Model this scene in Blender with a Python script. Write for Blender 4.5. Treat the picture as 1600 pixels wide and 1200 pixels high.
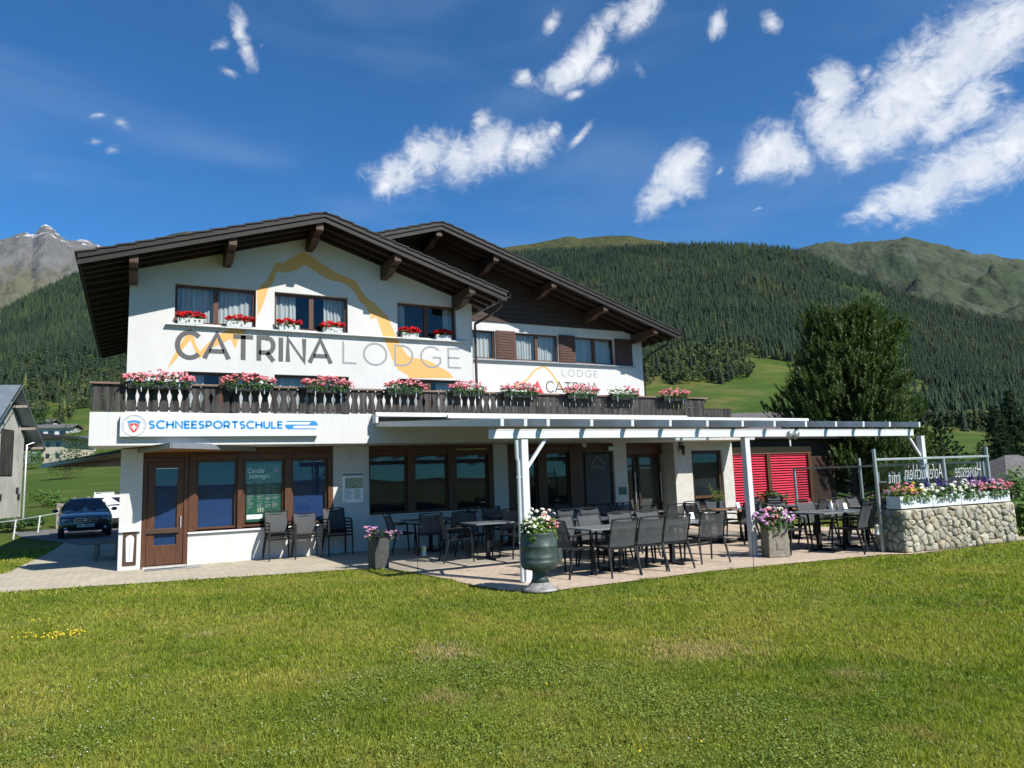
import bpy, bmesh, math, random
import numpy as np
from mathutils import Vector, Matrix, noise as mnoise
random.seed(7); RNG = np.random.default_rng(11)
PI = math.pi
for o in list(bpy.data.objects): bpy.data.objects.remove(o)
SC = bpy.context.scene
COL = SC.collection

# ------------------------------------------------------------------ camera
F_PX, YAW, PITCH, ROLL = 1124.74, .4871, .1297, .0356     # focal length for a 1600 px wide frame, angles in radians
CAM = Vector((.1575, -17.3472, 1.62))
FW = Vector((math.sin(YAW) * math.cos(PITCH), math.cos(YAW) * math.cos(PITCH), math.sin(PITCH)))
RT0 = Vector((math.cos(YAW), -math.sin(YAW), 0)); UP0 = RT0.cross(FW)
cr, sr = math.cos(ROLL), math.sin(ROLL)
RT = cr * RT0 - sr * UP0
UP = sr * RT0 + cr * UP0
cam = bpy.data.objects.new('camera', bpy.data.cameras.new('camera')); COL.objects.link(cam)
cam.matrix_world = Matrix(((RT.x, UP.x, -FW.x, CAM.x), (RT.y, UP.y, -FW.y, CAM.y), (RT.z, UP.z, -FW.z, CAM.z), (0, 0, 0, 1)))
cam.data.sensor_width = 36; cam.data.lens = 36 * F_PX / 1600
cam.data.clip_start = .05; cam.data.clip_end = 30000
SC.camera = cam
def ray(px, py):
    d = FW + RT * ((px - 800) / F_PX) + UP * ((600 - py) / F_PX)
    return d
def azel(px, py):
    d = ray(px, py)
    return math.atan2(d.x, d.y), math.atan2(d.z, math.hypot(d.x, d.y))
def onY(px, py, y):
    d = ray(px, py); t = (y - CAM.y) / d.y; return CAM + d * t
def onZ(px, py, z=0.):
    d = ray(px, py); t = (z - CAM.z) / d.z; return CAM + d * t
def onR(px, py, r):
    d = ray(px, py); return CAM + d * (r / math.hypot(d.x, d.y))

# ------------------------------------------------------------------ light
SUNV = Vector((.40, -1.0, .955)).normalized()
SUN_EL = math.asin(SUNV.z); SUN_AZ = math.atan2(SUNV.x, SUNV.y)
sun = bpy.data.objects.new('sun', bpy.data.lights.new('sun', 'SUN')); COL.objects.link(sun)
sun.data.energy = 5.0; sun.data.angle = math.radians(.53); sun.data.color = (1, .955, .88)
sun.rotation_euler = SUNV.to_track_quat('Z', 'Y').to_euler()
VS = SC.view_settings
VS.view_transform = 'Standard'; VS.look = 'None'; VS.exposure = .7; VS.gamma = 1; VS.use_curve_mapping = False

world = bpy.data.worlds.new('World'); SC.world = world; world.use_nodes = True
def build_world():
    nt = world.node_tree; N = nt.nodes; L = nt.links; N.clear()
    def nd(t, **k):
        n = N.new(t)
        for a, b in k.items(): setattr(n, a, b)
        return n
    def mth(op, a, b=None, clamp=False):
        n = nd('ShaderNodeMath', operation=op, use_clamp=clamp)
        for i, v in enumerate((a, b)):
            if v is None: continue
            if isinstance(v, (int, float)): n.inputs[i].default_value = v
            else: L.new(v, n.inputs[i])
        return n.outputs[0]
    out = nd('ShaderNodeOutputWorld'); bg = nd('ShaderNodeBackground'); bg.inputs[1].default_value = 1
    sky = nd('ShaderNodeTexSky', sky_type='NISHITA', sun_disc=False, sun_elevation=SUN_EL, sun_rotation=SUN_AZ)
    sky.altitude = 1600; sky.air_density = 1.0; sky.dust_density = .25; sky.ozone_density = 2.2
    sc = nd('ShaderNodeVectorMath', operation='SCALE'); L.new(sky.outputs[0], sc.inputs[0]); sc.inputs[3].default_value = .0695
    hs = nd('ShaderNodeVectorMath', operation='MULTIPLY'); hs.inputs[1].default_value = (.27, .88, 1.32)   # a deep mountain blue
    L.new(sc.outputs[0], hs.inputs[0])
    tc = nd('ShaderNodeTexCoord'); sp = nd('ShaderNodeSeparateXYZ'); L.new(tc.outputs['Generated'], sp.inputs[0])
    az = mth('ARCTAN2', sp.outputs[0], sp.outputs[1]); el = mth('ARCSINE', sp.outputs[2])
    cb = nd('ShaderNodeCombineXYZ'); L.new(az, cb.inputs[0]); L.new(el, cb.inputs[1])
    P = cb.outputs[0]
    # cloud banks: (px, py, half length, half width, tilt) of each puff, turned into fixed sky directions
    puffs = CLOUD_PUFFS
    best = None; bestw = None
    for px, py, a, b, rot, thin in puffs:
        A, E = azel(px, py)
        mp = nd('ShaderNodeMapping', vector_type='TEXTURE')
        mp.inputs['Location'].default_value = (A, E, 0)
        mp.inputs['Rotation'].default_value = (0, 0, math.radians(rot))
        mp.inputs['Scale'].default_value = (1.30 * a / F_PX, 1.30 * b / F_PX, 1)
        L.new(P, mp.inputs['Vector'])
        ln = nd('ShaderNodeVectorMath', operation='LENGTH'); L.new(mp.outputs[0], ln.inputs[0])
        v = ln.outputs['Value']
        if thin: v = mth('ADD', v, thin)
        best = v if best is None else mth('SMOOTH_MIN', best, v) if False else mth('MINIMUM', best, v)
    def fbm(scale, detail, dist, rough=.6, off=0., stretch=(1, 1, 1), rot=0.):
        mp = nd('ShaderNodeMapping'); mp.inputs['Location'].default_value = (off, off, off)
        mp.inputs['Scale'].default_value = stretch; mp.inputs['Rotation'].default_value = (0, 0, rot)
        L.new(P, mp.inputs['Vector'])
        n = nd('ShaderNodeTexNoise'); n.inputs['Scale'].default_value = scale; n.inputs['Detail'].default_value = detail
        n.inputs['Roughness'].default_value = rough; n.inputs['Distortion'].default_value = dist
        L.new(mp.outputs[0], n.inputs['Vector']); return n.outputs[0]
    n1 = fbm(13, 9, .9, .6, 3.1); n2 = fbm(42, 8, 1.5, .66, 7.7, (1, 1.6, 1), .5)
    fld = mth('SUBTRACT', 1.0, best)
    fld = mth('ADD', fld, mth('MULTIPLY', mth('SUBTRACT', n1, .5), 1.7))
    fld = mth('ADD', fld, mth('MULTIPLY', mth('SUBTRACT', n2, .5), .95))
    mr = nd('ShaderNodeMapRange', interpolation_type='SMOOTHSTEP'); L.new(fld, mr.inputs[0])
    mr.inputs[1].default_value = -.10; mr.inputs[2].default_value = 1.0
    cov = mth('MULTIPLY', mr.outputs[0], .97)
    # inside of the clouds: white with soft grey bellies
    g = fbm(22, 6, .3, .55, 11.3)
    dk = nd('ShaderNodeMapRange'); L.new(g, dk.inputs[0]); dk.inputs[1].default_value = .36; dk.inputs[2].default_value = .62
    thick = nd('ShaderNodeMapRange'); L.new(fld, thick.inputs[0]); thick.inputs[1].default_value = .55; thick.inputs[2].default_value = 1.1
    sh = mth('MULTIPLY', dk.outputs[0], thick.outputs[0])
    cm = nd('ShaderNodeMix', data_type='RGBA'); L.new(sh, cm.inputs[0])
    cm.inputs[6].default_value = (.605, .62, .645, 1); cm.inputs[7].default_value = (.27, .33, .42, 1)
    # very thin high veil, in long streaks
    v1 = fbm(2.6, 5, .4, .5, 1.9, (1, 3.5, 1), -.55)
    vr = nd('ShaderNodeMapRange', interpolation_type='SMOOTHSTEP'); L.new(v1, vr.inputs[0]); vr.inputs[1].default_value = .45; vr.inputs[2].default_value = .8
    veil = mth('MULTIPLY', vr.outputs[0], .11)
    m0 = nd('ShaderNodeMix', data_type='RGBA'); L.new(veil, m0.inputs[0]); L.new(hs.outputs[0], m0.inputs[6]); m0.inputs[7].default_value = (.47, .55, .67, 1)
    m1 = nd('ShaderNodeMix', data_type='RGBA'); L.new(cov, m1.inputs[0]); L.new(m0.outputs[2], m1.inputs[6]); L.new(cm.outputs[2], m1.inputs[7])
    L.new(m1.outputs[2], bg.inputs[0]); L.new(bg.outputs[0], out.inputs[0])
CLOUD_PUFFS = [
 # big upper right bank
 (1560, 60, 75, 42, 25, 0), (1500, 95, 85, 50, 35, 0), (1440, 140, 85, 52, 35, 0), (1400, 175, 75, 45, 30, 0), (1350, 205, 62, 38, 10, 0), (1310, 205, 42, 34, 0, 0),
 (1285, 185, 38, 30, 0, 0), (1305, 145, 26, 34, 20, 0), (1330, 232, 30, 30, 0, 0), (1480, 190, 52, 26, 30, .1), (1520, 160, 40, 40, 0, 0), (1570, 140, 20, 26, 60, .35), (1590, 40, 50, 32, 20, 0),
 # lower right bank
 (1585, 225, 70, 42, 25, 0), (1520, 255, 75, 42, 25, 0), (1460, 285, 68, 36, 22, 0), (1405, 310, 52, 26, 18, .05), (1365, 325, 36, 16, 18, .15),
 # single puffs, middle right
 (1215, 240, 48, 34, 10, 0), (1190, 255, 36, 24, 15, .1), (1245, 245, 30, 26, 0, .1), (1060, 270, 44, 34, 40, 0), (1035, 305, 42, 24, 40, .1), (1085, 245, 26, 16, 50, .15),
 (1125, 268, 12, 7, 40, .55), (1352, 112, 16, 12, 30, .4), (1180, 328, 22, 6, 10, .66),
 # long cloud over the second gable
 (620, 270, 44, 28, 20, .05), (665, 240, 44, 36, 20, 0), (715, 245, 48, 34, 0, 0), (760, 235, 52, 32, 10, 0), (820, 230, 50, 30, 10, .05), (750, 190, 24, 24, 60, .3), (905, 215, 34, 9, 40, .4), (865, 205, 20, 12, 30, .3), (600, 290, 24, 16, 20, .2),
 # wisps at the top
 (905, 95, 50, 26, 35, .2), (880, 115, 44, 20, 15, .2), (940, 110, 34, 20, 20, .3), (930, 65, 30, 22, 40, .3), (1000, 20, 52, 24, 25, .2), (955, 25, 36, 20, 25, .25), (815, 122, 22, 14, 20, .3), (900, 148, 22, 8, 10, .4), (860, 38, 24, 14, 40, .4), (1120, 40, 26, 16, 55, .3), (1208, 38, 24, 16, -50, .35), (1000, 110, 16, 24, 20, .6),
 (374, 48, 26, 14, 95, .25), (385, 80, 34, 18, -60, .25), (345, 72, 40, 18, 20, .52), (358, 112, 30, 12, -10, .48), (410, 70, 26, 12, 40, .6), (155, 180, 26, 8, 20, .62), (190, 192, 22, 14, -20, .64), (145, 222, 18, 10, 10, .62), (174, 235, 20, 9, 20, .62)]
build_world()

# ------------------------------------------------------------------ mesh helpers
class MB:
    """collects faces for ONE mesh object"""
    def __init__(s): s.v = []; s.f = []; s.mi = []; s.m = 0; s.smooth = []; s.sm = False
    def add(s, vs, fs):
        b = len(s.v); s.v += [tuple(v) for v in vs]
        for f in fs:
            s.f.append(tuple(b + i for i in f)); s.mi.append(s.m); s.smooth.append(s.sm)
    def box(s, x0, x1, y0, y1, z0, z1):
        s.add([(x0, y0, z0), (x1, y0, z0), (x1, y1, z0), (x0, y1, z0), (x0, y0, z1), (x1, y0, z1), (x1, y1, z1), (x0, y1, z1)],
              [(0, 3, 2, 1), (4, 5, 6, 7), (0, 1, 5, 4), (1, 2, 6, 5), (2, 3, 7, 6), (3, 0, 4, 7)])
        return s
    def bar(s, a, b, w, h, up=(0, 0, 1), w2=None, h2=None):
        a = Vector(a); b = Vector(b); d = (b - a).normalized(); u = Vector(up)
        r = d.cross(u)
        if r.length < 1e-4: r = d.cross(Vector((0, 1, 0)))
        r.normalize(); u = r.cross(d)
        w2 = w if w2 is None else w2; h2 = h if h2 is None else h2
        vs = []
        for p, ww, hh in ((a, w, h), (b, w2, h2)):
            for i, j in ((-1, -1), (1, -1), (1, 1), (-1, 1)): vs.append(p + r * (i * ww / 2) + u * (j * hh / 2))
        s.add(vs, [(0, 1, 2, 3), (4, 7, 6, 5), (0, 4, 5, 1), (1, 5, 6, 2), (2, 6, 7, 3), (3, 7, 4, 0)]); return s
    def tube(s, pts, r, n=8, cap=True, r2=None):
        pts = [Vector(p) for p in pts]; vs = []; fs = []
        m = len(pts); prev = None
        old = s.sm; s.sm = True
        for i, p in enumerate(pts):
            d = (pts[min(i + 1, m - 1)] - pts[max(i - 1, 0)]).normalized()
            if prev is None:
                u = d.cross(Vector((0, 0, 1)));
                if u.length < 1e-3: u = d.cross(Vector((1, 0, 0)))
            else: u = prev - d * prev.dot(d)
            u.normalize(); prev = u; w = d.cross(u)
            rr = r if r2 is None else r + (r2 - r) * i / (m - 1)
            for k in range(n):
                a = 2 * PI * k / n; vs.append(p + u * (math.cos(a) * rr) + w * (math.sin(a) * rr))
        for i in range(m - 1):
            for k in range(n): fs.append((i * n + k, i * n + (k + 1) % n, (i + 1) * n + (k + 1) % n, (i + 1) * n + k))
        s.add(vs, fs); s.sm = False
        if cap: s.add(vs, [tuple(range(n))[::-1], tuple(range((m - 1) * n, m * n))])
        s.sm = old; return s
    def lathe(s, prof, c=(0, 0, 0), n=24):
        vs = []; fs = []; old = s.sm; s.sm = True
        for r, z in prof:
            for k in range(n):
                a = 2 * PI * k / n; vs.append((c[0] + r * math.cos(a), c[1] + r * math.sin(a), c[2] + z))
        m = len(prof)
        for i in range(m - 1):
            for k in range(n): fs.append((i * n + k, i * n + (k + 1) % n, (i + 1) * n + (k + 1) % n, (i + 1) * n + k))
        if prof[0][0] > 1e-4: fs.append(tuple(range(n))[::-1])
        if prof[-1][0] > 1e-4: fs.append(tuple(range((m - 1) * n, m * n)))
        s.add(vs, fs); s.sm = old; return s
    def prism(s, poly, fn, d):
        """poly: 2D outline; fn(u, v, w) -> xyz; extruded from w=0 to w=d"""
        n = len(poly)
        vs = [fn(u, v, 0) for u, v in poly] + [fn(u, v, d) for u, v in poly]
        s.add(vs, [tuple(range(n)), tuple(range(2 * n - 1, n - 1, -1))] + [(i, (i + 1) % n + 0, n + (i + 1) % n, n + i)[::-1] for i in range(n)])
        return s
    def ball(s, c, r, seg=6, rings=4, sq=(1, 1, 1)):
        vs = [(c[0], c[1], c[2] + r * sq[2])]; fs = []; old = s.sm; s.sm = True
        for i in range(1, rings):
            t = PI * i / rings
            for k in range(seg):
                a = 2 * PI * k / seg
                vs.append((c[0] + r * sq[0] * math.sin(t) * math.cos(a), c[1] + r * sq[1] * math.sin(t) * math.sin(a), c[2] + r * sq[2] * math.cos(t)))
        vs.append((c[0], c[1], c[2] - r * sq[2])); last = len(vs) - 1
        for k in range(seg): fs.append((0, 1 + k, 1 + (k + 1) % seg))
        for i in range(rings - 2):
            for k in range(seg):
                a = 1 + i * seg; fs.append((a + k, a + seg + k, a + seg + (k + 1) % seg, a + (k + 1) % seg))
        a = 1 + (rings - 2) * seg
        for k in range(seg): fs.append((a + k, last, a + (k + 1) % seg))
        s.add(vs, fs); s.sm = old; return s
    def mesh(s, name, mats):
        me = bpy.data.meshes.new(name); me.from_pydata(s.v, [], s.f)
        for m in (mats if isinstance(mats, (list, tuple)) else [mats]): me.materials.append(m)
        if len(me.polygons) == len(s.mi):
            me.polygons.foreach_set('material_index', s.mi); me.polygons.foreach_set('use_smooth', s.smooth)
        me.update(); return me
    def build(s, name, mats, parent=None, bevel=0., fix=True, at=None):
        me = s.mesh(name, mats)
        if fix:
            bm = bmesh.new(); bm.from_mesh(me); bmesh.ops.recalc_face_normals(bm, faces=bm.faces); bm.to_mesh(me); bm.free()
        o = bpy.data.objects.new(name, me); COL.objects.link(o)
        if at is not None: o.location = at
        if parent is not None: o.parent = parent
        if bevel:
            b = o.modifiers.new('bevel', 'BEVEL'); b.width = bevel; b.segments = 2; b.limit_method = 'ANGLE'; b.angle_limit = math.radians(40); b.harden_normals = False
        return o
def mesh_np(name, V, F, mats, mi=None, smooth=False):
    me = bpy.data.meshes.new(name); V = np.asarray(V, np.float32); F = np.asarray(F, np.int32); k = F.shape[1]
    me.vertices.add(len(V)); me.vertices.foreach_set('co', V.ravel())
    me.loops.add(F.size); me.loops.foreach_set('vertex_index', F.ravel())
    me.polygons.add(len(F)); me.polygons.foreach_set('loop_start', np.arange(0, F.size, k, dtype=np.int32))
    for m in (mats if isinstance(mats, (list, tuple)) else [mats]): me.materials.append(m)
    if mi is not None: me.polygons.foreach_set('material_index', np.asarray(mi, np.int32))
    if smooth: me.polygons.foreach_set('use_smooth', np.ones(len(F), bool))
    me.update(calc_edges=True); me.validate(); return me
def link(name, me, parent=None, loc=None):
    o = bpy.data.objects.new(name, me); COL.objects.link(o)
    if parent is not None: o.parent = parent
    if loc is not None: o.location = loc
    return o
def tag(o, label=None, cat=None, group=None, kind=None):
    if label: o['label'] = label
    if cat: o['category'] = cat
    if group: o['group'] = group
    if kind: o['kind'] = kind
    return o
def thing(name, label, cat, loc=(0, 0, 0), rz=0., group=None):
    o = bpy.data.objects.new(name, None); COL.objects.link(o); o.location = loc; o.rotation_euler = (0, 0, rz); o.empty_display_size = .2
    return tag(o, label, cat, group)
def kids(o): return [c for c in COL.objects if c.parent == o]
def dup(root, loc, rz, label, group=None, scale=None):
    r = root.copy(); COL.objects.link(r); r.location = loc; r.rotation_euler = (0, 0, rz)
    if scale: r.scale = scale
    r['label'] = label
    if group: r['group'] = group
    for ch in TREE[root.name]:
        c = ch.copy(); COL.objects.link(c); c.parent = r
        for g in TREE.get(ch.name, []):
            d = g.copy(); COL.objects.link(d); d.parent = c
    return r
TREE = {}
def remember(root):
    TREE[root.name] = [c for c in COL.objects if c.parent == root]
    for c in TREE[root.name]: TREE[c.name] = [g for g in COL.objects if g.parent == c]
    return root

# ------------------------------------------------------------------ materials
def srgb(r, g, b):
    f = lambda c: (c / 255) / 12.92 if c / 255 <= .04045 else ((c / 255 + .055) / 1.055) ** 2.4
    return (f(r), f(g), f(b))
class Mat:
    def __init__(s, name):
        s.m = bpy.data.materials.new(name); s.m.use_nodes = True; s.nt = s.m.node_tree; s.N = s.nt.nodes; s.L = s.nt.links
        s.b = s.N['Principled BSDF']; s.out = s.N['Material Output']
    def n(s, t, **k):
        x = s.N.new(t)
        for a, b in k.items(): setattr(x, a, b)
        return x
    def put(s, sock, v):
        if isinstance(v, (int, float)): sock.default_value = v
        elif isinstance(v, (tuple, list)): sock.default_value = tuple(v) if len(sock.default_value) == len(v) else tuple(v) + (1,)
        else: s.L.new(v, sock)
    def coord(s, kind='Object', scale=(1, 1, 1), rot=(0, 0, 0)):
        if kind == 'World': src = s.n('ShaderNodeNewGeometry').outputs['Position']
        else: src = s.n('ShaderNodeTexCoord').outputs[kind]
        mp = s.n('ShaderNodeMapping'); mp.inputs['Scale'].default_value = scale; mp.inputs['Rotation'].default_value = rot
        s.L.new(src, mp.inputs[0]); return mp.outputs[0]
    def noise(s, vec, scale, detail=4, rough=.55, dist=0., out=0):
        x = s.n('ShaderNodeTexNoise'); x.inputs['Scale'].default_value = scale; x.inputs['Detail'].default_value = detail
        x.inputs['Roughness'].default_value = rough; x.inputs['Distortion'].default_value = dist
        if vec is not None: s.L.new(vec, x.inputs['Vector'])
        return x.outputs[out]
    def voro(s, vec, scale, feature='F1', out='Distance', rnd=1.):
        x = s.n('ShaderNodeTexVoronoi', feature=feature); x.inputs['Scale'].default_value = scale; x.inputs['Randomness'].default_value = rnd
        s.L.new(vec, x.inputs['Vector']); return x.outputs[out]
    def ramp(s, fac, stops, interp='LINEAR'):
        x = s.n('ShaderNodeValToRGB'); s.L.new(fac, x.inputs[0]); r = x.color_ramp; r.interpolation = interp
        while len(r.elements) < len(stops): r.elements.new(.5)
        for e, (p, c) in zip(r.elements, stops): e.position = p; e.color = tuple(c) + (1,)
        return x.outputs[0]
    def rng(s, v, a, b, c=0., d=1., smooth=False):
        x = s.n('ShaderNodeMapRange'); x.clamp = True
        if smooth: x.interpolation_type = 'SMOOTHSTEP'
        s.put(x.inputs[0], v)
        for i, q in enumerate((a, b, c, d)): x.inputs[i + 1].default_value = q
        return x.outputs[0]
    def math(s, op, a, b=0., clamp=False):
        x = s.n('ShaderNodeMath', operation=op, use_clamp=clamp); s.put(x.inputs[0], a); s.put(x.inputs[1], b); return x.outputs[0]
    def mix(s, fac, a, b, blend='MIX'):
        x = s.n('ShaderNodeMix', data_type='RGBA', blend_type=blend); s.put(x.inputs[0], fac); s.put(x.inputs[6], a); s.put(x.inputs[7], b); return x.outputs[2]
    def bump(s, h, strength=.3, dist=.01):
        x = s.n('ShaderNodeBump'); x.inputs['Strength'].default_value = strength; x.inputs['Distance'].default_value = dist
        s.L.new(h, x.inputs['Height']); s.L.new(x.outputs[0], s.b.inputs['Normal']); return x
    def base(s, c, rough=.6, metal=0., spec=None):
        s.put(s.b.inputs['Base Color'], c); s.put(s.b.inputs['Roughness'], rough); s.put(s.b.inputs['Metallic'], metal)
        if spec is not None: s.b.inputs['Specular IOR Level'].default_value = spec
        return s
def plain(name, c, rough=.55, metal=0., var=.12, scale=3., spec=None, bump=0., coord='Object'):
    m = Mat(name); v = m.coord(coord); n = m.noise(v, scale, 6, .6)
    d = tuple(x * (1 - var) for x in c); e = tuple(min(1, x * (1 + var)) for x in c)
    m.base(m.ramp(n, [(.3, d), (.7, e)]), m.rng(m.noise(v, scale * 4, 3), .3, .7, rough * .85, min(1, rough * 1.12)), metal, spec)
    if bump: m.bump(m.noise(v, scale * 20, 3), bump, .004)
    return m.m
M = {}
def materials():
    # rendered plaster
    m = Mat('white_plaster'); v = m.coord('World'); n = m.noise(v, 1.3, 6, .6); n2 = m.noise(m.coord('World', (4.5, 4.5, .32)), 2, 6, .68)
    c = m.ramp(n, [(.3, (.4549, .4512, .4402)), (.7, (.5135, .5099, .4989))]); c = m.mix(m.rng(n2, .54, .80, 0, .34), c, (.3669, .3558, .3339)); c = m.mix(m.rng(m.noise(v, 5.5, 6, .7), .56, .75, 0, .22), c, (.4108, .3999, .3778))
    m.base(c, .85, 0, .25); m.bump(m.noise(v, 90, 4, .7), .25, .004); M['plaster'] = m.m
    m = Mat('fascia_paint'); v = m.coord('World'); n2 = m.noise(m.coord('World', (5, 5, .3)), 2, 5, .65)
    c = m.mix(m.rng(n2, .5, .8, 0, .35), (.4877, .4877, .4807), (.3535, .3535, .3394));
    sx = m.n('ShaderNodeSeparateXYZ'); m.L.new(v, sx.inputs[0]); fr = m.math('FRACT', m.math('MULTIPLY', sx.outputs[0], .8)); seam = m.math('LESS_THAN', fr, .006)
    c = m.mix(seam, c, (.35, .35, .34)); m.base(c, .6, 0, .3); M['fascia'] = m.m
    m = Mat('rough_stucco'); v = m.coord('World'); n = m.noise(v, 38, 5, .7); c = m.ramp(m.noise(v, 6, 5), [(.3, (.4039, .3905, .3568)), (.7, (.4982, .4847, .4511))])
    m.base(c, .9, 0, .2); m.bump(n, .8, .02); M['stucco'] = m.m
    M['white_paint'] = plain('white_paint', (.5252, .5318, .5318), .38, 0, .05, 2., .5)
    M['sign_white'] = plain('sign_white', (.5386, .552, .5655), .3, 0, .03, 1., .5)
    # timber: streaks along the local long direction chosen per material
    def wood(name, dark, light, scale, rough=.6, grey=None):
        m = Mat(name); v = m.coord('World', scale); n = m.noise(v, 3, 8, .62, .4); n3 = m.noise(m.coord('World', (1.1, 1.1, 1.1)), 1.3, 3)
        c = m.ramp(n, [(.28, dark), (.72, light)])
        if grey: c = m.mix(m.rng(m.noise(m.coord('World', tuple(q * .5 for q in scale)), 2.2, 6, .6), .42, .66), c, grey)
        c = m.mix(m.rng(n3, .35, .75, 0, .35), c, dark); m.base(c, rough, 0, .35); m.bump(n, .25, .004); return m.m
    M['roof_timber'] = wood('roof_timber', (.0107, .0058, .0037), (.032, .0171, .0107), (1, 1, 9), .6)
    M['purlin'] = wood('purlin_timber', (.0293, .0144, .0075), (.08, .0416, .0214), (9, .8, 9), .55)
    M['barge'] = wood('barge_timber', (.004, .0027, .002), (.0133, .0079, .0056), (1, 4, 12), .6, (.0182, .0139, .0113))
    M['frame'] = wood('window_timber', (.0471, .0175, .0074), (.1111, .0458, .0202), (10, 10, 1.2), .45)
    M['frame_h'] = wood('lintel_timber', (.0538, .0202, .0081), (.1245, .0538, .0229), (1.2, 10, 10), .45)
    M['shutter'] = wood('shutter_timber', (.0505, .0202, .0135), (.1009, .0417, .0282), (1.2, 8, 14), .55)
    M['gable_boards'] = wood('gable_boarding', (.0204, .0095, .0054), (.051, .0245, .015), (1.0, 6, 13), .6)
    M['old_boards'] = wood('weathered_boards', (.0081, .0067, .0061), (.0242, .0202, .0182), (14, 10, .9), .8, (.0774, .0707, .0653))
    M['rail_wood'] = wood('rail_timber', (.10, .055, .040), (.20, .12, .09), (1, 8, 8), .6, (.22, .17, .15))
    M['fence_wood'] = wood('fence_timber', (.13, .105, .08), (.30, .26, .21), (9, 9, 1.2), .8, (.34, .32, .29))
    M['soffit'] = wood('canopy_soffit', (.22, .10, .035), (.38, .19, .075), (8, 1, 8), .5)
    M['bench_wood'] = wood('bench_timber', (.11, .10, .085), (.24, .22, .19), (1.5, 9, 9), .75)
    m = Mat('roof_tiles'); v = m.coord('World'); c = m.ramp(m.noise(v, 4, 5), [(.3, (.0112, .0093, .0087)), (.7, (.0279, .0248, .0229))]); m.base(c, .8); m.bump(m.noise(v, 30, 3), .5, .02); M['tiles'] = m.m
    M['slate'] = plain('grey_slates', (.1077, .1009, .0976), .75, 0, .3, 6, .3, .4)
    M['metal_dark'] = plain('dark_metal', (.030, .027, .026), .4, .6, .2, 5)
    M['metal_grey'] = plain('grey_sheet_metal', (.20, .23, .26), .38, .7, .18, 2.2)
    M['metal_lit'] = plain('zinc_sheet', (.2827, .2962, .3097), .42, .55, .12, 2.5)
    M['alu'] = plain('aluminium', (.62, .64, .65), .35, .5, .08, 3)
    M['rail_steel'] = plain('galvanised_steel', (.40, .42, .40), .42, .6, .12, 6)
    M['copper'] = plain('brown_gutter', (.075, .045, .035), .4, .5, .2, 4)
    # glass: clear with mirror reflection by fresnel
    def glass(name, tint, ior=1.5, rough=.0, boost=1.0):
        m = Mat(name); m.N.remove(m.b); tr = m.n('ShaderNodeBsdfTransparent'); tr.inputs[0].default_value = tint + (1,)
        gl = m.n('ShaderNodeBsdfGlossy'); gl.inputs['Roughness'].default_value = rough; gl.inputs[0].default_value = (.95, .97, 1, 1)
        g = m.n('ShaderNodeNewGeometry'); dt = m.n('ShaderNodeVectorMath', operation='DOT_PRODUCT'); m.L.new(g.outputs['Incoming'], dt.inputs[0]); m.L.new(g.outputs['Normal'], dt.inputs[1]); mx = m.n('ShaderNodeMixShader')
        r0 = ((ior - 1) / (ior + 1)) ** 2; k = m.math('POWER', m.math('SUBTRACT', 1., m.math('ABSOLUTE', dt.outputs['Value']), True), 5.)
        f = m.math('MULTIPLY', m.math('ADD', m.math('MULTIPLY', k, 1 - r0), r0), boost, True); m.L.new(f, mx.inputs[0]); m.L.new(tr.outputs[0], mx.inputs[1]); m.L.new(gl.outputs[0], mx.inputs[2])
        m.L.new(mx.outputs[0], m.out.inputs[0]); return m.m
    M['pane'] = glass('window_glass', (.94, .96, .965), 1.5, 0., .55)
    M['pane_dark'] = glass('dark_window_glass', (.34, .37, .39), 1.6, .0, 1.5)
    M['screen'] = glass('windbreak_glass', (.86, .915, .925), 1.5, .01, 1.1)
    M['roof_glass'] = glass('pergola_glass', (.86, .91, .93), 1.45, .05, 1.)
    def cloth(name, c, dirn=(26, 26, .4), depth=.35, rough=.8, trans=0.):
        m = Mat(name); n = m.noise(m.coord('World', dirn), 1., 3, .5)
        m.base(m.ramp(n, [(.3, tuple(q * (1 - depth) for q in c)), (.7, c)]), rough, 0, .2); m.bump(n, .6, .03); return m.m
    M['curtain'] = cloth('net_curtain', (.4443, .4578, .4443))
    M['blind_blue'] = cloth('blue_roller_blind', (.009, .036, .125), (.6, .6, 3), .3)
    M['unlit_room'] = cloth('dark_interior', (.006, .009, .015), (1, 1, 1), .5)  # near-black sheet behind the glass: the room's darkness is put into its colour
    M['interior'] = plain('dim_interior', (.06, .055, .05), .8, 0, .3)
    M['red_blind'] = plain('red_aluminium_slat', (.50, .026, .058), .4, 0, .08, 2)
    M['ink_dark'] = plain('dark_grey_letter_paint', (.062, .061, .063), .6, 0, .06)
    M['ink_grey'] = plain('light_grey_letter_paint', (.215, .22, .225), .6, 0, .05)
    M['ink_gold'] = plain('ochre_wall_paint', (.5386, .3029, .0876), .65, 0, .05)
    M['ink_blue'] = plain('blue_lettering', (.018, .19, .46), .4, 0, .05)
    M['ink_red'] = plain('red_print', (.55, .030, .035), .45, 0, .05)
    M['ink_white'] = plain('white_print', (.80, .80, .80), .5, 0, .03)
    M['ink_black'] = plain('black_print', (.02, .02, .022), .5, 0, .05)
    m = Mat('white_glass_marker'); m.base((.84, .86, .86), .7); t = m.n('ShaderNodeBsdfTranslucent'); t.inputs[0].default_value = (.84, .86, .86, 1); mx = m.n('ShaderNodeMixShader'); mx.inputs[0].default_value = .5
    m.L.new(m.b.outputs[0], mx.inputs[1]); m.L.new(t.outputs[0], mx.inputs[2]); m.L.new(mx.outputs[0], m.out.inputs[0]); M['chalk'] = m.m
    m = Mat('welcome_poster'); v = m.coord('Object', (1, 1, 1)); n = m.noise(m.coord('Object', (2, 1, 5)), 7, 5, .7)
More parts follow.
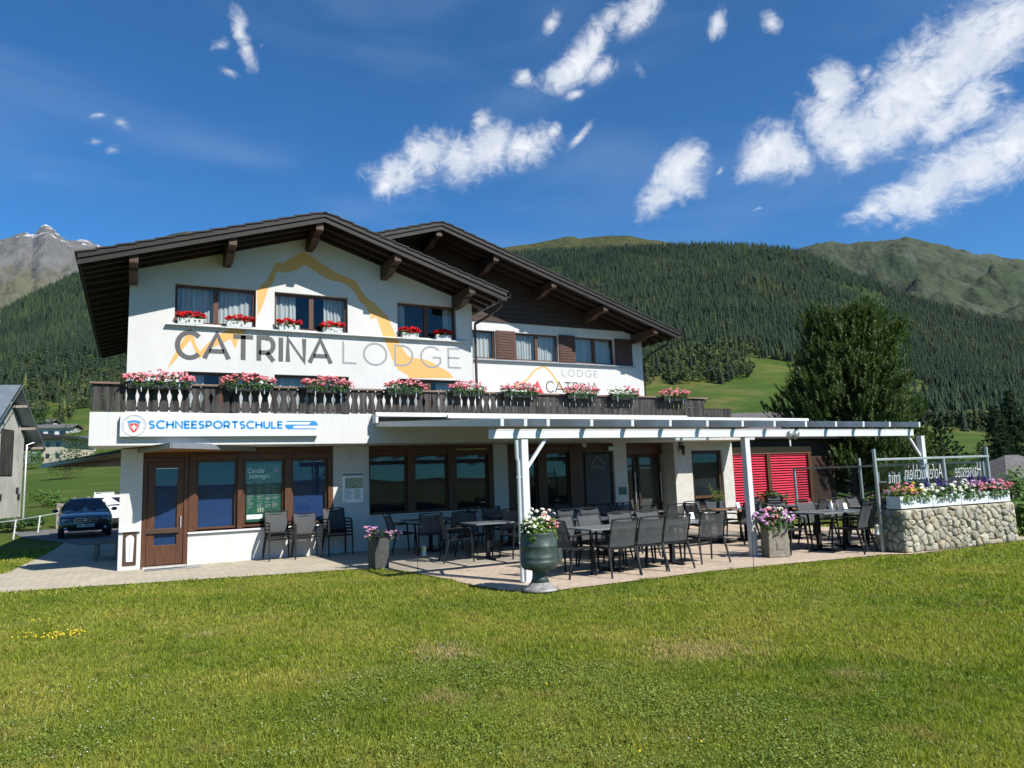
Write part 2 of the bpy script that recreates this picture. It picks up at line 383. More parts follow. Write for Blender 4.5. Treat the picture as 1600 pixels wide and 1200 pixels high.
    m.base(m.ramp(n, [(.35, (.008, .045, .032)), (.58, (.014, .085, .055)), (.7, (.12, .18, .13))]), .3); M['poster'] = m.m
    m = Mat('route_map'); n = m.noise(m.coord('Object', (3, 3, 3)), 6, 6, .7); m.base(m.ramp(n, [(.35, (.10, .16, .09)), (.5, (.24, .28, .18)), (.65, (.42, .42, .36))]), .4); M['map'] = m.m
    # textilene mesh and chair frames
    m = Mat('textilene'); v = m.coord('Object'); w = m.noise(v, 220, 2); n = m.noise(v, 5, 4)
    m.base(m.mix(m.rng(w, .4, .6), (.038, .041, .044), (.088, .091, .094)), .7, 0, .2)
    tr = m.n('ShaderNodeBsdfTransparent'); mx = m.n('ShaderNodeMixShader'); mx.inputs[0].default_value = .14
    m.L.new(m.b.outputs[0], mx.inputs[1]); m.L.new(tr.outputs[0], mx.inputs[2]); m.L.new(mx.outputs[0], m.out.inputs[0]); M['textilene'] = m.m
    M['awning'] = plain('awning_fabric', (.36, .36, .35), .85, 0, .06, 2)
    M['chair_frame'] = plain('anthracite_powder_coat', (.010, .0105, .012), .6, 0, .15, 9, .25)
    M['table_top'] = plain('grey_table_laminate', (.1582, .165, .1683), .42, 0, .1, 6)
    # stone things
    m = Mat('planter_stone'); v = m.coord('Object'); n = m.noise(v, 14, 7, .65); m.base(m.ramp(n, [(.3, (.13, .115, .09)), (.7, (.27, .24, .19))]), .85); m.bump(m.noise(v, 40, 5), .4, .006); M['planter_stone'] = m.m
    m = Mat('dark_planter'); v = m.coord('Object'); n = m.noise(v, 9, 5); m.base(m.ramp(n, [(.3, (.045, .040, .034)), (.7, (.085, .075, .065))]), .8); M['dark_planter'] = m.m
    m = Mat('verdigris_bronze'); v = m.coord('Object'); n = m.noise(v, 7, 7, .65); m.base(m.ramp(n, [(.3, (.030, .042, .038)), (.55, (.060, .082, .072)), (.75, (.13, .16, .14))]), .5, .35); m.bump(n, .3, .008); M['bronze'] = m.m
    m = Mat('worn_foot'); v = m.coord('Object'); n = m.noise(v, 11, 6, .65); m.base(m.ramp(n, [(.35, (.14, .13, .12)), (.65, (.34, .33, .32))]), .6, .2); M['worn_foot'] = m.m
    m = Mat('field_stone'); oi = m.n('ShaderNodeNewGeometry'); rr = oi.outputs['Random Per Island']; v = m.coord('World'); n = m.noise(v, 9, 7, .7)
    c = m.ramp(rr, [(0, (.2318, .2047, .1468)), (.2, (.4326, .394, .2936)), (.4, (.3245, .3167, .2781)), (.6, (.4635, .4326, .3322)), (.8, (.2781, .2588, .2163)), (1, (.4017, .3399, .224))]); c = m.mix(m.rng(n, .35, .7, 0, .5), c, (.2009, .1815, .1275)); c = m.mix(m.rng(m.noise(v, 26, 4), .6, .75, 0, .35), c, (.4249, .4172, .3863))
    m.base(c, .9, 0, .2); m.bump(m.noise(v, 24, 6, .7), .7, .02); M['field_stone'] = m.m
    m = Mat('wall_mortar'); v = m.coord('World'); m.base(m.ramp(m.noise(v, 20, 6), [(.3, (.175, .1615, .1245)), (.7, (.2962, .2761, .2221))]), .95); m.bump(m.noise(v, 50, 4), .5, .01); M['mortar'] = m.m
    m = Mat('barn_plaster'); v = m.coord('World'); n = m.noise(m.coord('World', (1, 1, .5)), 1.1, 8, .7); m.base(m.ramp(n, [(.3, (.2424, .2289, .1953)), (.6, (.3905, .3703, .3299)), (.75, (.4443, .4241, .3905))]), .95); m.bump(m.noise(v, 14, 5), .5, .03); M['barn_plaster'] = m.m
    M['barn_roof'] = plain('blue_grey_tin_roof', (.2289, .2626, .2895), .4, .5, .14, .6)
    M['house_cream'] = plain('cream_render', (.4174, .377, .2962), .85, 0, .08)
    M['house_white'] = plain('white_render', (.4982, .4914, .4712), .85, 0, .05)
    M['house_blue'] = plain('pale_grey_panels', (.2827, .3164, .35), .7, 0, .06)
    # vehicles
    m = Mat('navy_car_paint'); m.base((.0035, .0045, .010), .25, .2); m.b.inputs['Coat Weight'].default_value = 1; m.b.inputs['Coat Roughness'].default_value = .04; M['navy'] = m.m
    m = Mat('white_car_paint'); m.base((.74, .75, .76), .3); m.b.inputs['Coat Weight'].default_value = .8; m.b.inputs['Coat Roughness'].default_value = .05; M['car_white'] = m.m
    M['car_glass'] = plain('car_glass', (.012, .016, .024), .06, 0, .05, 1, .8)
    M['rubber'] = plain('tyre_rubber', (.018, .018, .018), .8, 0, .1)
    M['plastic_black'] = plain('black_plastic', (.016, .016, .017), .5, 0, .1)
    M['chrome'] = plain('chrome', (.6, .6, .62), .15, 1, .03)
    M['lens'] = plain('headlamp_lens', (.45, .48, .52), .12, .4, .05)
    M['plate'] = plain('number_plate', (.62, .63, .62), .4, 0, .03)
    # plants
    def leaf(name, cols, rough=.55, trans=.35, isl=True, spec=.3, glow=(1.5, 1.7, .6)):
        m = Mat(name); g = m.n('ShaderNodeNewGeometry'); r = g.outputs['Random Per Island'] if isl else m.n('ShaderNodeObjectInfo').outputs['Random']
        st = [(i / (len(cols) - 1), c) for i, c in enumerate(cols)]; c = m.ramp(r, st); m.base(c, rough, 0, spec)
        if trans:
            t = m.n('ShaderNodeBsdfTranslucent'); m.L.new(m.mix(1, c, glow, 'MULTIPLY'), t.inputs[0]); mx = m.n('ShaderNodeMixShader'); mx.inputs[0].default_value = trans
            m.L.new(m.b.outputs[0], mx.inputs[1]); m.L.new(t.outputs[0], mx.inputs[2]); m.L.new(mx.outputs[0], m.out.inputs[0])
        return m
    M['leaf'] = leaf('geranium_leaf', [(.028, .075, .012), (.05, .12, .02), (.035, .085, .018), (.075, .15, .03)]).m
    M['leaf_light'] = leaf('bedding_leaf', [(.07, .14, .02), (.12, .19, .03), (.05, .11, .02), (.16, .21, .05)]).m
    M['needles'] = leaf('pine_needles', [(.0336, .0652, .0148), (.0613, .1028, .0217), (.0454, .081, .0178), (.0988, .1433, .0356)], .55, .22).m
    M['spruce'] = leaf('spruce_needles', [(.020, .045, .016), (.036, .068, .024), (.026, .054, .018)], .65, .15).m
    M['shrub'] = leaf('shrub_leaf', [(.05, .11, .018), (.085, .16, .025), (.06, .12, .02), (.12, .19, .04)]).m
    M['dark_leaf'] = leaf('dark_shrub_leaf', [(.020, .050, .012), (.035, .075, .016), (.026, .06, .014)]).m
    for nm, cols in dict(petal_red=[(.55, .008, .012), (.68, .02, .02), (.45, .006, .015)], petal_pink=[(.72, .16, .25), (.80, .34, .38), (.62, .06, .10), (.82, .50, .50), (.75, .20, .30)],
                         petal_mix=[(.60, .05, .10), (.72, .15, .20), (.80, .40, .40), (.66, .08, .12), (.84, .66, .62)], petal_white=[(.80, .80, .70), (.84, .82, .62), (.82, .82, .80)],
                         petal_mauve=[(.55, .24, .55), (.68, .38, .66), (.60, .30, .58), (.76, .56, .72)], petal_violet=[(.035, .025, .13), (.06, .04, .19), (.09, .06, .21)], petal_yellow=[(.75, .55, .03), (.80, .62, .06)]).items():
        M[nm] = leaf(nm, cols, .6, .3, True, .15, (1.1, 1.1, 1.1)).m
    M['bark'] = plain('bark', (.075, .052, .038), .9, 0, .35, 8, .2, .6)
    M['soil'] = plain('soil', (.04, .028, .02), .95, 0, .3, 20)
materials()
# ------------------------------------------------------------------ lie of the land (heights in metres around the lawn)
def curve(pts):
    q = sorted(azel(x, y) for x, y in pts); return np.array([a for a, _ in q]), np.array([e for _, e in q])
RIDGE = [(-500, 520), (-250, 560), (-60, 500), (0, 486), (60, 458), (112, 432), (200, 400), (300, 378), (420, 366), (600, 372), (790, 398), (830, 393), (860, 390), (900, 389), (960, 388), (1020, 386), (1080, 384),
         (1130, 384), (1180, 388), (1230, 393), (1260, 399), (1300, 416), (1340, 433), (1400, 456), (1450, 473), (1500, 486), (1560, 501), (1600, 508), (1750, 540), (2100, 600)]
RA, RE = curve(RIDGE)
R0 = 38.
def vnoise(x, y, sc, oct=4, seed=0):
    """cheap vectorised value noise, -1..1"""
    x = np.asarray(x, float) / sc; y = np.asarray(y, float) / sc; out = 0; amp = 1; tot = 0
    for k in range(oct):
        xi = np.floor(x).astype(np.int64); yi = np.floor(y).astype(np.int64); fx = x - xi; fy = y - yi
        fx = fx * fx * (3 - 2 * fx); fy = fy * fy * (3 - 2 * fy)
        def h(a, b):
            n = (a * 374761393 + b * 668265263 + (seed + k) * 1442695041) & 0xFFFFFFFF
            n = ((n ^ (n >> 13)) * 1274126177) & 0xFFFFFFFF; n = n ^ (n >> 16); return (n & 0xFFFF) / 32767.5 - 1
        v = (h(xi, yi) * (1 - fx) + h(xi + 1, yi) * fx) * (1 - fy) + (h(xi, yi + 1) * (1 - fx) + h(xi + 1, yi + 1) * fx) * fy
        out = out + amp * v; tot += amp; amp *= .5; x = x * 2.03 + 17.1; y = y * 2.03 + 5.3
    return out / tot
def top_el(az): return np.interp(az, np.concatenate([[RA[0] - .5], RA, [RA[-1] + .5]]), np.concatenate([[.0], RE, [.0]]))
def ridge_r(az): return 1400 + 130 * np.sin(az * 5 + .6)
def land_h(X, Y):
    dx = np.asarray(X, float) - CAM.x; dy = np.asarray(Y, float) - CAM.y
    r = np.hypot(dx, dy); az = np.arctan2(dx, dy); R1 = ridge_r(az)
    s = np.clip((r - R0) / (R1 - R0), 0, None); e = top_el(az) * np.minimum(s, 1) ** .75
    h = r * np.tan(e)
    over = np.clip(r - R1, 0, None); h = h - over * .30
    amp = np.clip((r - 220) / 700, 0, 1) * np.clip((R1 * 1.05 - r) / 300, .12, 1)
    h = h + amp * (24 * vnoise(X, Y, 190, 4, 3)) + np.clip((r - 45) / 200, 0, 1) * 1.6 * vnoise(X, Y, 40, 3, 9)
    return h - .012
def to_px(X, Y, Z):
    d = np.stack([np.asarray(X) - CAM.x, np.asarray(Y) - CAM.y, np.asarray(Z) - CAM.z], -1)
    x = d @ np.array(RT); y = d @ np.array(UP); z = d @ np.array(FW); z = np.where(z < 1e-3, 1e-3, z)
    return 800 + F_PX * x / z, 600 - F_PX * y / z, z
def in_poly(px, py, poly):
    ins = np.zeros(np.shape(px), bool); n = len(poly)
    for i in range(n):
        x0, y0 = poly[i]; x1, y1 = poly[(i + 1) % n]
        c = ((y0 > py) != (y1 > py)) & (px < (x1 - x0) * (py - y0) / ((y1 - y0) if y1 != y0 else 1e-9) + x0)
        ins ^= c
    return ins
MEADOWS = [[(1000, 660), (1003, 612), (1035, 592), (1052, 607), (1095, 603), (1150, 598), (1182, 588), (1160, 557), (1240, 566), (1300, 640), (1300, 700), (1000, 700)],
           [(1408, 632), (1418, 608), (1440, 600), (1475, 618), (1460, 628)], [(1380, 720), (1420, 690), (1448, 664), (1500, 682), (1560, 690), (1600, 712), (1800, 740), (1800, 800), (1300, 800)],
           [(68, 640), (78, 628), (98, 632), (92, 652), (76, 660)], [(112, 652), (118, 640), (160, 636), (215, 640), (215, 700), (120, 700)], [(1340, 470), (1352, 456), (1378, 462), (1372, 476)]]
def forest_edge(px): return np.interp(px, [-400, 0, 60, 100, 145, 200, 700, 1000, 1160, 1240, 1400, 1440, 1500, 1600, 2000], [640, 640, 652, 662, 652, 640, 640, 605, 600, 600, 640, 664, 684, 712, 730])
def wooded(px, py, z):
    w = py < forest_edge(px)
    for p in MEADOWS: w &= ~in_poly(px, py, p)
    return w

def lawn_color(m, v):
    """lawn colours that belong to places on the ground: lush, yellowish and dried-out patches"""
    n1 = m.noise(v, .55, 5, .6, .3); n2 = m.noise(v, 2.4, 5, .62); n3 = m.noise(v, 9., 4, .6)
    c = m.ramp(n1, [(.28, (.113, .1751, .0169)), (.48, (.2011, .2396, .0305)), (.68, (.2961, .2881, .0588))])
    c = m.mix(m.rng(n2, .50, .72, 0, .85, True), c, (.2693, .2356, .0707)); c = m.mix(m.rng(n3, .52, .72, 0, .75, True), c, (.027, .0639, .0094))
    dry = None
    for px, py, rx, ry in ((1090, 1014, .62, .16), (1330, 1052, .22, .06), (700, 1018, .40, .14), (320, 990, .22, .06), (690, 1090, .26, .06)):
        g = onZ(px, py); mp = m.n('ShaderNodeMapping', vector_type='TEXTURE'); mp.inputs['Location'].default_value = g; mp.inputs['Rotation'].default_value = (0, 0, -YAW); mp.inputs['Scale'].default_value = (rx, ry * 3, 1)
        m.L.new(v, mp.inputs[0]); ln = m.n('ShaderNodeVectorMath', operation='LENGTH'); m.L.new(mp.outputs[0], ln.inputs[0]); q = ln.outputs['Value']
        dry = q if dry is None else m.math('MINIMUM', dry, q)
    dry = m.math('ADD', dry, m.math('MULTIPLY', m.math('SUBTRACT', m.noise(v, 5, 7, .72), .5), 4.2))
    return m.mix(m.rng(dry, -.1, 1.3, .8, 0, True), c, (.377, .2962, .1615))
def ground_materials():
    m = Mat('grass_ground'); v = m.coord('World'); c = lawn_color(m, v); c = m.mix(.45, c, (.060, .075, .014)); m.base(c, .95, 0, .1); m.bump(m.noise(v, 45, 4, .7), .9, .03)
    # far meadows: mown stripes, hay, bare earth
    n = m.noise(v, .03, 6, .6, .6); nn = m.noise(v, .18, 5, .6); c2 = m.ramp(n, [(.3, (.037, .0707, .0094)), (.5, (.0573, .0909, .0148)), (.64, (.1077, .1111, .0303)), (.78, (.1414, .1144, .0505))])
    c2 = m.mix(m.rng(nn, .45, .75, 0, .5), c2, (.0303, .0573, .0094)); rad = m.n('ShaderNodeVectorMath', operation='DISTANCE'); m.L.new(v, rad.inputs[0]); rad.inputs[1].default_value = CAM
    cc = m.mix(m.rng(rad.outputs['Value'], 18, 40), c, c2)
    cc = m.mix(m.rng(rad.outputs['Value'], 480, 700), cc, m.mix(m.rng(nn, .5, .7, 0, .6), (.0202, .0336, .0094), (.0505, .0639, .0202)))
    m.put(m.b.inputs['Base Color'], cc); M['ground'] = m.m
    m = Mat('grass_blade'); v = m.coord('World'); c = lawn_color(m, v); r = m.n('ShaderNodeNewGeometry').outputs['Random Per Island']
    c = m.mix(1, c, m.ramp(r, [(0, (.75, .80, .8)), (.5, (1.15, 1.12, 1)), (.85, (1.35, 1.30, 1.1)), (1, (1.9, 1.55, 1.6))]), 'MULTIPLY'); m.base(c, .55, 0, .25)
    t = m.n('ShaderNodeBsdfTranslucent'); m.L.new(m.mix(1, c, (1.25, 1.4, .6), 'MULTIPLY'), t.inputs[0]); mx = m.n('ShaderNodeMixShader'); mx.inputs[0].default_value = .42
    m.L.new(m.b.outputs[0], mx.inputs[1]); m.L.new(t.outputs[0], mx.inputs[2]); m.L.new(mx.outputs[0], m.out.inputs[0]); M['blade'] = m.m
    def pavers(name, ca, cb, joint, bw, bh, rot):
        m = Mat(name); v = m.coord('World', (1, 1, 1), (0, 0, rot)); br = m.n('ShaderNodeTexBrick'); m.L.new(v, br.inputs['Vector']); br.inputs['Scale'].default_value = 1
        br.inputs['Brick Width'].default_value = bw; br.inputs['Row Height'].default_value = bh; br.inputs['Mortar Size'].default_value = .006; br.inputs['Mortar Smooth'].default_value = .3; br.inputs['Bias'].default_value = -.1
        br.inputs['Color1'].default_value = ca + (1,); br.inputs['Color2'].default_value = cb + (1,); br.inputs['Mortar'].default_value = joint + (1,)
        w = m.coord('World'); c = m.mix(m.rng(m.noise(w, 1.1, 6, .65), .38, .7, 0, .5), br.outputs['Color'], tuple(.62 * (x + y) / 2 for x, y in zip(ca, cb))); c = m.mix(m.rng(m.noise(w, 30, 4), .55, .8, 0, .35), c, (.30, .27, .21))
        c = m.mix(m.rng(m.noise(w, .7, 4, .7), .60, .72, 0, .35), c, (.10, .11, .05))
        m.base(c, .9, 0, .2); m.bump(m.math('ADD', m.math('MULTIPLY', br.outputs['Fac'], -1.), m.math('MULTIPLY', m.noise(w, 60, 3), .3)), .6, .006); return m.m
    M['pavers'] = pavers('beige_pavers', (.4982, .4409, .3367), (.4039, .3568, .2761), (.202, .175, .1279), .22, .11, .78)
    M['pavers_pink'] = pavers('rose_pavers', (.5252, .4241, .3232), (.4443, .35, .2693), (.2289, .1818, .1347), .22, .11, -.2)
    m = Mat('asphalt'); v = m.coord('World'); m.base(m.ramp(m.noise(v, 3, 8, .7), [(.3, (.1009, .0976, .0909)), (.7, (.1615, .1548, .1447))]), .95); m.bump(m.noise(v, 80, 3), .5, .01); M['asphalt'] = m.m
    # mountains
    m = Mat('forest_canopy'); at = m.n('ShaderNodeAttribute', attribute_name='tint'); c = m.ramp(at.outputs['Fac'], [(0, (.0088, .0202, .0128)), (.40, (.0202, .0364, .0189)), (.7, (.037, .0552, .0229)), (.88, (.0573, .0808, .0256)), (1, (.0909, .1077, .0323))])
    m.base(c, .85, 0, .15); M['forest'] = m.m
    def alp(name, grass, dry, rock, snow, f, rock_at, snow_at):
        m = Mat(name); v = m.coord('World'); g = m.n('ShaderNodeNewGeometry'); sx = m.n('ShaderNodeSeparateXYZ'); m.L.new(v, sx.inputs[0])
        n = m.noise(v, f, 9, .65, .6); n2 = m.noise(m.coord('World', (1, 1, .4)), f * 4, 8, .7, .4); n3 = m.noise(v, f * 11, 6, .7)
        c = m.ramp(n, [(.35, grass), (.62, dry)]); c = m.mix(m.rng(n3, .45, .7, 0, .55), c, tuple(q * .5 for q in grass))
        hz = m.math('ADD', m.math('MULTIPLY', sx.outputs[2], 1.), m.math('MULTIPLY', m.math('SUBTRACT', n2, .5), rock_at[1])); c = m.mix(m.rng(hz, rock_at[0] - 60, rock_at[0] + 60), c, m.ramp(n2, [(.3, tuple(q * .6 for q in rock)), (.65, rock)]))
        c = m.mix(m.rng(n2, .57, .70, 0, .55), c, rock)
        if snow_at:
            s2 = m.math('ADD', sx.outputs[2], m.math('MULTIPLY', m.math('SUBTRACT', m.noise(m.coord('World', (1.2, 1.2, 4.5), (0, .3, 0)), f * 4.0, 7, .66, .8), .5), snow_at[1])); c = m.mix(m.rng(s2, snow_at[0] - 10, snow_at[0] + 25), c, snow)
        m.base(c, .95, 0, .1); m.bump(n3, 1., 25); return m.m
    M['alp_right'] = alp('alpine_slope', (.038, .058, .026), (.066, .076, .044), (.135, .132, .128), (1, 1, 1), .0016, (2600, 500), None)
    M['alp_hump'] = alp('grassy_alp', (.0505, .0639, .0202), (.0841, .0862, .0323), (.1481, .1414, .1144), (1, 1, 1), .003, (2600, 300), None)
    M['peak'] = alp('rocky_peak', (.0673, .0774, .037), (.1279, .1212, .0808), (.1515, .1481, .1414), (.5723, .5858, .6059), .0020, (1120, 900), (1690, 1500))
ground_materials()

def land():
    # one ground sheet: a polar grid round the lawn, fine inside the view, out past the ridge
    a0, a1 = azel(-350, 700)[0], azel(1950, 700)[0]
    az = np.concatenate([np.linspace(a0, a1, 420), np.linspace(a1, a0 + 2 * PI, 90)[1:]]); nA = len(az) - 1; az = az[:nA]
    rr = np.concatenate([np.linspace(0.5, 40, 28), np.geomspace(42, 1900, 150)])
    A, R = np.meshgrid(az, rr); X = CAM.x + R * np.sin(A); Y = CAM.y + R * np.cos(A); Z = land_h(X, Y)
    Z[:28] = -.012
    V = np.stack([X, Y, Z], -1).reshape(-1, 3); n = len(rr); i, j = np.meshgrid(np.arange(n - 1), np.arange(nA), indexing='ij'); jn = (j + 1) % nA
    F = np.stack([i * nA + j, (i + 1) * nA + j, (i + 1) * nA + jn, i * nA + jn], -1).reshape(-1, 4)[:, ::-1]
    V = np.vstack([V, [[CAM.x, CAM.y, -.012]]]); tri = [(nA * n, (k + 1) % nA, k) for k in range(nA)]
    me = mesh_np('ground', V, F, M['ground'], smooth=True); bm = bmesh.new(); bm.from_mesh(me); bm.verts.ensure_lookup_table()
    for t in tri: bm.faces.new([bm.verts[q] for q in t])
    bmesh.ops.recalc_face_normals(bm, faces=bm.faces); bm.to_mesh(me); bm.free()
    if me.polygons[len(me.polygons) // 2].normal.z < 0: me.flip_normals()
    tag(link('ground', me), kind='structure')
land()
def far_mountain(name, ridge, R, mat, depth=.55, rough=60, el0=.03, seed=1, nA=260, nS=90, gully=1.):
    A_, E_ = curve(ridge); az = np.linspace(A_[0], A_[-1], nA); s = np.concatenate([np.linspace(0, 1, nS), np.linspace(1.03, 1.4, 10)])
    S, A = np.meshgrid(s, az, indexing='ij'); et = np.interp(A, A_, E_); r = R * (1 - depth) + R * depth * S
    e = el0 + (et - el0) * np.minimum(S, 1) ** .9; X = CAM.x + r * np.sin(A); Y = CAM.y + r * np.cos(A)
    env = np.clip(np.sin(PI * np.clip(S, 0, 1)) * 1.3, 0.02, 1)
    nz = vnoise(X, Y, R * .12, 6, seed); rd = 1 - np.abs(vnoise(X, Y, R * .07, 5, seed + 20)) * 2
    Z = CAM.z + r * np.tan(e) - np.clip(S - 1, 0, None) * R * depth * .5 + env * rough * (nz + gully * .7 * rd) + rough * .10 * vnoise(X, Y, R * .012, 3, seed + 5)
    V = np.stack([X, Y, Z], -1).reshape(-1, 3); n = len(s); i, j = np.meshgrid(np.arange(n - 1), np.arange(nA - 1), indexing='ij')
    F = np.stack([i * nA + j, (i + 1) * nA + j, (i + 1) * nA + j + 1, i * nA + j + 1], -1).reshape(-1, 4)[:, ::-1]
    tag(link(name, mesh_np(name, V, F, mat, smooth=True)), kind='structure')
far_mountain('mountain', [(1150, 440), (1220, 402), (1255, 387), (1290, 380), (1310, 379), (1330, 381), (1350, 379), (1370, 376), (1395, 374), (1420, 372.5), (1450, 378), (1480, 387), (1520, 395), (1560, 402), (1600, 408), (1680, 420), (1900, 470)], 3600, M['alp_right'], .5, 150, .06, 4, 300, 120, .6)
far_mountain('alp', [(640, 430), (740, 400), (790, 386), (830, 381), (855, 376), (868, 374), (885, 369.5), (897, 369.5), (905, 373), (930, 370), (960, 368), (985, 368.5), (1005, 373), (1030, 376), (1060, 382), (1120, 395)], 2300, M['alp_hump'], .4, 14, .12, 8, 200, 60, .3)
far_mountain('alp', [(225, 395), (250, 372), (268, 366), (290, 361.5), (310, 362), (335, 372), (380, 392)], 2100, M['alp_hump'], .4, 8, .12, 12, 80, 40, .3)
far_mountain('snowy_peak', [(-260, 330), (-150, 350), (-60, 372), (0, 376), (14, 371), (30, 364), (42, 362.5), (52, 366), (58, 360), (62, 355), (67, 351), (72, 349), (80, 352), (88, 361), (96, 368), (105, 374), (120, 374), (140, 378), (155, 384), (200, 402), (260, 420), (330, 440)], 5200, M['peak'], .55, 170, .07, 15, 420, 170, 1.)

# ------------------------------------------------------------------ forest on the mountainside: a far wood of thousands of trees, one mass
def conifer_template(tiers, seg, rnd, slim=.17, broad=False):
    V = []; F = []
    if broad:
        lumps = [(rnd.uniform(-.17, .17), rnd.uniform(-.17, .17), rnd.uniform(.32, .86), rnd.uniform(.10, .17)) for _ in range(8)]
        for k in range(84):
            lx, ly, lz, lr = lumps[k % 8]; d = np.array([rnd.gauss(0, 1), rnd.gauss(0, 1), rnd.gauss(.25, 1)]); d /= np.linalg.norm(d); c = np.array([lx, ly, lz]) + d * lr; u = np.cross(d, [rnd.random(), rnd.random(), .3]); u /= np.linalg.norm(u); w = np.cross(d, u); s_ = rnd.uniform(.045, .085); b = len(V)
            V += [tuple(c - u * s_), tuple(c + w * s_ * .9 - d * .02), tuple(c + u * s_), tuple(c - w * s_ * .9 - d * .02)]; F += [(b, b + 1, b + 2), (b, b + 2, b + 3)]
    else:
        for k in range(tiers):
            t = k / (tiers - 1) if tiers > 1 else 0; zt = 1 - t * .80; zb = zt - (.17 + .9 / tiers * .55); R = slim * (.16 + .98 * t ** .8) * rnd.uniform(.88, 1.1); b = len(V)
            V.append((rnd.uniform(-.01, .01), rnd.uniform(-.01, .01), zt)); ph = rnd.random() * 6
            for q in range(2 * seg):
                a = ph + PI * q / seg; rr = R * (1 if q % 2 == 0 else .55) * rnd.uniform(.85, 1.15); zz = zb if q % 2 == 0 else zb + .05
                V.append((rr * math.cos(a), rr * math.sin(a), zz))
            for q in range(2 * seg): F.append((b, b + 1 + q, b + 1 + (q + 1) % (2 * seg)))
    return np.array(V), np.array(F)
def plant_mass(name, P, H, tint, temps, mat, pick, lean=.02):
    Vs = []; Fs = []; T = []; off = 0
    for k, (tv, tf) in enumerate(temps):
        idx = np.where(pick == k)[0]; n = len(idx)
        if not n: continue
        a = RNG.uniform(0, 2 * PI, n); ca, sa = np.cos(a)[:, None], np.sin(a)[:, None]; h = H[idx][:, None]; w = h * RNG.uniform(.85, 1.2, n)[:, None]
        x = tv[:, 0][None] * ca - tv[:, 1][None] * sa; y = tv[:, 0][None] * sa + tv[:, 1][None] * ca
        V = np.stack([P[idx, 0][:, None] + x * w, P[idx, 1][:, None] + y * w, P[idx, 2][:, None] + tv[:, 2][None] * h], -1)
        F = tf[None] + (np.arange(n) * len(tv))[:, None, None] + off
        Vs.append(V.reshape(-1, 3)); Fs.append(F.reshape(-1, 3)); T.append(np.repeat(tint[idx], len(tv))); off += n * len(tv)
    V = np.vstack(Vs); F = np.vstack(Fs); T = np.concatenate(T); me = mesh_np(name, V, F, mat)
    at = me.attributes.new('tint', 'FLOAT', 'POINT')
    if len(me.vertices) == len(T): at.data.foreach_set('value', T.astype(np.float32))
    return link(name, me)
def forest():
    rnd = random.Random(3); temps = [conifer_template(6, 4, rnd, .15), conifer_template(7, 4, rnd, .18), conifer_template(5, 4, rnd, .13), conifer_template(9, 6, rnd, .19), conifer_template(10, 6, rnd, .17), conifer_template(0, 0, rnd, broad=True), conifer_template(0, 0, rnd, broad=True)]
    a0, a1 = azel(-200, 700)[0], azel(1800, 700)[0]; n = 100000
    az = RNG.uniform(a0, a1, n); r = np.sqrt(RNG.uniform(230 ** 2, 1560 ** 2, n)); X = CAM.x + r * np.sin(az); Y = CAM.y + r * np.cos(az); Z = land_h(X, Y)
    px, py, z = to_px(X, Y, Z); keep = wooded(px, py, z) & (r < ridge_r(az) * 1.02)
    dens = vnoise(X, Y, 55, 3, 31) + .5 * vnoise(X, Y, 210, 2, 33); keep &= ~((dens > .56) & (RNG.random(n) < .85))
    # lines and clumps of trees in the meadows at the foot of the slope
    X, Y, Z, r, px, py = [q[keep] for q in (X, Y, Z, r, px, py)]; n = len(X)
    low = np.clip((forest_edge(px) - py) / 60, 0, 1); H = RNG.uniform(7., 15., n) * (.72 + .28 * np.clip(r / 700, 0, 1)); mixz = vnoise(X, Y, 90, 3, 44)
    broad = (RNG.random(n) < np.where(low < .8, .40 * (1 - low) + .10, .015)) | ((mixz > .45) & (low < 1.0) & (RNG.random(n) < .6)) | ((px < 230) & (py > 560) & (RNG.random(n) < .6))
    patch = (px > 985) & (px < 1190) & (py > 540); broad |= patch & (RNG.random(n) < .75)
    tint = np.clip(.34 + .22 * mixz + .22 * vnoise(X, Y, 260, 3, 77) + .16 * vnoise(X, Y, 30, 2, 78) + RNG.normal(0, .17, n) + np.where(broad, .30, 0) + .10 * np.clip((1100 - r) / 700, -.5, 1) + (px > 1000) * (px < 1190) * (py > 470) * .04, 0, 1); H = np.where(broad, H * .62, H)
    pick = np.where(broad, RNG.integers(5, 7, n), np.where(r < 560, RNG.integers(3, 5, n), RNG.integers(0, 3, n)))
    tag(plant_mass('forest', np.stack([X, Y, Z - .5], -1), H, tint, temps, M['forest'], pick), kind='stuff')
    print('forest trees', n)
forest()

# ------------------------------------------------------------------ paving
def sheet(name, pts, z, mat, kind='structure'):
    bm = bmesh.new(); vs = [bm.verts.new((p[0], p[1], z)) for p in pts]; f = bm.faces.new(vs); f.normal_update()
    if f.normal.z < 0: f.normal_flip()
    me = bpy.data.meshes.new(name); bm.to_mesh(me); bm.free(); me.materials.append(mat); return tag(link(name, me), kind=kind)
EDGE = [onZ(*p) for p in ((-160, 945), (0, 925.5), (110, 918), (215, 911.5), (330, 904), (440, 897), (545, 889.5), (590, 888), (640, 893), (690, 903), (735, 913.5), (785, 922), (840, 926), (930, 915), (1020, 904), (1100, 893.5), (1240, 880), (1385, 866.5), (1425, 866))]
PATH_L = [onZ(*p) for p in ((105, 846), (72, 866), (50, 876), (9, 896), (-60, 905), (-160, 912))]
PAVE = [(p.x, p.y) for p in EDGE] + [(16.9, -8.9), (16.9, .2), (0, .2), (0, 9.0), (.2, 24.)] + [(p.x, p.y) for p in PATH_L]
sheet('terrace', PAVE, 0.0, M['pavers'])
PINK = [(p.x, p.y) for p in EDGE[8:]] + [(16.9, -8.8), (16.9, -.02), (4.6, -.02), (4.55, -4.2)]
sheet('terrace', PINK, .004, M['pavers_pink'])
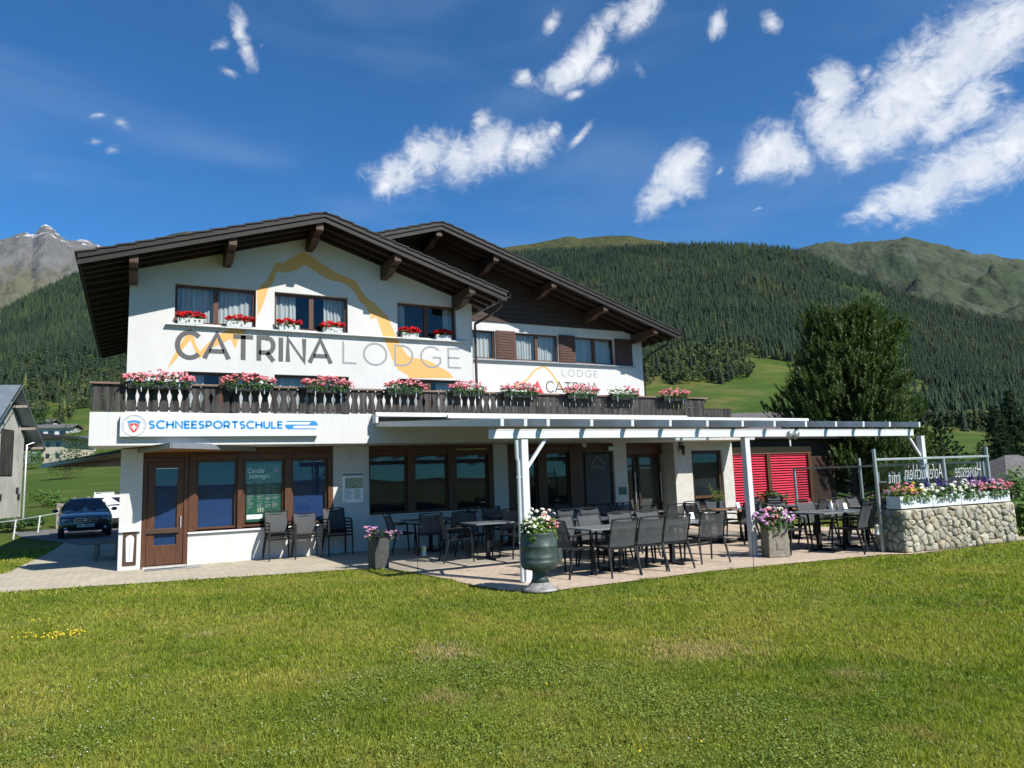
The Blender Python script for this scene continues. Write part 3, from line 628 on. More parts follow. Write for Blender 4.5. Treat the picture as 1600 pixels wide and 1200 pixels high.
sheet('road', [(-1.2, 9.5), (.1, 9.2), (3, 16), (6, 40), (1, 46), (-6.4, 40), (-5.4, 27), (-3.6, 17)] , .008, M['asphalt'])

# ------------------------------------------------------------------ the lawn itself: blades, clover, small flowers
def in_xy(X, Y, poly): return in_poly(X, Y, poly)
def blades(X, Y, hgt, wid):
    n = len(X); a = RNG.uniform(0, 2 * PI, n); ln = RNG.normal(0, .75, (n, 2)) * hgt[:, None] * .62
    dx = np.cos(a) * wid; dy = np.sin(a) * wid; z0 = np.full(n, -.012)
    V = np.stack([np.stack([X - dx, Y - dy, z0], -1), np.stack([X + dx, Y + dy, z0], -1), np.stack([X + ln[:, 0] * .45 + dx * .7, Y + ln[:, 1] * .45 + dy * .7, hgt * .62 - .012], -1), np.stack([X + ln[:, 0] * .45 - dx * .7, Y + ln[:, 1] * .45 - dy * .7, hgt * .62 - .012], -1), np.stack([X + ln[:, 0], Y + ln[:, 1], hgt - .012], -1)], 1).reshape(-1, 3)
    b = np.arange(n)[:, None] * 5; F = np.concatenate([b + np.array([[0, 1, 2]]), b + np.array([[0, 2, 3]]), b + np.array([[3, 2, 4]])], 0); return V, F
def lawn():
    Vs = []; Fs = []; off = 0; a0, a1 = azel(-230, 1000)[0], azel(1830, 1000)[0]
    for r0, r1, d, hm, w in ((2.9, 4.6, 12000, .030, .0020), (4.6, 6.6, 7500, .031, .0027), (6.6, 9.5, 3900, .032, .0040), (9.5, 14, 1700, .034, .0062), (14, 24, 460, .042, .0115), (24, 60, 34, .08, .03)):
        n = int(.5 * (a1 - a0) * (r1 * r1 - r0 * r0) * d); az = RNG.uniform(a0, a1, n); r = np.sqrt(RNG.uniform(r0 * r0, r1 * r1, n)); X = CAM.x + r * np.sin(az); Y = CAM.y + r * np.cos(az)
        k = ~in_xy(X + RNG.normal(0, .03, n) + .07 * vnoise(X, Y, .25, 3, 90), Y + RNG.normal(0, .03, n) + .07 * vnoise(X, Y, .25, 3, 91), PAVE) & ~((X > -1.) & (Y > -.2) & (X < 22)) & ~((X > 12.7) & (X < 16.9) & (Y > -8.95) & (Y < 0))
        if r1 > 24: k &= (X < -1.5) | (X > 17)
        if r1 > 14: k &= ~((X > -6.6) & (X < 6) & (Y > 9) & (Y < 46))
        X, Y = X[k], Y[k]; nz = vnoise(X, Y, .5, 4, 60); k = RNG.random(len(X)) < np.clip(.86 + .7 * nz, .25, 1); X, Y, nz = X[k], Y[k], nz[k]
        h = hm * RNG.uniform(.45, 1.25, len(X)) * (1 + .45 * vnoise(X, Y, 1.3, 3, 61)); V, F = blades(X, Y, h, w * RNG.uniform(.7, 1.3, len(X))); Vs.append(V); Fs.append(F + off); off += len(V)
    # coarser dark tussocks and single weeds standing above the mown turf
    n = 520; az = RNG.uniform(a0, a1, n); r = np.sqrt(RNG.uniform(3. ** 2, 13. ** 2, n)); tx = CAM.x + r * np.sin(az); ty = CAM.y + r * np.cos(az); k = ~in_xy(tx, ty, PAVE) & (ty < -2.6); tx, ty = tx[k], ty[k]; m_ = 46
    sc = RNG.uniform(.6, 1.5, len(tx)); X = np.repeat(tx, m_) + RNG.normal(0, .035, len(tx) * m_) * np.repeat(sc, m_); Y = np.repeat(ty, m_) + RNG.normal(0, .035, len(tx) * m_) * np.repeat(sc, m_); V, F = blades(X, Y, RNG.uniform(.035, .075, len(X)) * np.repeat(sc, m_) ** .5, RNG.uniform(.0022, .0042, len(X))); Vs.append(V); Fs.append(F + off); off += len(V)
    V = np.vstack(Vs); F = np.vstack(Fs); print('blades', len(V) // 5); tag(link('grass', mesh_np('grass', V, F, M['blade'])), kind='stuff')
    # clover leaves (rounded, low) in the nearest part of the lawn
    def scatter(n, r0, r1, seed, thr, x0=-60, x1=1660):
        b0, b1 = azel(x0, 1000)[0], azel(x1, 1000)[0]; az = RNG.uniform(b0, b1, n); r = np.sqrt(RNG.uniform(r0 * r0, r1 * r1, n)); X = CAM.x + r * np.sin(az); Y = CAM.y + r * np.cos(az)
        k = (vnoise(X, Y, .9, 4, seed) + RNG.normal(0, .22, n) - .35 * np.clip((az - b0) / (b1 - b0) - .45, 0, 1) > thr) & ~in_xy(X, Y, PAVE) & (Y < -2.4); return X[k], Y[k]
    X, Y = scatter(120000, 2.9, 6.6, 70, .06, -60, 1660); n = len(X); h = RNG.uniform(.012, .040, n); s = RNG.uniform(.0035, .0075, n); a = RNG.uniform(0, 6.28, n); tl = RNG.normal(0, .35, (n, 2))
    P = []
    for k in range(5):
        ang = a + k * 1.2566; cx = np.cos(ang) * s; cy = np.sin(ang) * s; P.append(np.stack([X + cx, Y + cy, h + cx * tl[:, 0] + cy * tl[:, 1]], -1))
    V = np.stack(P, 1).reshape(-1, 3); F = (np.arange(n)[:, None] * 5 + np.arange(5)[None]); tag(link('clover', mesh_np('clover', V, F, M['clover_leaf'])), kind='stuff')
    def heads(name, X, Y, rad, h0, h1, mat):
        mb = MB(); mb.sm = True
        for x, y in zip(X, Y): mb.ball((x, y, RNG.uniform(h0, h1)), rad * RNG.uniform(.7, 1.25), 5, 3, (1, 1, .8))
        tag(mb.build(name, mat, fix=False), kind='stuff')
    X, Y = scatter(1000, 2.9, 7.5, 70, .10, -60, 900); X2, Y2 = scatter(240, 3, 11, 75, .0, 700, 1660); heads('clover_flowers', np.concatenate([X, X2]), np.concatenate([Y, Y2]), .0050, .015, .036, M['clover_white'])
    g = [onZ(x, y) for x, y in ((100, 998), (92, 995), (112, 996), (122, 994), (84, 999), (35, 1001), (42, 999), (55, 1000), (62, 975), (640, 1030), (860, 1075), (1375, 1085), (1135, 1190), (990, 1190))]
    X = []; Y = []
    for i, p in enumerate(g):
        for k in range(11 if i < 5 else (4 if i < 9 else 1)): X.append(p.x + RNG.normal(0, .07)); Y.append(p.y + RNG.normal(0, .07))
    heads('buttercups', X, Y, .010, .03, .07, M['petal_yellow'])
m = Mat('clover_leaf'); r = m.n('ShaderNodeNewGeometry').outputs['Random Per Island']; m.base(m.ramp(r, [(0, (.0876, .138, .0202)), (.6, (.1347, .1852, .0303)), (1, (.1885, .2289, .0471))]), .6, 0, .2); M['clover_leaf'] = m.m
M['clover_white'] = plain('clover_bloom', (.50, .49, .43), .8, 0, .15, 40)
lawn()
# ------------------------------------------------------------------ the lodge
YF, YO, Y2 = -1.03, -1.23, 1.8         # balcony front, roof overhang front, wall of the rear wing
lodge = thing('lodge', 'white two-gabled alpine lodge with dark timber roofs and a long wooden balcony', 'building', (4, 0, 0))
LO = Vector((-4, 0, 0))                # parts are modelled in world coordinates
def part(mb, name, mat, parent=lodge, bevel=0., **k):
    o = mb.build(name, mat, parent, bevel, **k)
    if parent is lodge: o.location = LO
    return o
def wall_grid(mb, x0, x1, z0, z1, y, opens, depth=.16, topfn=None):
    """front sheet with openings and their reveals; topfn(x) trims the top to a gable"""
    xs = sorted({x0, x1, *[o[0] for o in opens], *[o[1] for o in opens]}); zs = sorted({z0, z1, *[o[2] for o in opens], *[o[3] for o in opens]})
    for i in range(len(xs) - 1):
        for j in range(len(zs) - 1):
            cx, cz = (xs[i] + xs[i + 1]) / 2, (zs[j] + zs[j + 1]) / 2
            if any(o[0] < cx < o[1] and o[2] < cz < o[3] for o in opens): continue
            a, b, c, d = xs[i], xs[i + 1], zs[j], zs[j + 1]; mb.add([(a, y, c), (b, y, c), (b, y, d), (a, y, d)], [(0, 1, 2, 3)])
    for a, b, c, d in opens:
        e = y + depth
        mb.add([(a, y, c), (b, y, c), (b, y, d), (a, y, d), (a, e, c), (b, e, c), (b, e, d), (a, e, d)], [(0, 4, 5, 1), (1, 5, 6, 2), (2, 6, 7, 3), (3, 7, 4, 0)])
def window(x0, x1, z0, z1, y, lights=2, rec=.10, fw=.055, inner='curtain', glass='pane', mull=.10, mat='frame', name='window', parent=None, cover=1., blind_from=0.):
    mb = MB(); d0, d1 = y + rec, y + rec + .06
    mb.box(x0, x0 + fw, d0, d1, z0, z1).box(x1 - fw, x1, d0, d1, z0, z1).box(x0 + fw, x1 - fw, d0, d1, z1 - fw, z1).box(x0 + fw, x1 - fw, d0, d1, z0, z0 + fw)
    w = (x1 - x0) / lights
    for k in range(1, lights): mb.box(x0 + w * k - mull / 2, x0 + w * k + mull / 2, d0 - .008, d1, z0 + fw, z1 - fw)
    o = part(mb, name, M[mat])
    g = MB(); g.box(x0 + fw * .6, x1 - fw * .6, d0 + .028, d0 + .034, z0 + fw * .6, z1 - fw * .6); g.build('pane', M[glass], o)
    if inner == 'curtain':
        c = MB(); c.sm = True; n = 90; yy = d1 + .10
        for a, b in ((x0, x0 + (x1 - x0) * cover / 2), (x1 - (x1 - x0) * cover / 2, x1)):
            vs = []
            for k in range(n + 1):
                x = a + (b - a) * k / n; q = .022 * math.sin(x * 62 + 2 * math.sin(x * 7)) + .012 * math.sin(x * 23); vs += [(x, yy + q, z0), (x, yy + q * .8, z1)]
            c.add(vs, [(2 * k, 2 * k + 2, 2 * k + 3, 2 * k + 1) for k in range(n)])
        c.build('curtain', M['curtain'], o, fix=False)
    elif inner:
        c = MB(); yy = d1 + .05; c.add([(x0, yy, z0), (x1, yy, z0), (x1, yy, z1), (x0, yy, z1)], [(0, 1, 2, 3)]); c.build('blind', M[inner], o, fix=False)  # blue roller blind; elsewhere a near-black sheet painting the dark room
    return o
RX, RZ, SL = 3.95, 7.88, .317
def zt(x): return RZ - SL * abs(x - RX)
def zu(x): return zt(x) - .20
W1 = 8.19
A_ = lambda px, py: onY(px, py, 0)
up = [(A_(273.5, 470).x, A_(400, 470).x), (A_(429, 480).x, A_(543.5, 490).x), (A_(621, 500).x, A_(712.5, 505).x)]
zs_, zt_ = 5.32, 6.215
lowz = A_(287, 580).z
low = [(A_(287, 580).x, A_(405, 585).x), (A_(429, 587).x, A_(545, 590).x), (A_(622, 591).x, A_(719, 593).x)]
wall = MB(); ops = [(a, b, zs_, zt_) for a, b in up] + [(a, b, 3.25, lowz) for a, b in low]
wall_grid(wall, 0, W1, 2.53, 6.30, 0, ops, .16)
wall.add([(0, 0, 6.30), (W1, 0, 6.30), (W1, 0, zu(W1) + .06), (RX, 0, zu(RX) + .06), (0, 0, zu(0) + .06)], [(0, 1, 2, 3, 4)])
for x in (0, W1): wall.add([(x, 0, 0 if x == 0 else 2.5), (x, 10.3, 0 if x == 0 else 2.5), (x, 10.3, zu(x)), (x, 0, zu(x))], [(0, 1, 2, 3)])
wall.add([(0, 10.3, 0), (W1, 10.3, 0), (W1, 10.3, zu(W1)), (RX, 10.3, zu(RX)), (0, 10.3, zu(0))], [(0, 1, 2, 3, 4)])
part(wall, 'wall', M['plaster'], fix=False)
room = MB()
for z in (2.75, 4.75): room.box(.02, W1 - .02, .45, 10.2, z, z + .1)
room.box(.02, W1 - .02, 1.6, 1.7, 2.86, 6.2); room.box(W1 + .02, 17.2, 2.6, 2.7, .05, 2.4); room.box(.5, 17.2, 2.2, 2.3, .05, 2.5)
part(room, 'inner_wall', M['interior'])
for i, (a, b) in enumerate(up): window(a, b, zs_, zt_, 0, 2, .10, .055, 'curtain', 'pane', .11, cover=(1., .62, .34)[i])
for i, (a, b) in enumerate(low): window(a, b, 3.25, lowz, 0, 2, .10, .055, 'curtain', 'pane', .12, cover=(.55, 1., .7)[i])
ledge = MB(); x = .72
while x < 8.0:
    ledge.box(x, min(x + .598, 8.02), -.115, -.005, zs_ - .075, zs_ - .05); x += .606
part(ledge, 'window_ledge', M['white_paint'], bevel=.004)
# roofs ---------------------------------------------------------------
def roof(xr, zr, sl, xl, xrgt, yf, yb, ywall, purl, wz, left_tails=False):
    top = MB(); th = .085
    f = lambda x: zr - sl * abs(x - xr)
    for a, b in ((xl, xr), (xr, xrgt)):
        vs = []
        for x in (a, b):
            for y in (yf, yb): vs += [(x, y, f(x) - .115), (x, y, f(x))]
        top.add(vs, [(0, 1, 5, 4), (2, 6, 7, 3), (1, 3, 7, 5), (0, 4, 6, 2), (0, 2, 3, 1), (4, 5, 7, 6)])
    o = part(top, 'roof', M['roof_timber'])
    til = MB(); n = 0                                                       # tiles: overlapping courses, seen at the verge and eaves
    for a, b in ((xl - .05, xr), (xrgt + .05, xr)):
        m = int(abs(b - a) / .33)
        for k in range(m):
            xa, xb = a + (b - a) * k / m, a + (b - a) * (k + 1) / m + .04 * (1 if b > a else -1); za, zb = f(xa) + .035, f(xb) + .008
            til.add([(xa, yf - .06, za), (xb, yf - .06, zb), (xb, yb, zb), (xa, yb, za), (xa, yf - .06, za - .03), (xb, yf - .06, zb - .03), (xb, yb, zb - .03), (xa, yb, za - .03)], [(0, 1, 2, 3), (4, 7, 6, 5), (0, 4, 5, 1), (3, 2, 6, 7), (0, 3, 7, 4)])
    til.build('tiles', M['tiles'], o)
    bb = MB()                                                               # two stepped verge boards
    for (dz0, dz1, y0, y1) in ((.0, -.115, -.035, -.002), (-.085, -.235, -.002, .030)):
        for a, b in ((xl, xr), (xr, xrgt)):
            vs = []
            for y in (yf + y0, yf + y1):
                vs += [(a, y, f(a) + dz1), (b, y, f(b) + dz1), (b, y, f(b) + dz0), (a, y, f(a) + dz0)]
            bb.add(vs, [(0, 1, 2, 3), (4, 7, 6, 5), (0, 4, 5, 1), (1, 5, 6, 2), (2, 6, 7, 3), (3, 7, 4, 0)])
    bb.build('verge_board', M['barge'], o)
    d = ywall - yf
    for y in (yf + d * .34, yf + d * .67, ywall - .045):
        for a, b in ((xl + .04, xr), (xr, xrgt - .04)): MB().bar((a, y, f(a) - .165), (b, y, f(b) - .165), .075, .10).build('rafter', M['roof_timber'], o)
    y = ywall + .5
    while y < yb - .2:                                                      # rafter tails under the side eaves
        for a, b in ((xl + .05, xl + 1.1), (xrgt - .05, xrgt - .9)): MB().bar((a, y, f(a) - .165), (b, y, f(b) - .165), .08, .10).build('rafter', M['roof_timber'], o)
        y += .62
    for x in purl:
        p = MB(); zz = f(x) - .205; y0 = yf + .07; p.prism([(ywall + .02, zz - wz), (ywall - .52, zz - wz), (ywall - .80, zz - wz + .10), (ywall - .80, zz - .20), (y0 + .02, zz - .20), (y0, zz - .17), (y0, zz), (ywall + .02, zz)], lambda u, v, w, x=x: (x - .085 + w, u, v), .17)
        p.build('purlin', M['purlin'], o, .006)
    return o
r1 = roof(RX, RZ, SL, -.92, 8.62, YO, 10.8, 0, (.07, 1.97, 3.85, 5.73, 7.69), .36)
B_ = lambda px, py: onY(px, py, Y2)
p_r = onY(690, 346, Y2 - 1.3); p_e = onY(1062, 519, Y2 - 1.3); sl2 = (p_r.z - p_e.z) / (p_e.x - p_r.x); W2 = B_(1006, 600).x
zt2 = lambda x: p_r.z - sl2 * abs(x - p_r.x)
BR = [onY(px, py, Y2 - 1.2).x for px, py in ((686, 372), (775, 410), (865, 450), (946, 490), (1024, 522))]
r2 = roof(p_r.x, p_r.z, sl2, 4.3, p_e.x, Y2 - 1.3, 11.5, Y2, BR, .30)
g = MB(); wt = (B_(741, 501).z + B_(997, 517).z) / 2
def gut(o, x, y0, y1, z):
    g = MB(); pr = [(-.06, .045), (-.058, -.01), (-.035, -.045), (0, -.055), (.035, -.045), (.058, -.01), (.06, .045), (.05, .045), (.048, -.008), (.03, -.036), (0, -.045), (-.03, -.036), (-.048, -.008), (-.05, .045)]
    g.prism(pr, lambda u, v, w: (x + u, y0 + w, z + v), y1 - y0); g.build('gutter', M['copper'], o)
gut(r1, 8.70, YO + .03, 10.7, zt(8.62) - .07); gut(r2, p_e.x + .09, Y2 - 1.25, 11.4, zt2(p_e.x) - .07)
def pipe(o, pts, r=.038): MB().tube(pts, r, 10).build('downpipe', M['copper'], o)
pipe(r1, [(8.70, -.75, zt(8.62) - .12), (8.70, -.75, zt(8.62) - .25), (8.45, -.35, zt(8.62) - .50), (8.25, -.06, zt(8.62) - .62), (8.245, -.06, zt(8.62) - .8), (8.245, -.06, 3.2)])
pipe(r2, [(p_e.x + .09, Y2 - .6, zt2(p_e.x) - .12), (p_e.x + .08, Y2 - .6, zt2(p_e.x) - .25), (W2 + .2, Y2 - .2, zt2(p_e.x) - .55), (W2 + .055, Y2 + .05, zt2(p_e.x) - .75), (W2 + .055, Y2 + .05, 3.2)])
# rear wing -----------------------------------------------------------
q = lambda a: B_(a, 545).x
z2t = (B_(741, 517.5).z + B_(985, 530).z) / 2; z2b = (B_(741, 560.5).z + B_(987, 571).z) / 2
wn = [(W1 + .02, q(774)), (q(806), q(872)), (q(899), q(959))]; sh = [(q(774) + .02, q(805)), (q(873), q(898)), (q(960), q(986.5))]
w2 = MB(); wall_grid(w2, W1, W2, 2.6, wt, Y2, [(a, b, z2b, z2t) for a, b in wn], .14)
w2.add([(W2, Y2, 2.6), (W2, 11, 2.6), (W2, 11, zt2(W2) - .2), (W2, Y2, zt2(W2) - .2)], [(0, 1, 2, 3)]); w2.add([(W1, 2.05, 3), (W2, 2.05, 3), (W2, 2.05, 3.1), (W1, 2.05, 3.1)], [(0, 1, 2, 3)])
part(w2, 'wall', M['plaster'], fix=False)
gb = MB(); n = 0; z = wt - .03
while z < zt2(p_r.x) - .2:                                                  # horizontal boarding of the gable
    z1 = z + .145; xr_ = p_r.x + (p_r.z - .13 - (z + z1) / 2) / sl2; xl_ = max(W1 - 1.5, p_r.x - (p_r.z - .13 - (z + z1) / 2) / sl2); xr_ = min(xr_, W2 + .01)
    if xr_ > xl_: gb.box(xl_, xr_, Y2 - .05, Y2 - .02 + .006 * (n % 2), z, z1 - .012)
    z = z1; n += 1
gb.add([(W1 - 1.5, Y2 - .012, wt - .02), (W2, Y2 - .012, wt - .02), (W2, Y2 - .012, zt2(W2) - .1), (p_r.x, Y2 - .012, p_r.z - .15), (W1 - 1.5, Y2 - .012, zt2(W1 - 1.5) - .15)], [(0, 1, 2, 3, 4)])
part(gb, 'gable_boarding', M['gable_boards'])
for (a, b), l in zip(wn, (1, 2, 2)): window(a, b, z2b, z2t, Y2, l, .07, .05, 'curtain', 'pane', .10)
for a, b in sh:
    s = MB(); s.box(a, b, Y2 - .045, Y2 - .012, z2b - .02, z2t + .02)
    z = z2b + .03
    while z < z2t - .05: s.box(a + .05, b - .05, Y2 - .062, Y2 - .046, z, z + .068); z += .083
    part(s, 'shutter', M['shutter'], bevel=.003)
s = MB().box(W1 + .01, q(990), Y2 - .10, Y2 - .004, z2b - .06, z2b - .025); part(s, 'window_ledge', M['metal_lit'])
an = MB(); a = onY(618, 352, 6.0)
for dx in (-.12, 0, .13): an.tube([(a.x + dx, 6, zt2(a.x) - .1), (a.x + dx, 6, zt2(a.x) + .42 + dx * .3)], .012, 6)
an.box(a.x - .16, a.x + .17, 5.99, 6.01, zt2(a.x) + .12, zt2(a.x) + .135); an.box(a.x - .16, a.x + .17, 5.99, 6.01, zt2(a.x) + .28, zt2(a.x) + .295); an.build('antenna', M['alu'], r2)
# balcony -------------------------------------------------------------
FZ0, FZ1 = 2.53, 3.20; XL, XR = -.61, 15.42
b = MB(); b.box(XL, XR, YF, .0 - .004, FZ0, FZ1); b.box(W1 + .01, XR, .002, Y2 - .004, 2.75, 3.1)
bal = part(b, 'balcony', M['fascia'], bevel=.006)
RAILZ = onY(144, 597, YF).z
bd = MB(); sp = .199; gaps = [(0, .06), (.03, .034), (.06, .016), (.12, .014), (.30, .020), (.40, .044), (.52, .078), (.60, .086), (.67, .062), (.74, .026), (.80, .016), (.93, .014), (.97, .03), (1, .055)]
z0, z1 = FZ1 + .02, RAILZ - .03; x = XL + .02; rb = random.Random(5); k = 0
while x < XR - .1:
    cxx = x + sp / 2; jt = rb.uniform(-.006, .006); tight = (.30 if (8.4 < cxx < 14.2 or cxx > 14.9) else (.55 if rb.random() < .12 else 1.))
    if cxx < XL + .75: tight = .55
    R_ = [(cxx + sp / 2 - gp * tight / 2 + jt * .3, z0 + t * (z1 - z0)) for t, gp in gaps]; L_ = [(cxx - sp / 2 + gp * tight / 2 + jt * .3, zz) for (xx, zz), (t, gp) in zip(R_, gaps)]
    yy = YF + .02 + rb.uniform(0, .006); bd.prism(L_ + R_[::-1], lambda u, v, w, yy=yy: (u, yy + w, v), .026); x += sp; k += 1
bd.build('board_panel', M['old_boards'], bal)
rl = MB(); rl.box(XL - .02, XR + .02, YF - .035, YF + .075, RAILZ - .028, RAILZ + .012); rl.build('handrail', M['rail_wood'], bal, .004)
rr_ = MB(); rr_.box(XL, XR, YF + .05, YF + .085, RAILZ - .12, RAILZ - .06); rr_.box(XL, XR, YF + .05, YF + .085, FZ1 + .06, FZ1 + .12); x = XL + .3
while x < XR: rr_.box(x, x + .05, YF + .05, YF + .10, FZ1, RAILZ - .03); x += 1.6
rr_.build('back_rail', M['metal_dark'], bal)
rt = MB(); x = XR + .03                                                      # lower boarded parapet that carries on to the east
while x < 17.3:
    rt.box(x, x + .165, -.03, -.004, 3.02, 3.555 + .01 * math.sin(x * 9)); x += .172
rt.box(XR + .03, 17.35, -.045, .01, 3.56, 3.60); rt.build('side_parapet', M['old_boards'], bal)
# ground floor ----------------------------------------------------------
def box_part(name, mat, *bs, bevel=.004):
    mb = MB()
    for q_ in bs: mb.box(*q_)
    return part(mb, name, M[mat], bevel=bevel)
box_part('pillar', 'plaster', (-.05, .37, -.03, .42, 0, FZ0 - .004))
box_part('pillar', 'plaster', (4.42, 5.30, -.005, .30, 0, FZ0 - .004))
box_part('pillar', 'plaster', (8.70, 9.12, -.02, .30, 0, FZ0 - .004))
px1, px2 = A_(962, 720).x, A_(975, 720).x
box_part('pillar', 'plaster', (12.60, 13.06, -.03, .35, 0, FZ0 - .004))
box_part('dado', 'plaster', (1.27, 4.415, .02, .2, 0, .655)); box_part('dado', 'plaster', (5.305, 8.695, .05, .25, 0, .80)); box_part('dado', 'plaster', (9.125, 12.595, .05, .25, 0, .72))
box_part('window_sill', 'white_paint', (1.262, 4.418, -.045, .12, .662, .70)); box_part('window_sill', 'white_paint', (5.303, 8.698, -.015, .12, .806, .84))
def bays(xs, z0, z1, zl, y, inner, glass, hz=FZ0 - .004, post=.055):
    """timber posts at xs, a lintel above and a glazed window in each bay"""
    for k, (a, b) in enumerate(xs):
        o = window(a, b, z0, z1, y + .02, 1, .05, .045, inner[k], glass[k], mat='frame')
    for k in range(len(xs) - 1): part(MB().box(xs[k][1] + .002, xs[k + 1][0] - .002, y - .02, y + .14, zl, hz), 'mullion', M['frame'], bevel=.006)
    mb = MB(); lo = z1 + .002
    mb.box(xs[0][0], xs[-1][1], y + .0, y + .05, lo, lo + (hz - lo) * .52 - .008); mb.box(xs[0][0], xs[-1][1], y + .0, y + .05, lo + (hz - lo) * .52, hz - .003)
    part(mb, 'lintel', M['frame_h'], bevel=.004)
bays([(1.42, 2.27), (2.40, 3.30), (3.46, 4.30)], .74, 2.25, .705, .0, ['blind_blue', None, 'blind_blue'], ['pane', 'pane', 'pane'])
box_part('mullion', 'frame', (1.272, 1.418, -.02, .12, .705, 2.52)); box_part('mullion', 'frame', (4.302, 4.416, -.02, .12, .705, 2.52))
bays([(5.31, 6.30), (6.49, 7.40), (7.63, 8.56)], .85, 2.30, .845, .03, ['unlit_room', 'unlit_room', 'unlit_room'], ['pane'] * 3)
box_part('mullion', 'frame', (8.562, 8.696, .01, .14, .845, 2.52))
d1, d2, d3, d4 = [A_(p, 730).x for p in (810, 841, 855, 891)]
bays([(d1, d2), (d3, d4)], .76, 2.30, .725, .03, ['unlit_room', 'unlit_room'], ['pane'] * 2)
e1, e2 = A_(911, 730).x, A_(958, 730).x
box_part('mullion', 'frame', (9.125, d1 - .002, .01, .14, .725, 2.52)); box_part('mullion', 'frame', (d4 + .002, e1 - .002, .01, .14, .725, 2.52)); box_part('lintel', 'frame_h', (e1, 12.596, .0, .1, 2.27, 2.52))
box_part('wood_panel', 'gable_boards', (e1, 12.596, .06, .10, .725, 2.265))
# entrance door of the ski school
def door(x0, x1, z1, y, name='door'):
    mb = MB(); mb.box(x0, x0 + .085, y, y + .1, .02, z1).box(x1 - .085, x1, y, y + .1, .02, z1).box(x0 + .085, x1 - .085, y, y + .1, z1 - .09, z1)
    a, b = x0 + .09, x1 - .09; t = z1 - .095; y += .03
    mb.box(a, a + .15, y, y + .05, .05, t).box(b - .13, b, y, y + .05, .05, t).box(a + .15, b - .13, y, y + .05, t - .13, t).box(a + .15, b - .13, y, y + .05, .05, .46).box(a + .15, b - .13, y + .005, y + .05, .72, .80)
    o = part(mb, name, M['frame'], bevel=.005)
    MB().box(a + .15, b - .13, y + .02, y + .026, .46, .72).box(a + .15, b - .13, y + .02, y + .026, .80, t - .13).build('pane', M['pane'], o)
    c = MB(); c.box(a + .13, b - .11, y + .055, y + .06, .44, .73).box(a + .13, b - .11, y + .055, y + .06, .78, t - .115); c.build('blind', M['blind_blue'], o)
    MB().box(a - .02, b - .06, y - .045, y - .012, .71, .815).build('push_bar', M['purlin'], o, .006)
    MB().tube([(b - .05, y - .05, .82), (b - .05, y - .05, 1.06)], .011, 8).tube([(b - .05, y, .84), (b - .05, y - .05, .84)], .008, 6).tube([(b - .05, y, 1.04), (b - .05, y - .05, 1.04)], .008, 6).build('handle', M['alu'], o)
    MB().box(a + .15, b - .13, y - .006, y + .0, t - .145, t - .13).build('trim', M['alu'], o)
    return o
door(.375, 1.265, 2.32, .0)
box_part('lintel', 'frame_h', (.375, 1.265, .01, .06, 2.325, 2.522))
box_part('doorstep', 'stucco', (.40, 1.25, -.20, .06, 0.001, .03)); box_part('foot_grating', 'metal_grey', (.45, 1.5, -.62, -.30, .006, .016))
# recessed main entrance and the stuccoed corner
XE = 17.27
s0 = A_(1052, 700).x; wx0, wx1 = A_(1079, 703).x, A_(1127, 703).x
st = MB(); wall_grid(st, s0, XE, 0, 2.60, -.02, [(wx0, wx1, .45, 2.27)], .14); st.add([(XE, -.02, 0), (XE, 6, 0), (XE, 6, 2.6), (XE, -.02, 2.6)], [(0, 1, 2, 3)]); st.add([(s0, -.02, 0), (s0, .9, 0), (s0, .9, 2.6), (s0, -.02, 2.6)], [(0, 1, 2, 3)])
part(st, 'wall', M['stucco'], fix=False)
window(wx0, wx1, .45, 2.27, -.02, 1, .08, .11, 'unlit_room', 'pane', mat='gable_boards')
box_part('window_rail', 'frame', (wx0 + .12, wx1 - .12, .045, .10, .78, .86))
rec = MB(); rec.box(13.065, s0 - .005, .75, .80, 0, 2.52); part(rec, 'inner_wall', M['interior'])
dd = (13.15, 13.95, s0 - .06)
box_part('lintel', 'frame_h', (13.065, s0 - .005, .55, .62, 2.2, 2.52))
for a, b in ((13.10, 13.78), (13.90, s0 - .10)):
    mb = MB(); mb.box(a, a + .07, .55, .61, .02, 2.19).box(b - .07, b, .55, .61, .02, 2.19).box(a + .07, b - .07, .55, .61, 2.1, 2.19).box(a + .07, b - .07, .55, .61, .02, .16).box(a + .07, b - .07, .555, .605, 1.82, 1.88)
    o = part(mb, 'door', M['gable_boards'], bevel=.004); MB().box(a + .07, b - .07, .575, .581, .16, 2.1).build('pane', M['pane'], o); MB().tube([(b - .035, .51, .75), (b - .035, .51, 1.65)], .013, 8).build('handle', M['alu'], o)
b = MB(); b.box(XR + .0, XE + .05, -.06, 6, 2.62, 3.0); b.box(XR + .02, XE + .12, -.75, -.065, 2.93, 3.0); part(b, 'flat_roof', M['metal_dark'])
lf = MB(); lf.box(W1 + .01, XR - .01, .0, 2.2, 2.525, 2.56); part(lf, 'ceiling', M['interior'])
box_part('soffit', 'stucco', (XR + .01, XE - .01, YF, -.03, FZ0, FZ0 + .09))
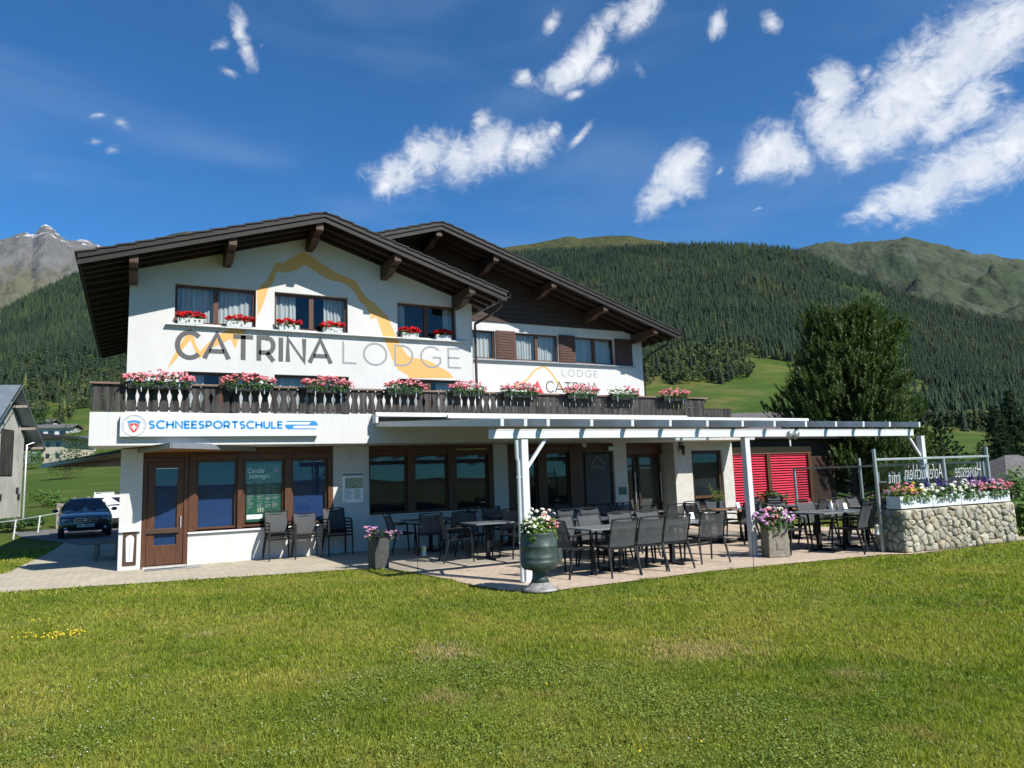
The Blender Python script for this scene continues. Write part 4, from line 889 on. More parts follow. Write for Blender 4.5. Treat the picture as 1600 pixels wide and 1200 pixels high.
# corner canopy over the ski-school entrance
can = MB(); P0 = Vector((.84, -1.58, 0)); poly = [(.84, -1.58), (1.62, -1.08), (2.62, -.12), (2.62, -.01), (-.06, -.01), (-.06, 6.6), (-2.05, 6.4)]
can.prism(poly, lambda u, v, w: (u, v, 2.455 + w - .012 * (v + 1.58)), .075)
cn = part(can, 'canopy', M['soffit'], bevel=.003)
ed = MB(); zc = lambda v: 2.44 - .012 * (v + 1.58)
def strip(a, b, mb, h=.115):
    a, b = Vector(a), Vector(b); d = (b - a).normalized(); nrm = Vector((d.y, -d.x)); 
    vs = []
    for off in (.003, .024):
        for p in (a, b): vs += [(p.x + nrm.x * off, p.y + nrm.y * off, zc(p.y)), (p.x + nrm.x * off, p.y + nrm.y * off, zc(p.y) + h)]
    mb.add(vs, [(0, 2, 3, 1), (4, 5, 7, 6), (0, 1, 5, 4), (2, 6, 7, 3), (1, 3, 7, 5), (0, 4, 6, 2)])
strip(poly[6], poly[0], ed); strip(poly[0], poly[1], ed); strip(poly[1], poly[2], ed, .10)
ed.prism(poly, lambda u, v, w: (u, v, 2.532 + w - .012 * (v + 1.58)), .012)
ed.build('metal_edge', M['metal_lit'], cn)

# ------------------------------------------------------------------ lettering: strokes as flat ribbons
def arc(cx, cy, rx, ry, a0, a1, n=18): return [(cx + rx * math.cos(math.radians(a0 + (a1 - a0) * k / n)), cy + ry * math.sin(math.radians(a0 + (a1 - a0) * k / n))) for k in range(n + 1)]
GL = {  # glyph: (width, strokes) on a cap height of 1
 'C': (.88, [arc(.5, .5, .45, .5, 42, 318)]), 'A': (.92, [[(.0, 0), (.46, 1), (.92, 0)], [(.17, .30), (.75, .30)]]), 'T': (.78, [[(0, .94), (.78, .94)], [(.39, 1), (.39, 0)]]),
 'R': (.72, [[(.06, 0), (.06, .95), (.38, .95)] + arc(.38, .645, .26, .305, 90, -90, 12) + [(.06, .34)], [(.38, .34), (.66, 0)]]), 'I': (.12, [[(.06, 0), (.06, 1)]]), 'N': (.80, [[(.06, 0), (.06, .97), (.74, .03), (.74, 1)]]),
 'L': (.58, [[(.06, 1), (.06, .05), (.58, .05)]]), 'O': (1.0, [arc(.5, .5, .46, .48, 0, 360, 36)]), 'D': (.86, [[(.06, .05), (.06, .95), (.36, .95)] + arc(.36, .5, .44, .45, 90, -90, 18) + [(.06, .05)]]),
 'G': (.94, [arc(.5, .5, .45, .48, 42, 322) + [(.90, .24), (.90, .48), (.56, .48)]]), 'E': (.62, [[(.60, .95), (.06, .95), (.06, .05), (.62, .05)], [(.06, .51), (.56, .51)]]),
 'S': (.64, [arc(.32, .725, .24, .225, 35, 250, 14) + [(.40, .47)] + arc(.32, .265, .25, .225, 55, -145, 14)]), 'H': (.78, [[(.06, 0), (.06, 1)], [(.72, 0), (.72, 1)], [(.06, .52), (.72, .52)]]),
 'P': (.68, [[(.06, 0), (.06, .95), (.36, .95)] + arc(.36, .66, .26, .29, 90, -90, 12) + [(.06, .37)]]), 'U': (.76, [[(.06, 1), (.06, .36)] + arc(.38, .36, .32, .31, 180, 360, 14) + [(.70, 1)]]), ' ': (.4, [])}
def ribbon(mb, pts, w, fn, d):
    """a stroke of constant width with mitred corners, pushed out by d"""
    pts = [Vector(p) for p in pts]; n = len(pts); closed = (pts[0] - pts[-1]).length < 1e-4
    if closed: pts = pts[:-1]; n -= 1
    L_, R_ = [], []
    for i in range(n):
        a = pts[i - 1] if (i > 0 or closed) else None; c = pts[(i + 1) % n] if (i < n - 1 or closed) else None; p = pts[i]
        t1 = (p - a).normalized() if a is not None else None; t2 = (c - p).normalized() if c is not None else None
        t = (t1 + t2) if (t1 is not None and t2 is not None) else (t1 or t2)
        t = t.normalized() if t.length > 1e-6 else t2; nn = Vector((-t.y, t.x)); k = 1.
        if t1 is not None and t2 is not None: k = 1 / max(.6, nn.dot(Vector((-t1.y, t1.x))))
        L_.append(p + nn * (w / 2 * k)); R_.append(p - nn * (w / 2 * k))
    m = n if closed else n - 1; vs = []
    for i in range(n): vs += [fn(L_[i].x, L_[i].y, 0), fn(R_[i].x, R_[i].y, 0), fn(L_[i].x, L_[i].y, d), fn(R_[i].x, R_[i].y, d)]
    fs = []
    for i in range(m):
        a, b = 4 * i, 4 * ((i + 1) % n); fs += [(a + 2, a + 3, b + 3, b + 2), (a, b, b + 1, a + 1), (a, a + 2, b + 2, b), (a + 1, b + 1, b + 3, a + 3)]
    if not closed: fs += [(0, 1, 3, 2), (4 * n - 4, 4 * n - 2, 4 * n - 1, 4 * n - 3)]
    mb.add(vs, fs)
def letters(mb, text, x0, x1, z0, h, y, wt, gap=.16, d=.003, aspect=1.):
    """cap letters between x0 and x1 on the plane y (towards the viewer), cap height h, stroke width wt*h"""
    tot = sum(GL[c][0] for c in text) + gap * (len(text) - 1); sx = (x1 - x0) / tot; x = x0
    for c in text:
        wd, st = GL[c]
        for s_ in st:
            ribbon(mb, [(p[0] * sx, p[1] * h) for p in s_], wt * h, lambda u, v, w, x=x: (x + u, y - w - .001, z0 + v), d)
        x += (wd + gap) * sx
lt = MB(); zb = (A_(295, 558).z + A_(515, 569).z) / 2; zc_ = (A_(380, 524.5).z + A_(470, 529).z) / 2
letters(lt, 'CATRINA', A_(275, 540).x, A_(517, 560).x, zb, zc_ - zb, 0, .185, .17)
part(lt, 'lettering', M['ink_dark'], fix=False)
lt = MB(); letters(lt, 'LODGE', A_(534, 555).x, A_(720, 570).x, zb + .005, zc_ - zb - .01, 0, .085, .26); part(lt, 'lettering', M['ink_grey'], fix=False)
def wall_poly(pts, sc, ox, oy, y, d=.002, skip=None):
    P = [onY(ox + x / sc, oy + z / sc, y) for x, z in pts]; bm = bmesh.new(); vs = [bm.verts.new((p.x, y - d, p.z)) for p in P]; es = [bm.edges.new((vs[i], vs[(i + 1) % len(vs)])) for i in range(len(vs))]
    bmesh.ops.triangle_fill(bm, use_beauty=True, edges=es); bmesh.ops.recalc_face_normals(bm, faces=bm.faces)
    me = bpy.data.meshes.new('mountain_emblem'); bm.to_mesh(me); bm.free(); return me
UPPER = [(165, 490), (225, 435), (285, 320), (330, 325), (390, 285), (455, 253), (520, 290), (600, 345), (660, 385), (735, 415), (785, 440), (815, 490), (850, 540), (900, 575), (985, 660), (1000, 700), (1030, 770), (1070, 850), (1110, 905), (1150, 918), (1210, 925), (1270, 950), (1330, 985), (1370, 1010), (1395, 1043)]
LOWER = [(1110, 1043), (1115, 1030), (1045, 990), (1010, 920), (960, 800), (912, 662), (878, 676), (872, 640), (840, 590), (802, 562), (782, 512), (720, 455), (680, 440), (640, 435), (600, 420), (520, 370), (465, 335), (432, 352), (420, 370), (380, 373), (355, 387), (310, 375), (285, 380), (270, 440), (235, 490), (210, 570), (170, 660)]
M2 = [(1042, 1032), (1078, 955), (1108, 905), (1140, 850), (1172, 800), (1190, 768), (1206, 800), (1218, 850), (1232, 890), (1250, 915), (1300, 865), (1362, 815), (1430, 775), (1540, 775), (1530, 800), (1492, 830), (1472, 900), (1440, 838), (1380, 872), (1312, 902), (1240, 967), (1215, 905), (1190, 845), (1150, 893), (1105, 962)]
for pts, ox, oy in ((UPPER + LOWER, 360, 330), (M2, 0, 320)):
    me = wall_poly(pts, 4, ox, oy, 0, .0012); me.materials.append(M['ink_gold']); o = link('mountain_emblem', me, lodge, LO)
lt = MB(); za = (B_(880, 588).z + B_(930, 590).z) / 2; hh = (B_(880, 577).z + B_(932, 579.5).z) / 2 - za
letters(lt, 'LODGE', B_(877.5, 583).x, B_(934, 585).x, za, hh, Y2, .09, .30); part(lt, 'lettering', M['ink_grey'], fix=False)
lt = MB(); za = (B_(857, 613).z + B_(934, 614.5).z) / 2; hh = (B_(857, 596.5).z + B_(930, 598).z) / 2 - za
letters(lt, 'CATRINA', B_(853, 605).x, B_(935, 606).x, za, hh, Y2, .11, .14); part(lt, 'lettering', M['ink_dark'], fix=False)
lt = MB(); pk = [(800, 604), (808, 601), (816, 599), (824, 593), (828, 588), (833, 581), (838, 577), (842, 576), (847.5, 571.5), (853, 574.5), (859, 580), (864, 586), (868, 593), (872, 600), (880, 609), (886, 614)]
ribbon(lt, [(B_(x, y).x, B_(x, y).z) for x, y in pk], .055, lambda u, v, w: (u, Y2 - w - .001, v), .003); part(lt, 'mountain_emblem', M['ink_gold'], fix=False)
tri = MB(); c = [B_(x, y) for x, y in ((829, 614), (849, 614.5), (839.5, 594.5))]; tri.prism([(p.x, p.z) for p in c], lambda u, v, w: (u, Y2 - w - .004, v), .004); o = part(tri, 'red_emblem', M['ink_red'])
cc = B_(839.5, 607); MB().box(cc.x - .022, cc.x + .022, Y2 - .013, Y2 - .009, cc.z - .08, cc.z + .08).box(cc.x - .08, cc.x - .0225, Y2 - .013, Y2 - .009, cc.z - .022, cc.z + .022).box(cc.x + .0225, cc.x + .08, Y2 - .013, Y2 - .009, cc.z - .022, cc.z + .022).build('cross', M['ink_white'], o)

# ------------------------------------------------------------------ signs and notices on the house
sg0, sg1 = onY(188, 648, YF - .14), onY(497.5, 681, YF - .14)
sign = thing('sign', 'long white box sign with blue lettering and a round crest under the balcony boards', 'sign', (sg0.x, YF, sg1.z))
SO = -Vector((sg0.x, YF, sg1.z))
def spart(mb, name, mat, par=sign, **k):
    o = mb.build(name, mat, par, **k)
    if par is sign: o.location = SO
    return o
zb_, zt1 = sg1.z, sg0.z; ys = YF - .14
spart(MB().box(sg0.x, sg1.x, ys, YF - .003, zb_, zt1), 'sign_box', M['sign_white'], bevel=.006)
sgn = lambda px, py: onY(px, py, ys)
lt = MB(); zz0 = (sgn(240, 669.5).z + sgn(440, 669).z) / 2; zz1 = (sgn(240, 658).z + sgn(440, 658.5).z) / 2
letters(lt, 'SCHNEESPORTSCHULE', sgn(232.5, 664).x, sgn(441.5, 664).x, zz0, zz1 - zz0, ys, .265, .17); spart(lt, 'lettering', M['ink_blue'], fix=False)
sk = MB(); a, b = sgn(446, 664), sgn(497, 664); h = zz1 - zz0; x0, x1 = a.x, b.x - .02; zm = (zz0 + zz1) / 2; r_ = h * .56
f = lambda u, v, w: (u, ys - w - .001, v)
ribbon(sk, [(x0 + .02, zm + r_), (x1 - r_, zm + r_)] + [(x1 - r_ + r_ * math.cos(t), zm + r_ * math.sin(t)) for t in np.linspace(PI / 2, 0, 8)] + [(x0 + .02, zm)], .022, f, .003)
ribbon(sk, [(x1 - .02, zm - r_), (x0 + r_, zm - r_)] + [(x0 + r_ - r_ * math.cos(t), zm - r_ * math.sin(t)) for t in np.linspace(PI / 2, 0, 8)], .022, f, .003)
sk.prism([(x1 - .19, zm + .004)] + [(x1 - .12 + .0 * t, zm + r_) for t in (0,)] + [(x1 - r_ + r_ * math.cos(t), zm + r_ * math.sin(t)) for t in np.linspace(PI / 2, 0, 10)] + [(x1, zm + .004)], lambda u, v, w: (u, ys - w - .0045, v), .001)
sk.prism([(x0, zm - .004)] + [(x0 + r_ - r_ * math.cos(t), zm - r_ * math.sin(t)) for t in np.linspace(0, PI / 2, 10)] + [(x0 + .14, zm - r_), (x0 + .20, zm - .004)], lambda u, v, w: (u, ys - w - .0045, v), .001)
spart(sk, 'ski_symbol', M['ink_blue'], fix=False)
def crest(par, c, R, y, host):
    o = MB(); ring = arc(c[0], c[1], R, R, 0, 360, 40); ribbon(o, ring, R * .05, lambda u, v, w: (u, y - w - .001, v), .003)
    for k in range(26):                                                       # tiny lettering round the rim
        t = math.radians(200 - k * 220 / 25)
        if k % 6 == 5: continue
        ribbon(o, [(c[0] + R * .83 * math.cos(t), c[1] + R * .83 * math.sin(t)), (c[0] + R * .92 * math.cos(t + .04), c[1] + R * .92 * math.sin(t + .04))], R * .05, lambda u, v, w: (u, y - w - .001, v), .002)
    o = o.build('crest', M['ink_grey'], par, fix=False)
    if par is host: o.location = -host.location
    P = lambda pts: [(c[0] + u * R, c[1] + v * R) for u, v in pts]; pr = lambda pts, d, nm, mt: MB().prism(P(pts), lambda u, v, w: (u, y - d - w, v), .001).build(nm, M[mt], o)
    pr([(-.58, .38), (-.3, .48), (0, .52), (.3, .48), (.58, .38), (.52, .22), (0, .34), (-.52, .22)], .001, 'arc', 'ink_blue'); pr([(-.52, .2), (0, .3), (.52, .2), (.42, -.2), (.3, -.38), (-.3, -.38), (-.42, -.2)], .0012, 'panel', 'ink_grey')
    pr([(-.31, .14), (0, .2), (.31, .14), (.31, -.3), (.2, -.52), (0, -.68), (-.2, -.52), (-.31, -.3)], .0025, 'shield', 'ink_red')
    pr([(-.07, .06), (.07, .06), (.07, -.10), (.21, -.10), (.21, -.24), (.07, -.24), (.07, -.42), (-.07, -.42), (-.07, -.24), (-.21, -.24), (-.21, -.10), (-.07, -.10)], .004, 'cross', 'ink_white')
cp = sgn(209.3, 665); crest(sign, (cp.x, cp.z), .21, ys, sign)
def flat_text(body, h, fn, mat, parent, name='lettering', shear=0., space=1., width=None, d=.0015, off=0.):
    """text with the program's own type, laid on fn(u, v, w)"""
    cu = bpy.data.curves.new(name, 'FONT'); cu.body = body; cu.size = 1; cu.shear = shear; cu.space_character = space; cu.resolution_u = 3; cu.offset = off
    ob = bpy.data.objects.new('text', cu); COL.objects.link(ob); dg = bpy.context.evaluated_depsgraph_get(); me = bpy.data.meshes.new_from_object(ob.evaluated_get(dg)); bpy.data.objects.remove(ob); bpy.data.curves.remove(cu)
    xs = [v.co.x for v in me.vertices]; sx = h if width is None else width / (max(xs) - min(xs)); x0 = min(xs)
    for v in me.vertices: v.co = fn((v.co.x - x0) * sx, v.co.y * h, d)
    me.name = name; me.materials.clear(); me.materials.append(M[mat]); o = link(name, me, parent); return o
# welcome poster in the middle shop window
pw = (2.47, 3.24, .84, 2.16); ypo = .02 + .05 + .05
poster = thing('poster', 'dark green welcome poster with white script behind the shop window', 'poster', (pw[0], ypo, pw[2])); PO = -poster.location
MB().box(0, pw[1] - pw[0], 0, .004, 0, pw[3] - pw[2]).build('sheet', M['poster'], poster)
fn = lambda ox, oz: (lambda u, v, w: (ox + u, -w - .001, oz + v))
flat_text('Cordial', .155, fn(.03, 1.10), 'ink_white', poster, shear=.25, width=.37, off=.006); flat_text('beinvegni', .155, fn(.06, .98), 'ink_white', poster, shear=.25, width=.46, off=.006)
tx = MB(); rp = random.Random(9)
for colx in (.03, .24, .42, .58):
    z = .90
    while z > .30:
        if rp.random() < .75: ribbon(tx, [(colx, z), (colx + rp.uniform(.06, .15), z)], .009, lambda u, v, w: (u, -w - .001, v), .001)
        z -= .028
tx.build('small_print', M['ink_grey'], poster, fix=False)
MB().box(.02, .36, -.004, -.001, .06, .16).build('label', M['ink_white'], poster)
ph = MB(); [ph.box(.25 + k * .05, .285 + k * .05, -.004, -.001, .21, .31) for k in range(3)]; ph.build('photo', M['map'], poster)
crest(poster, (.66, 1.16), .085, -.001, poster)
for o in list(COL.objects):
    if o.parent is poster and o.name.startswith('crest'): o.location = (0, 0, 0)
# route map on the pillar
bx0, bx1, bz0, bz1 = A_(535, 740).x, A_(567, 740).x, A_(551, 785).z, A_(551, 738).z
board = thing('notice_board', 'pale hiking map with grey print on the white pillar beside the stacked chairs', 'notice', (bx0, -.005, bz0))
w_, h_ = bx1 - bx0, bz1 - bz0
MB().box(0, w_, -.012, -.001, 0, h_).build('sheet', M['ink_white'], board); MB().box(.06, w_ - .01, -.016, -.0125, h_ * .46, h_ * .82).build('map', M['map'], board)
MB().box(0, w_, -.0165, -.0125, h_ * .88, h_ * .98).build('heading', M['ink_grey'], board)
tx = MB(); [ribbon(tx, [(.04 + (k % 2) * .23, h_ * (.42 - .027 * (k // 2))), (.04 + (k % 2) * .23 + rp.uniform(.12, .2), h_ * (.42 - .027 * (k // 2)))], .008, lambda u, v, w: (u, -.0135 - w, v), .001) for k in range(24)]; tx.box(.02, .08, -.016, -.0125, .005, .03); tx.build('small_print', M['ink_grey'], board, fix=False)
# house number / ornament and wall fittings
o = thing('wall_ornament', 'small round white tin ornament high on the pillar above the hiking map', 'ornament', (A_(548, 714).x, -.006, A_(548, 714).z))
od = MB(); [ribbon(od, arc(dx, 0, .045, .05, 0, 360, 14), .012, lambda u, v, w: (u, -w, v), .01) for dx in (-.05, .05)]; od.box(-.008, .008, -.01, 0, -.09, .05); od.build('ring', M['rail_steel'], o)
sb = thing('chalkboard', 'dark drinks board with a thin white mountain outline beside the terrace windows', 'board', (A_(935, 740).x, .05, 1.5)); MB().box(-.42, .42, -.02, 0, -.75, .72).build('panel', M['ink_black'], sb, .004)
cb = MB(); ribbon(cb, [(-.2, .40), (-.12, .50), (-.05, .60), (.02, .66), (.10, .58), (.16, .50), (.24, .42)], .022, lambda u, v, w: (u, -.021 - w, v), .002); cb.build('mountain_outline', M['ink_grey'], sb, fix=False)
letters(cb := MB(), 'CATRINA', -.23, .25, .30, .075, -.021, .13, .16); cb.build('lettering', M['ink_grey'], sb, fix=False)
lp = A_(1062, 703); lan = thing('wall_lantern', 'small black wrought iron lantern on the stucco wall by the entrance', 'lantern', (lp.x, -.02, lp.z))
MB().tube([(0, 0, .20), (0, -.12, .24), (0, -.14, .14)], .012, 6).box(-.04, .04, -.02, 0, .02, .28).build('bracket', M['metal_dark'], lan); MB().lathe([(.02, .14), (.075, .08), (.06, .06), (.045, -.12), (.02, -.16), (.0, -.2)], (0, -.14, 0), 8).build('lantern_body', M['metal_dark'], lan)
for pxx, pyy, lab in ((912, 695, 'round white alarm siren on the lintel under the balcony'), (952, 701, 'grey boxy floodlight beside the white pillar')):
    a = A_(pxx, pyy); o = thing('alarm_siren' if pxx < 920 else 'floodlight', lab, 'fitting', (a.x, -.003, a.z))
    if pxx < 920: MB().lathe([(.0, .06), (.06, .05), (.085, .0)], (0, 0, 0), 16).build('dome', M['white_paint'], o); kids(o)[0].rotation_euler = (PI / 2, 0, 0)
    else: MB().box(-.14, .14, -.16, -.04, -.06, .06).build('lamp_housing', M['rail_steel'], o, .01); MB().box(-.03, .03, -.04, 0, -.03, .03).build('bracket', M['metal_dark'], o)
nt_ = thing('paper_notice', 'dark green menu sheet fixed low on the white pillar by the entrance', 'notice', (12.72, -.034, 1.02)); MB().box(0, .28, -.006, 0, 0, .22).build('sheet', M['poster'], nt_)
n2 = thing('paper_notice', 'white paper sheet taped to the dark glass of the entrance door', 'notice', (13.28, .545, 1.05)); MB().box(0, .22, -.003, 0, 0, .34).build('sheet', M['ink_grey'], n2)
# ski-shaped board with worn red lettering on the corner pillar
a = onY(204, 830, -.06); b = onY(200, 882, -.06)
ski = thing('ski_sign', 'white ski-shaped sign with small dark letters on a worn wooden board at the corner pillar', 'sign', (.165, -.034, .0))
bk = MB(); bk.box(-.125, .125, -.022, -.002, .10, .78); bk.build('back_board', M['purlin'], ski, .004); MB().box(-.20, .19, -.06, -.002, .785, .81).build('ledge', M['white_paint'], ski)
sh_ = [(-.062, .17), (.062, .17), (.072, .45), (.078, .62)] + [(.078 * math.cos(t), .64 + .075 * math.sin(t)) for t in np.linspace(0, PI, 12)] + [(-.078, .62), (-.072, .45)]
MB().prism(sh_, lambda u, v, w: (u, -.024 - w, v), .014).build('ski_shape', M['sign_white'], ski, .003)
tx = MB()
for k, ch in enumerate('SNOWSPORT'.replace('W', 'N')[:9]):
    tx2 = .20 + k * .042
    for st_ in GL['CHNEOPRTU'[k]][1]: ribbon(tx, [(-.012 + p[0] * .026, tx2 + p[1] * .03) for p in st_], .006, lambda u, v, w: (u, -.0385 - w, v), .001)
tx.build('lettering', M['ink_grey'], ski, fix=False)
# ------------------------------------------------------------------ pergola with glass roof and the awning case on the balcony front
PY = -7.2
pg = thing('pergola', 'long white steel pergola with a sloping glass roof over the terrace', 'pergola', (5.5, PY, 0)); PO_ = -pg.location
def pp(mb, name, mat, par=pg, root=None, **k):
    o = mb.build(name, mat, par, **k); r = root or pg
    if par is r: o.location = -r.location
    return o
ptop = 2.235
for px, py in ((808.5, 905.5), (1163, 868), (1432, 845)):
    g_ = onZ(px, py) if px < 1400 else Vector((15.93, PY, 0)); x = g_.x if px < 1400 else 15.93
    o = pp(MB().box(x - .06, x + .06, PY - .06, PY + .06, 0.004, ptop), 'post', M['white_paint'], bevel=.006)
    MB().box(x - .10, x + .10, PY - .10, PY + .10, .005, .015).build('foot_plate', M['white_paint'], o)
bx0, bx1 = 5.12, onY(1428, 680, PY - .08).x
bm_ = MB(); bm_.box(bx0, bx1, PY - .08, PY + .08, ptop + .002, ptop + .135); bm_.box(bx0, bx1, PY - .09, PY + .09, ptop + .137, ptop + .150); pp(bm_, 'beam', M['white_paint'], bevel=.006)
def rz(y): return 2.415 + (y - (PY - .30)) / (-1.06 - (PY - .30)) * .50       # underside of the rafters
rx = [bx0 + .06] + [onY(p, 668, PY - .3).x for p in (806, 857, 925, 989, 1048, 1106, 1161, 1211, 1260, 1307, 1350, 1391)] + [bx1 - .1]
rx[1] = (rx[0] + rx[2]) / 2
for x in rx: pp(MB().bar((x, PY - .30, rz(PY - .30) + .055), (x, -1.06, rz(-1.06) + .055), .06, .11), 'rafter', M['white_paint'], bevel=.004)
for a, b in zip(rx[:-1], rx[1:]):
    y0, y1 = PY + .06, -1.08; m_ = MB(); vs = []
    for y in (y0, y1):
        for x in (a - .01, b + .01): vs += [(x, y, rz(y) + .114), (x, y, rz(y) + .122)]
    m_.add(vs, [(0, 2, 6, 4), (1, 5, 7, 3), (0, 1, 3, 2), (4, 6, 7, 5), (0, 4, 5, 1), (2, 3, 7, 6)]); pp(m_, 'roof_pane', M['roof_glass'])
pp(MB().box(bx0 + .02, bx1 - .04, -1.09, -1.04, rz(-1.06) + .0, rz(-1.06) + .17), 'wall_plate', M['white_paint'])
x0 = onZ(808.5, 905.5).x
pp(MB().bar((x0 + .06, PY, ptop - .46), (x0 + .42, PY, ptop), .05, .05, (0, 1, 0)), 'brace', M['white_paint'], bevel=.004); pp(MB().bar((15.87, PY, ptop - .46), (15.5, PY, ptop), .05, .05, (0, 1, 0)), 'brace', M['white_paint'], bevel=.004)
dp = MB(); xx = x0 - .115; dp.tube([(xx - .02, PY - .03, ptop - .02), (xx - .02, PY - .03, ptop - .3), (xx, PY - .03, ptop - .36), (xx, PY - .03, .02)], .032, 10)
o = pp(dp, 'downpipe', M['alu']); cl = MB(); [cl.box(xx - .04, xx + .075, PY - .045, PY - .015, z, z + .025) for z in (.6, 1.62)]; cl.build('pipe_clip', M['rail_steel'], o)
aw = thing('awning', 'grey awning drawn out over the glass roof from a white case on the balcony front', 'awning', (9.8, YF, 3.1))
a0, a1 = onY(586, 645, YF - .2).x, onY(1072, 650, YF - .2).x
c = MB(); c.box(a0, a1, YF - .24, YF - .003, 3.20, 3.235); pp(c, 'top_flashing', M['stucco'], aw, aw)
c = MB(); c.prism([(YF - .30, 3.195), (YF - .02, 3.195), (YF - .02, 3.01), (YF - .05, 3.01), (YF - .05, 3.17), (YF - .27, 3.165), (YF - .30, 3.13)], lambda u, v, w: (a0 + w, u, v), a1 - a0); pp(c, 'case', M['white_paint'], aw, aw, bevel=.004)
c = MB(); c.box(a0 - .012, a0 + .05, YF - .29, YF - .003, 2.98, 3.19); pp(c, 'end_cap', M['white_paint'], aw, aw, bevel=.006)
c = MB(); c.tube([(a0 + .06, YF - .15, 3.09), (a1 - .02, YF - .15, 3.09)], .055, 12); pp(c, 'fabric_roll', M['ink_grey'], aw, aw)
c = MB(); c.box(a0 + .02, a1 - .02, -5.52, -5.45, rz(-5.45) + .14, rz(-5.45) + .20); pp(c, 'front_bar', M['white_paint'], aw, aw, bevel=.006)
ya_, za_ = -5.45, rz(-5.45) + .175; c = MB(); c.add([(a0 + .08, YF - .2, 3.10), (a1 - .06, YF - .2, 3.10), (a1 - .06, ya_, za_), (a0 + .08, ya_, za_)], [(0, 1, 2, 3)]); pp(c, 'fabric', M['awning'], aw, aw, fix=False)
fl = onY(1231, 682, PY - .15); sp_ = thing('spotlight', 'pair of round grey spotlights on a short arm on the front pergola beam', 'spotlight', (fl.x, PY - .09, fl.z))
MB().tube([(0, 0, 0), (0, -.10, -.02), (0, -.10, -.19)], .016, 8).box(-.02, .13, -.12, -.09, .0, .03).build('arm', M['white_paint'], sp_)
for dx, nm in ((-.045, 'lamp_head'), (.115, 'lamp_head')):
    h = MB(); h.lathe([(.0, .05), (.06, .035), (.088, -.02), (.088, -.045), (.0, -.045)], (0, 0, 0), 18); o = h.build(nm, M['rail_steel'], sp_); o.location = (dx, -.14, .03); o.rotation_euler = (math.radians(-62), math.radians(-28), 0)
# ------------------------------------------------------------------ flowers
def blossoms(mb, c, r, n, m, rnd):
    """a flower head: small petals set round a dome"""
    mb.m = m
    for k in range(n):
        a = rnd.uniform(0, 6.28); t = rnd.uniform(0, 1.25); d = Vector((math.sin(t) * math.cos(a), math.sin(t) * math.sin(a) * 1., math.cos(t))); p = Vector(c) + d * r; s = r * rnd.uniform(.42, .62)
        u = d.cross(Vector((rnd.uniform(-1, 1), rnd.uniform(-1, 1), .3))).normalized(); w = d.cross(u); d2 = d * s * .25
        mb.add([p - u * s - d2, p - w * s * .8 - d2, p + u * s - d2, p + w * s * .8 - d2, p + d * s * .25], [(0, 1, 4), (1, 2, 4), (2, 3, 4), (3, 0, 4)])
    mb.m = 0
def leaves(mb, n, box, s0, s1, rnd, droop=0.):
    for k in range(n):
        q = Vector((rnd.uniform(-1, 1), rnd.uniform(-1, 1), rnd.uniform(-1, 1)))
        if q.length > 1.15: q *= .8
        p = Vector((box[0] + q.x * box[3], box[1] + q.y * box[4], box[2] + q.z * box[5])); s = rnd.uniform(s0, s1); nn = Vector((q.x * .5 + rnd.uniform(-.6, .6), q.y * .5 - .3 + rnd.uniform(-.6, .6), .7)).normalized()
        u = nn.cross(Vector((rnd.uniform(-1, 1), rnd.uniform(-1, 1), .2))).normalized(); w = nn.cross(u)
        mb.add([p - u * s, p - w * s * .7 + u * s * .1, p + u * s - nn * s * .25, p + w * s * .7 + u * s * .1], [(0, 1, 2, 3)])
def flowers(root, w, d, h, z0, petals, nhead, rhead, seed, leafm='leaf', nleaf=None, up=1., front=.35, per=11):
    """foliage and blossoms over a box of width w, depth d, from height z0"""
    rnd = random.Random(seed); lf = MB(); nleaf = nleaf or int(150 * w / .6); leaves(lf, nleaf, (0, -.02, z0 + h * .30, w * .52, d * .6, h * .40), .022, .042, rnd); leaves(lf, nleaf // 3, (0, -d * .55, z0 - h * .05, w * .48, d * .25, h * .28), .02, .036, rnd)
    lf.build('foliage', M[leafm], root, fix=False); fb = MB(); n = len(petals)
    tops = MB()
    for k in range(nhead):
        x = rnd.uniform(-.52, .52) * w; e = 1 - (abs(x) / (w * .56)) ** 2 * .55; y = rnd.uniform(-.75, .45) * d; z = z0 + h * (rnd.uniform(.35, 1.0) * e * up if rnd.random() > front else rnd.uniform(.05, .6)); mi = min(n - 1, int((x / w + .5 + rnd.uniform(-.22, .22)) * n)) if n > 1 else 0
        blossoms(fb, (x, y - .02, z), rhead * rnd.uniform(.7, 1.2), per, max(0, mi), rnd)
    fb.build('blossoms', [M[p] for p in petals], root, fix=False)
FB = ['box of red geraniums on the westernmost spot of the upper window ledges', 'box of red geraniums beside the ochre stripe on the first upper window ledge', 'box of red geraniums below the dark pane of the middle upper window', 'box of red geraniums below the net curtain of the middle upper window', 'red geranium box below the half drawn curtain of the third upper window', 'shaded red geranium box at the end of the third upper window ledge']
for k, (px, py, w) in enumerate(((298, 497, .52), (374, 502, .54), (452, 508, .46), (520, 512, .46), (641, 522, .44), (693, 526, .42))):
    a = onY(px, py, -.10); t = thing('flower_box', FB[k], 'flower box', (a.x, -.06, zs_ - .048), 0, 'red geranium boxes on the upper window ledges')
    MB().prism([(-.06, 0), (.06, 0), (.075, .13), (-.075, .13)], lambda u, v, q, w=w: (-w / 2 + q, u, v), w).build('planter', M['white_paint'], t, .004); flowers(t, w * 1.18, .12, .17, .11, ['petal_red'], 64, .044, 40 + k, nleaf=90, per=13, front=.2)
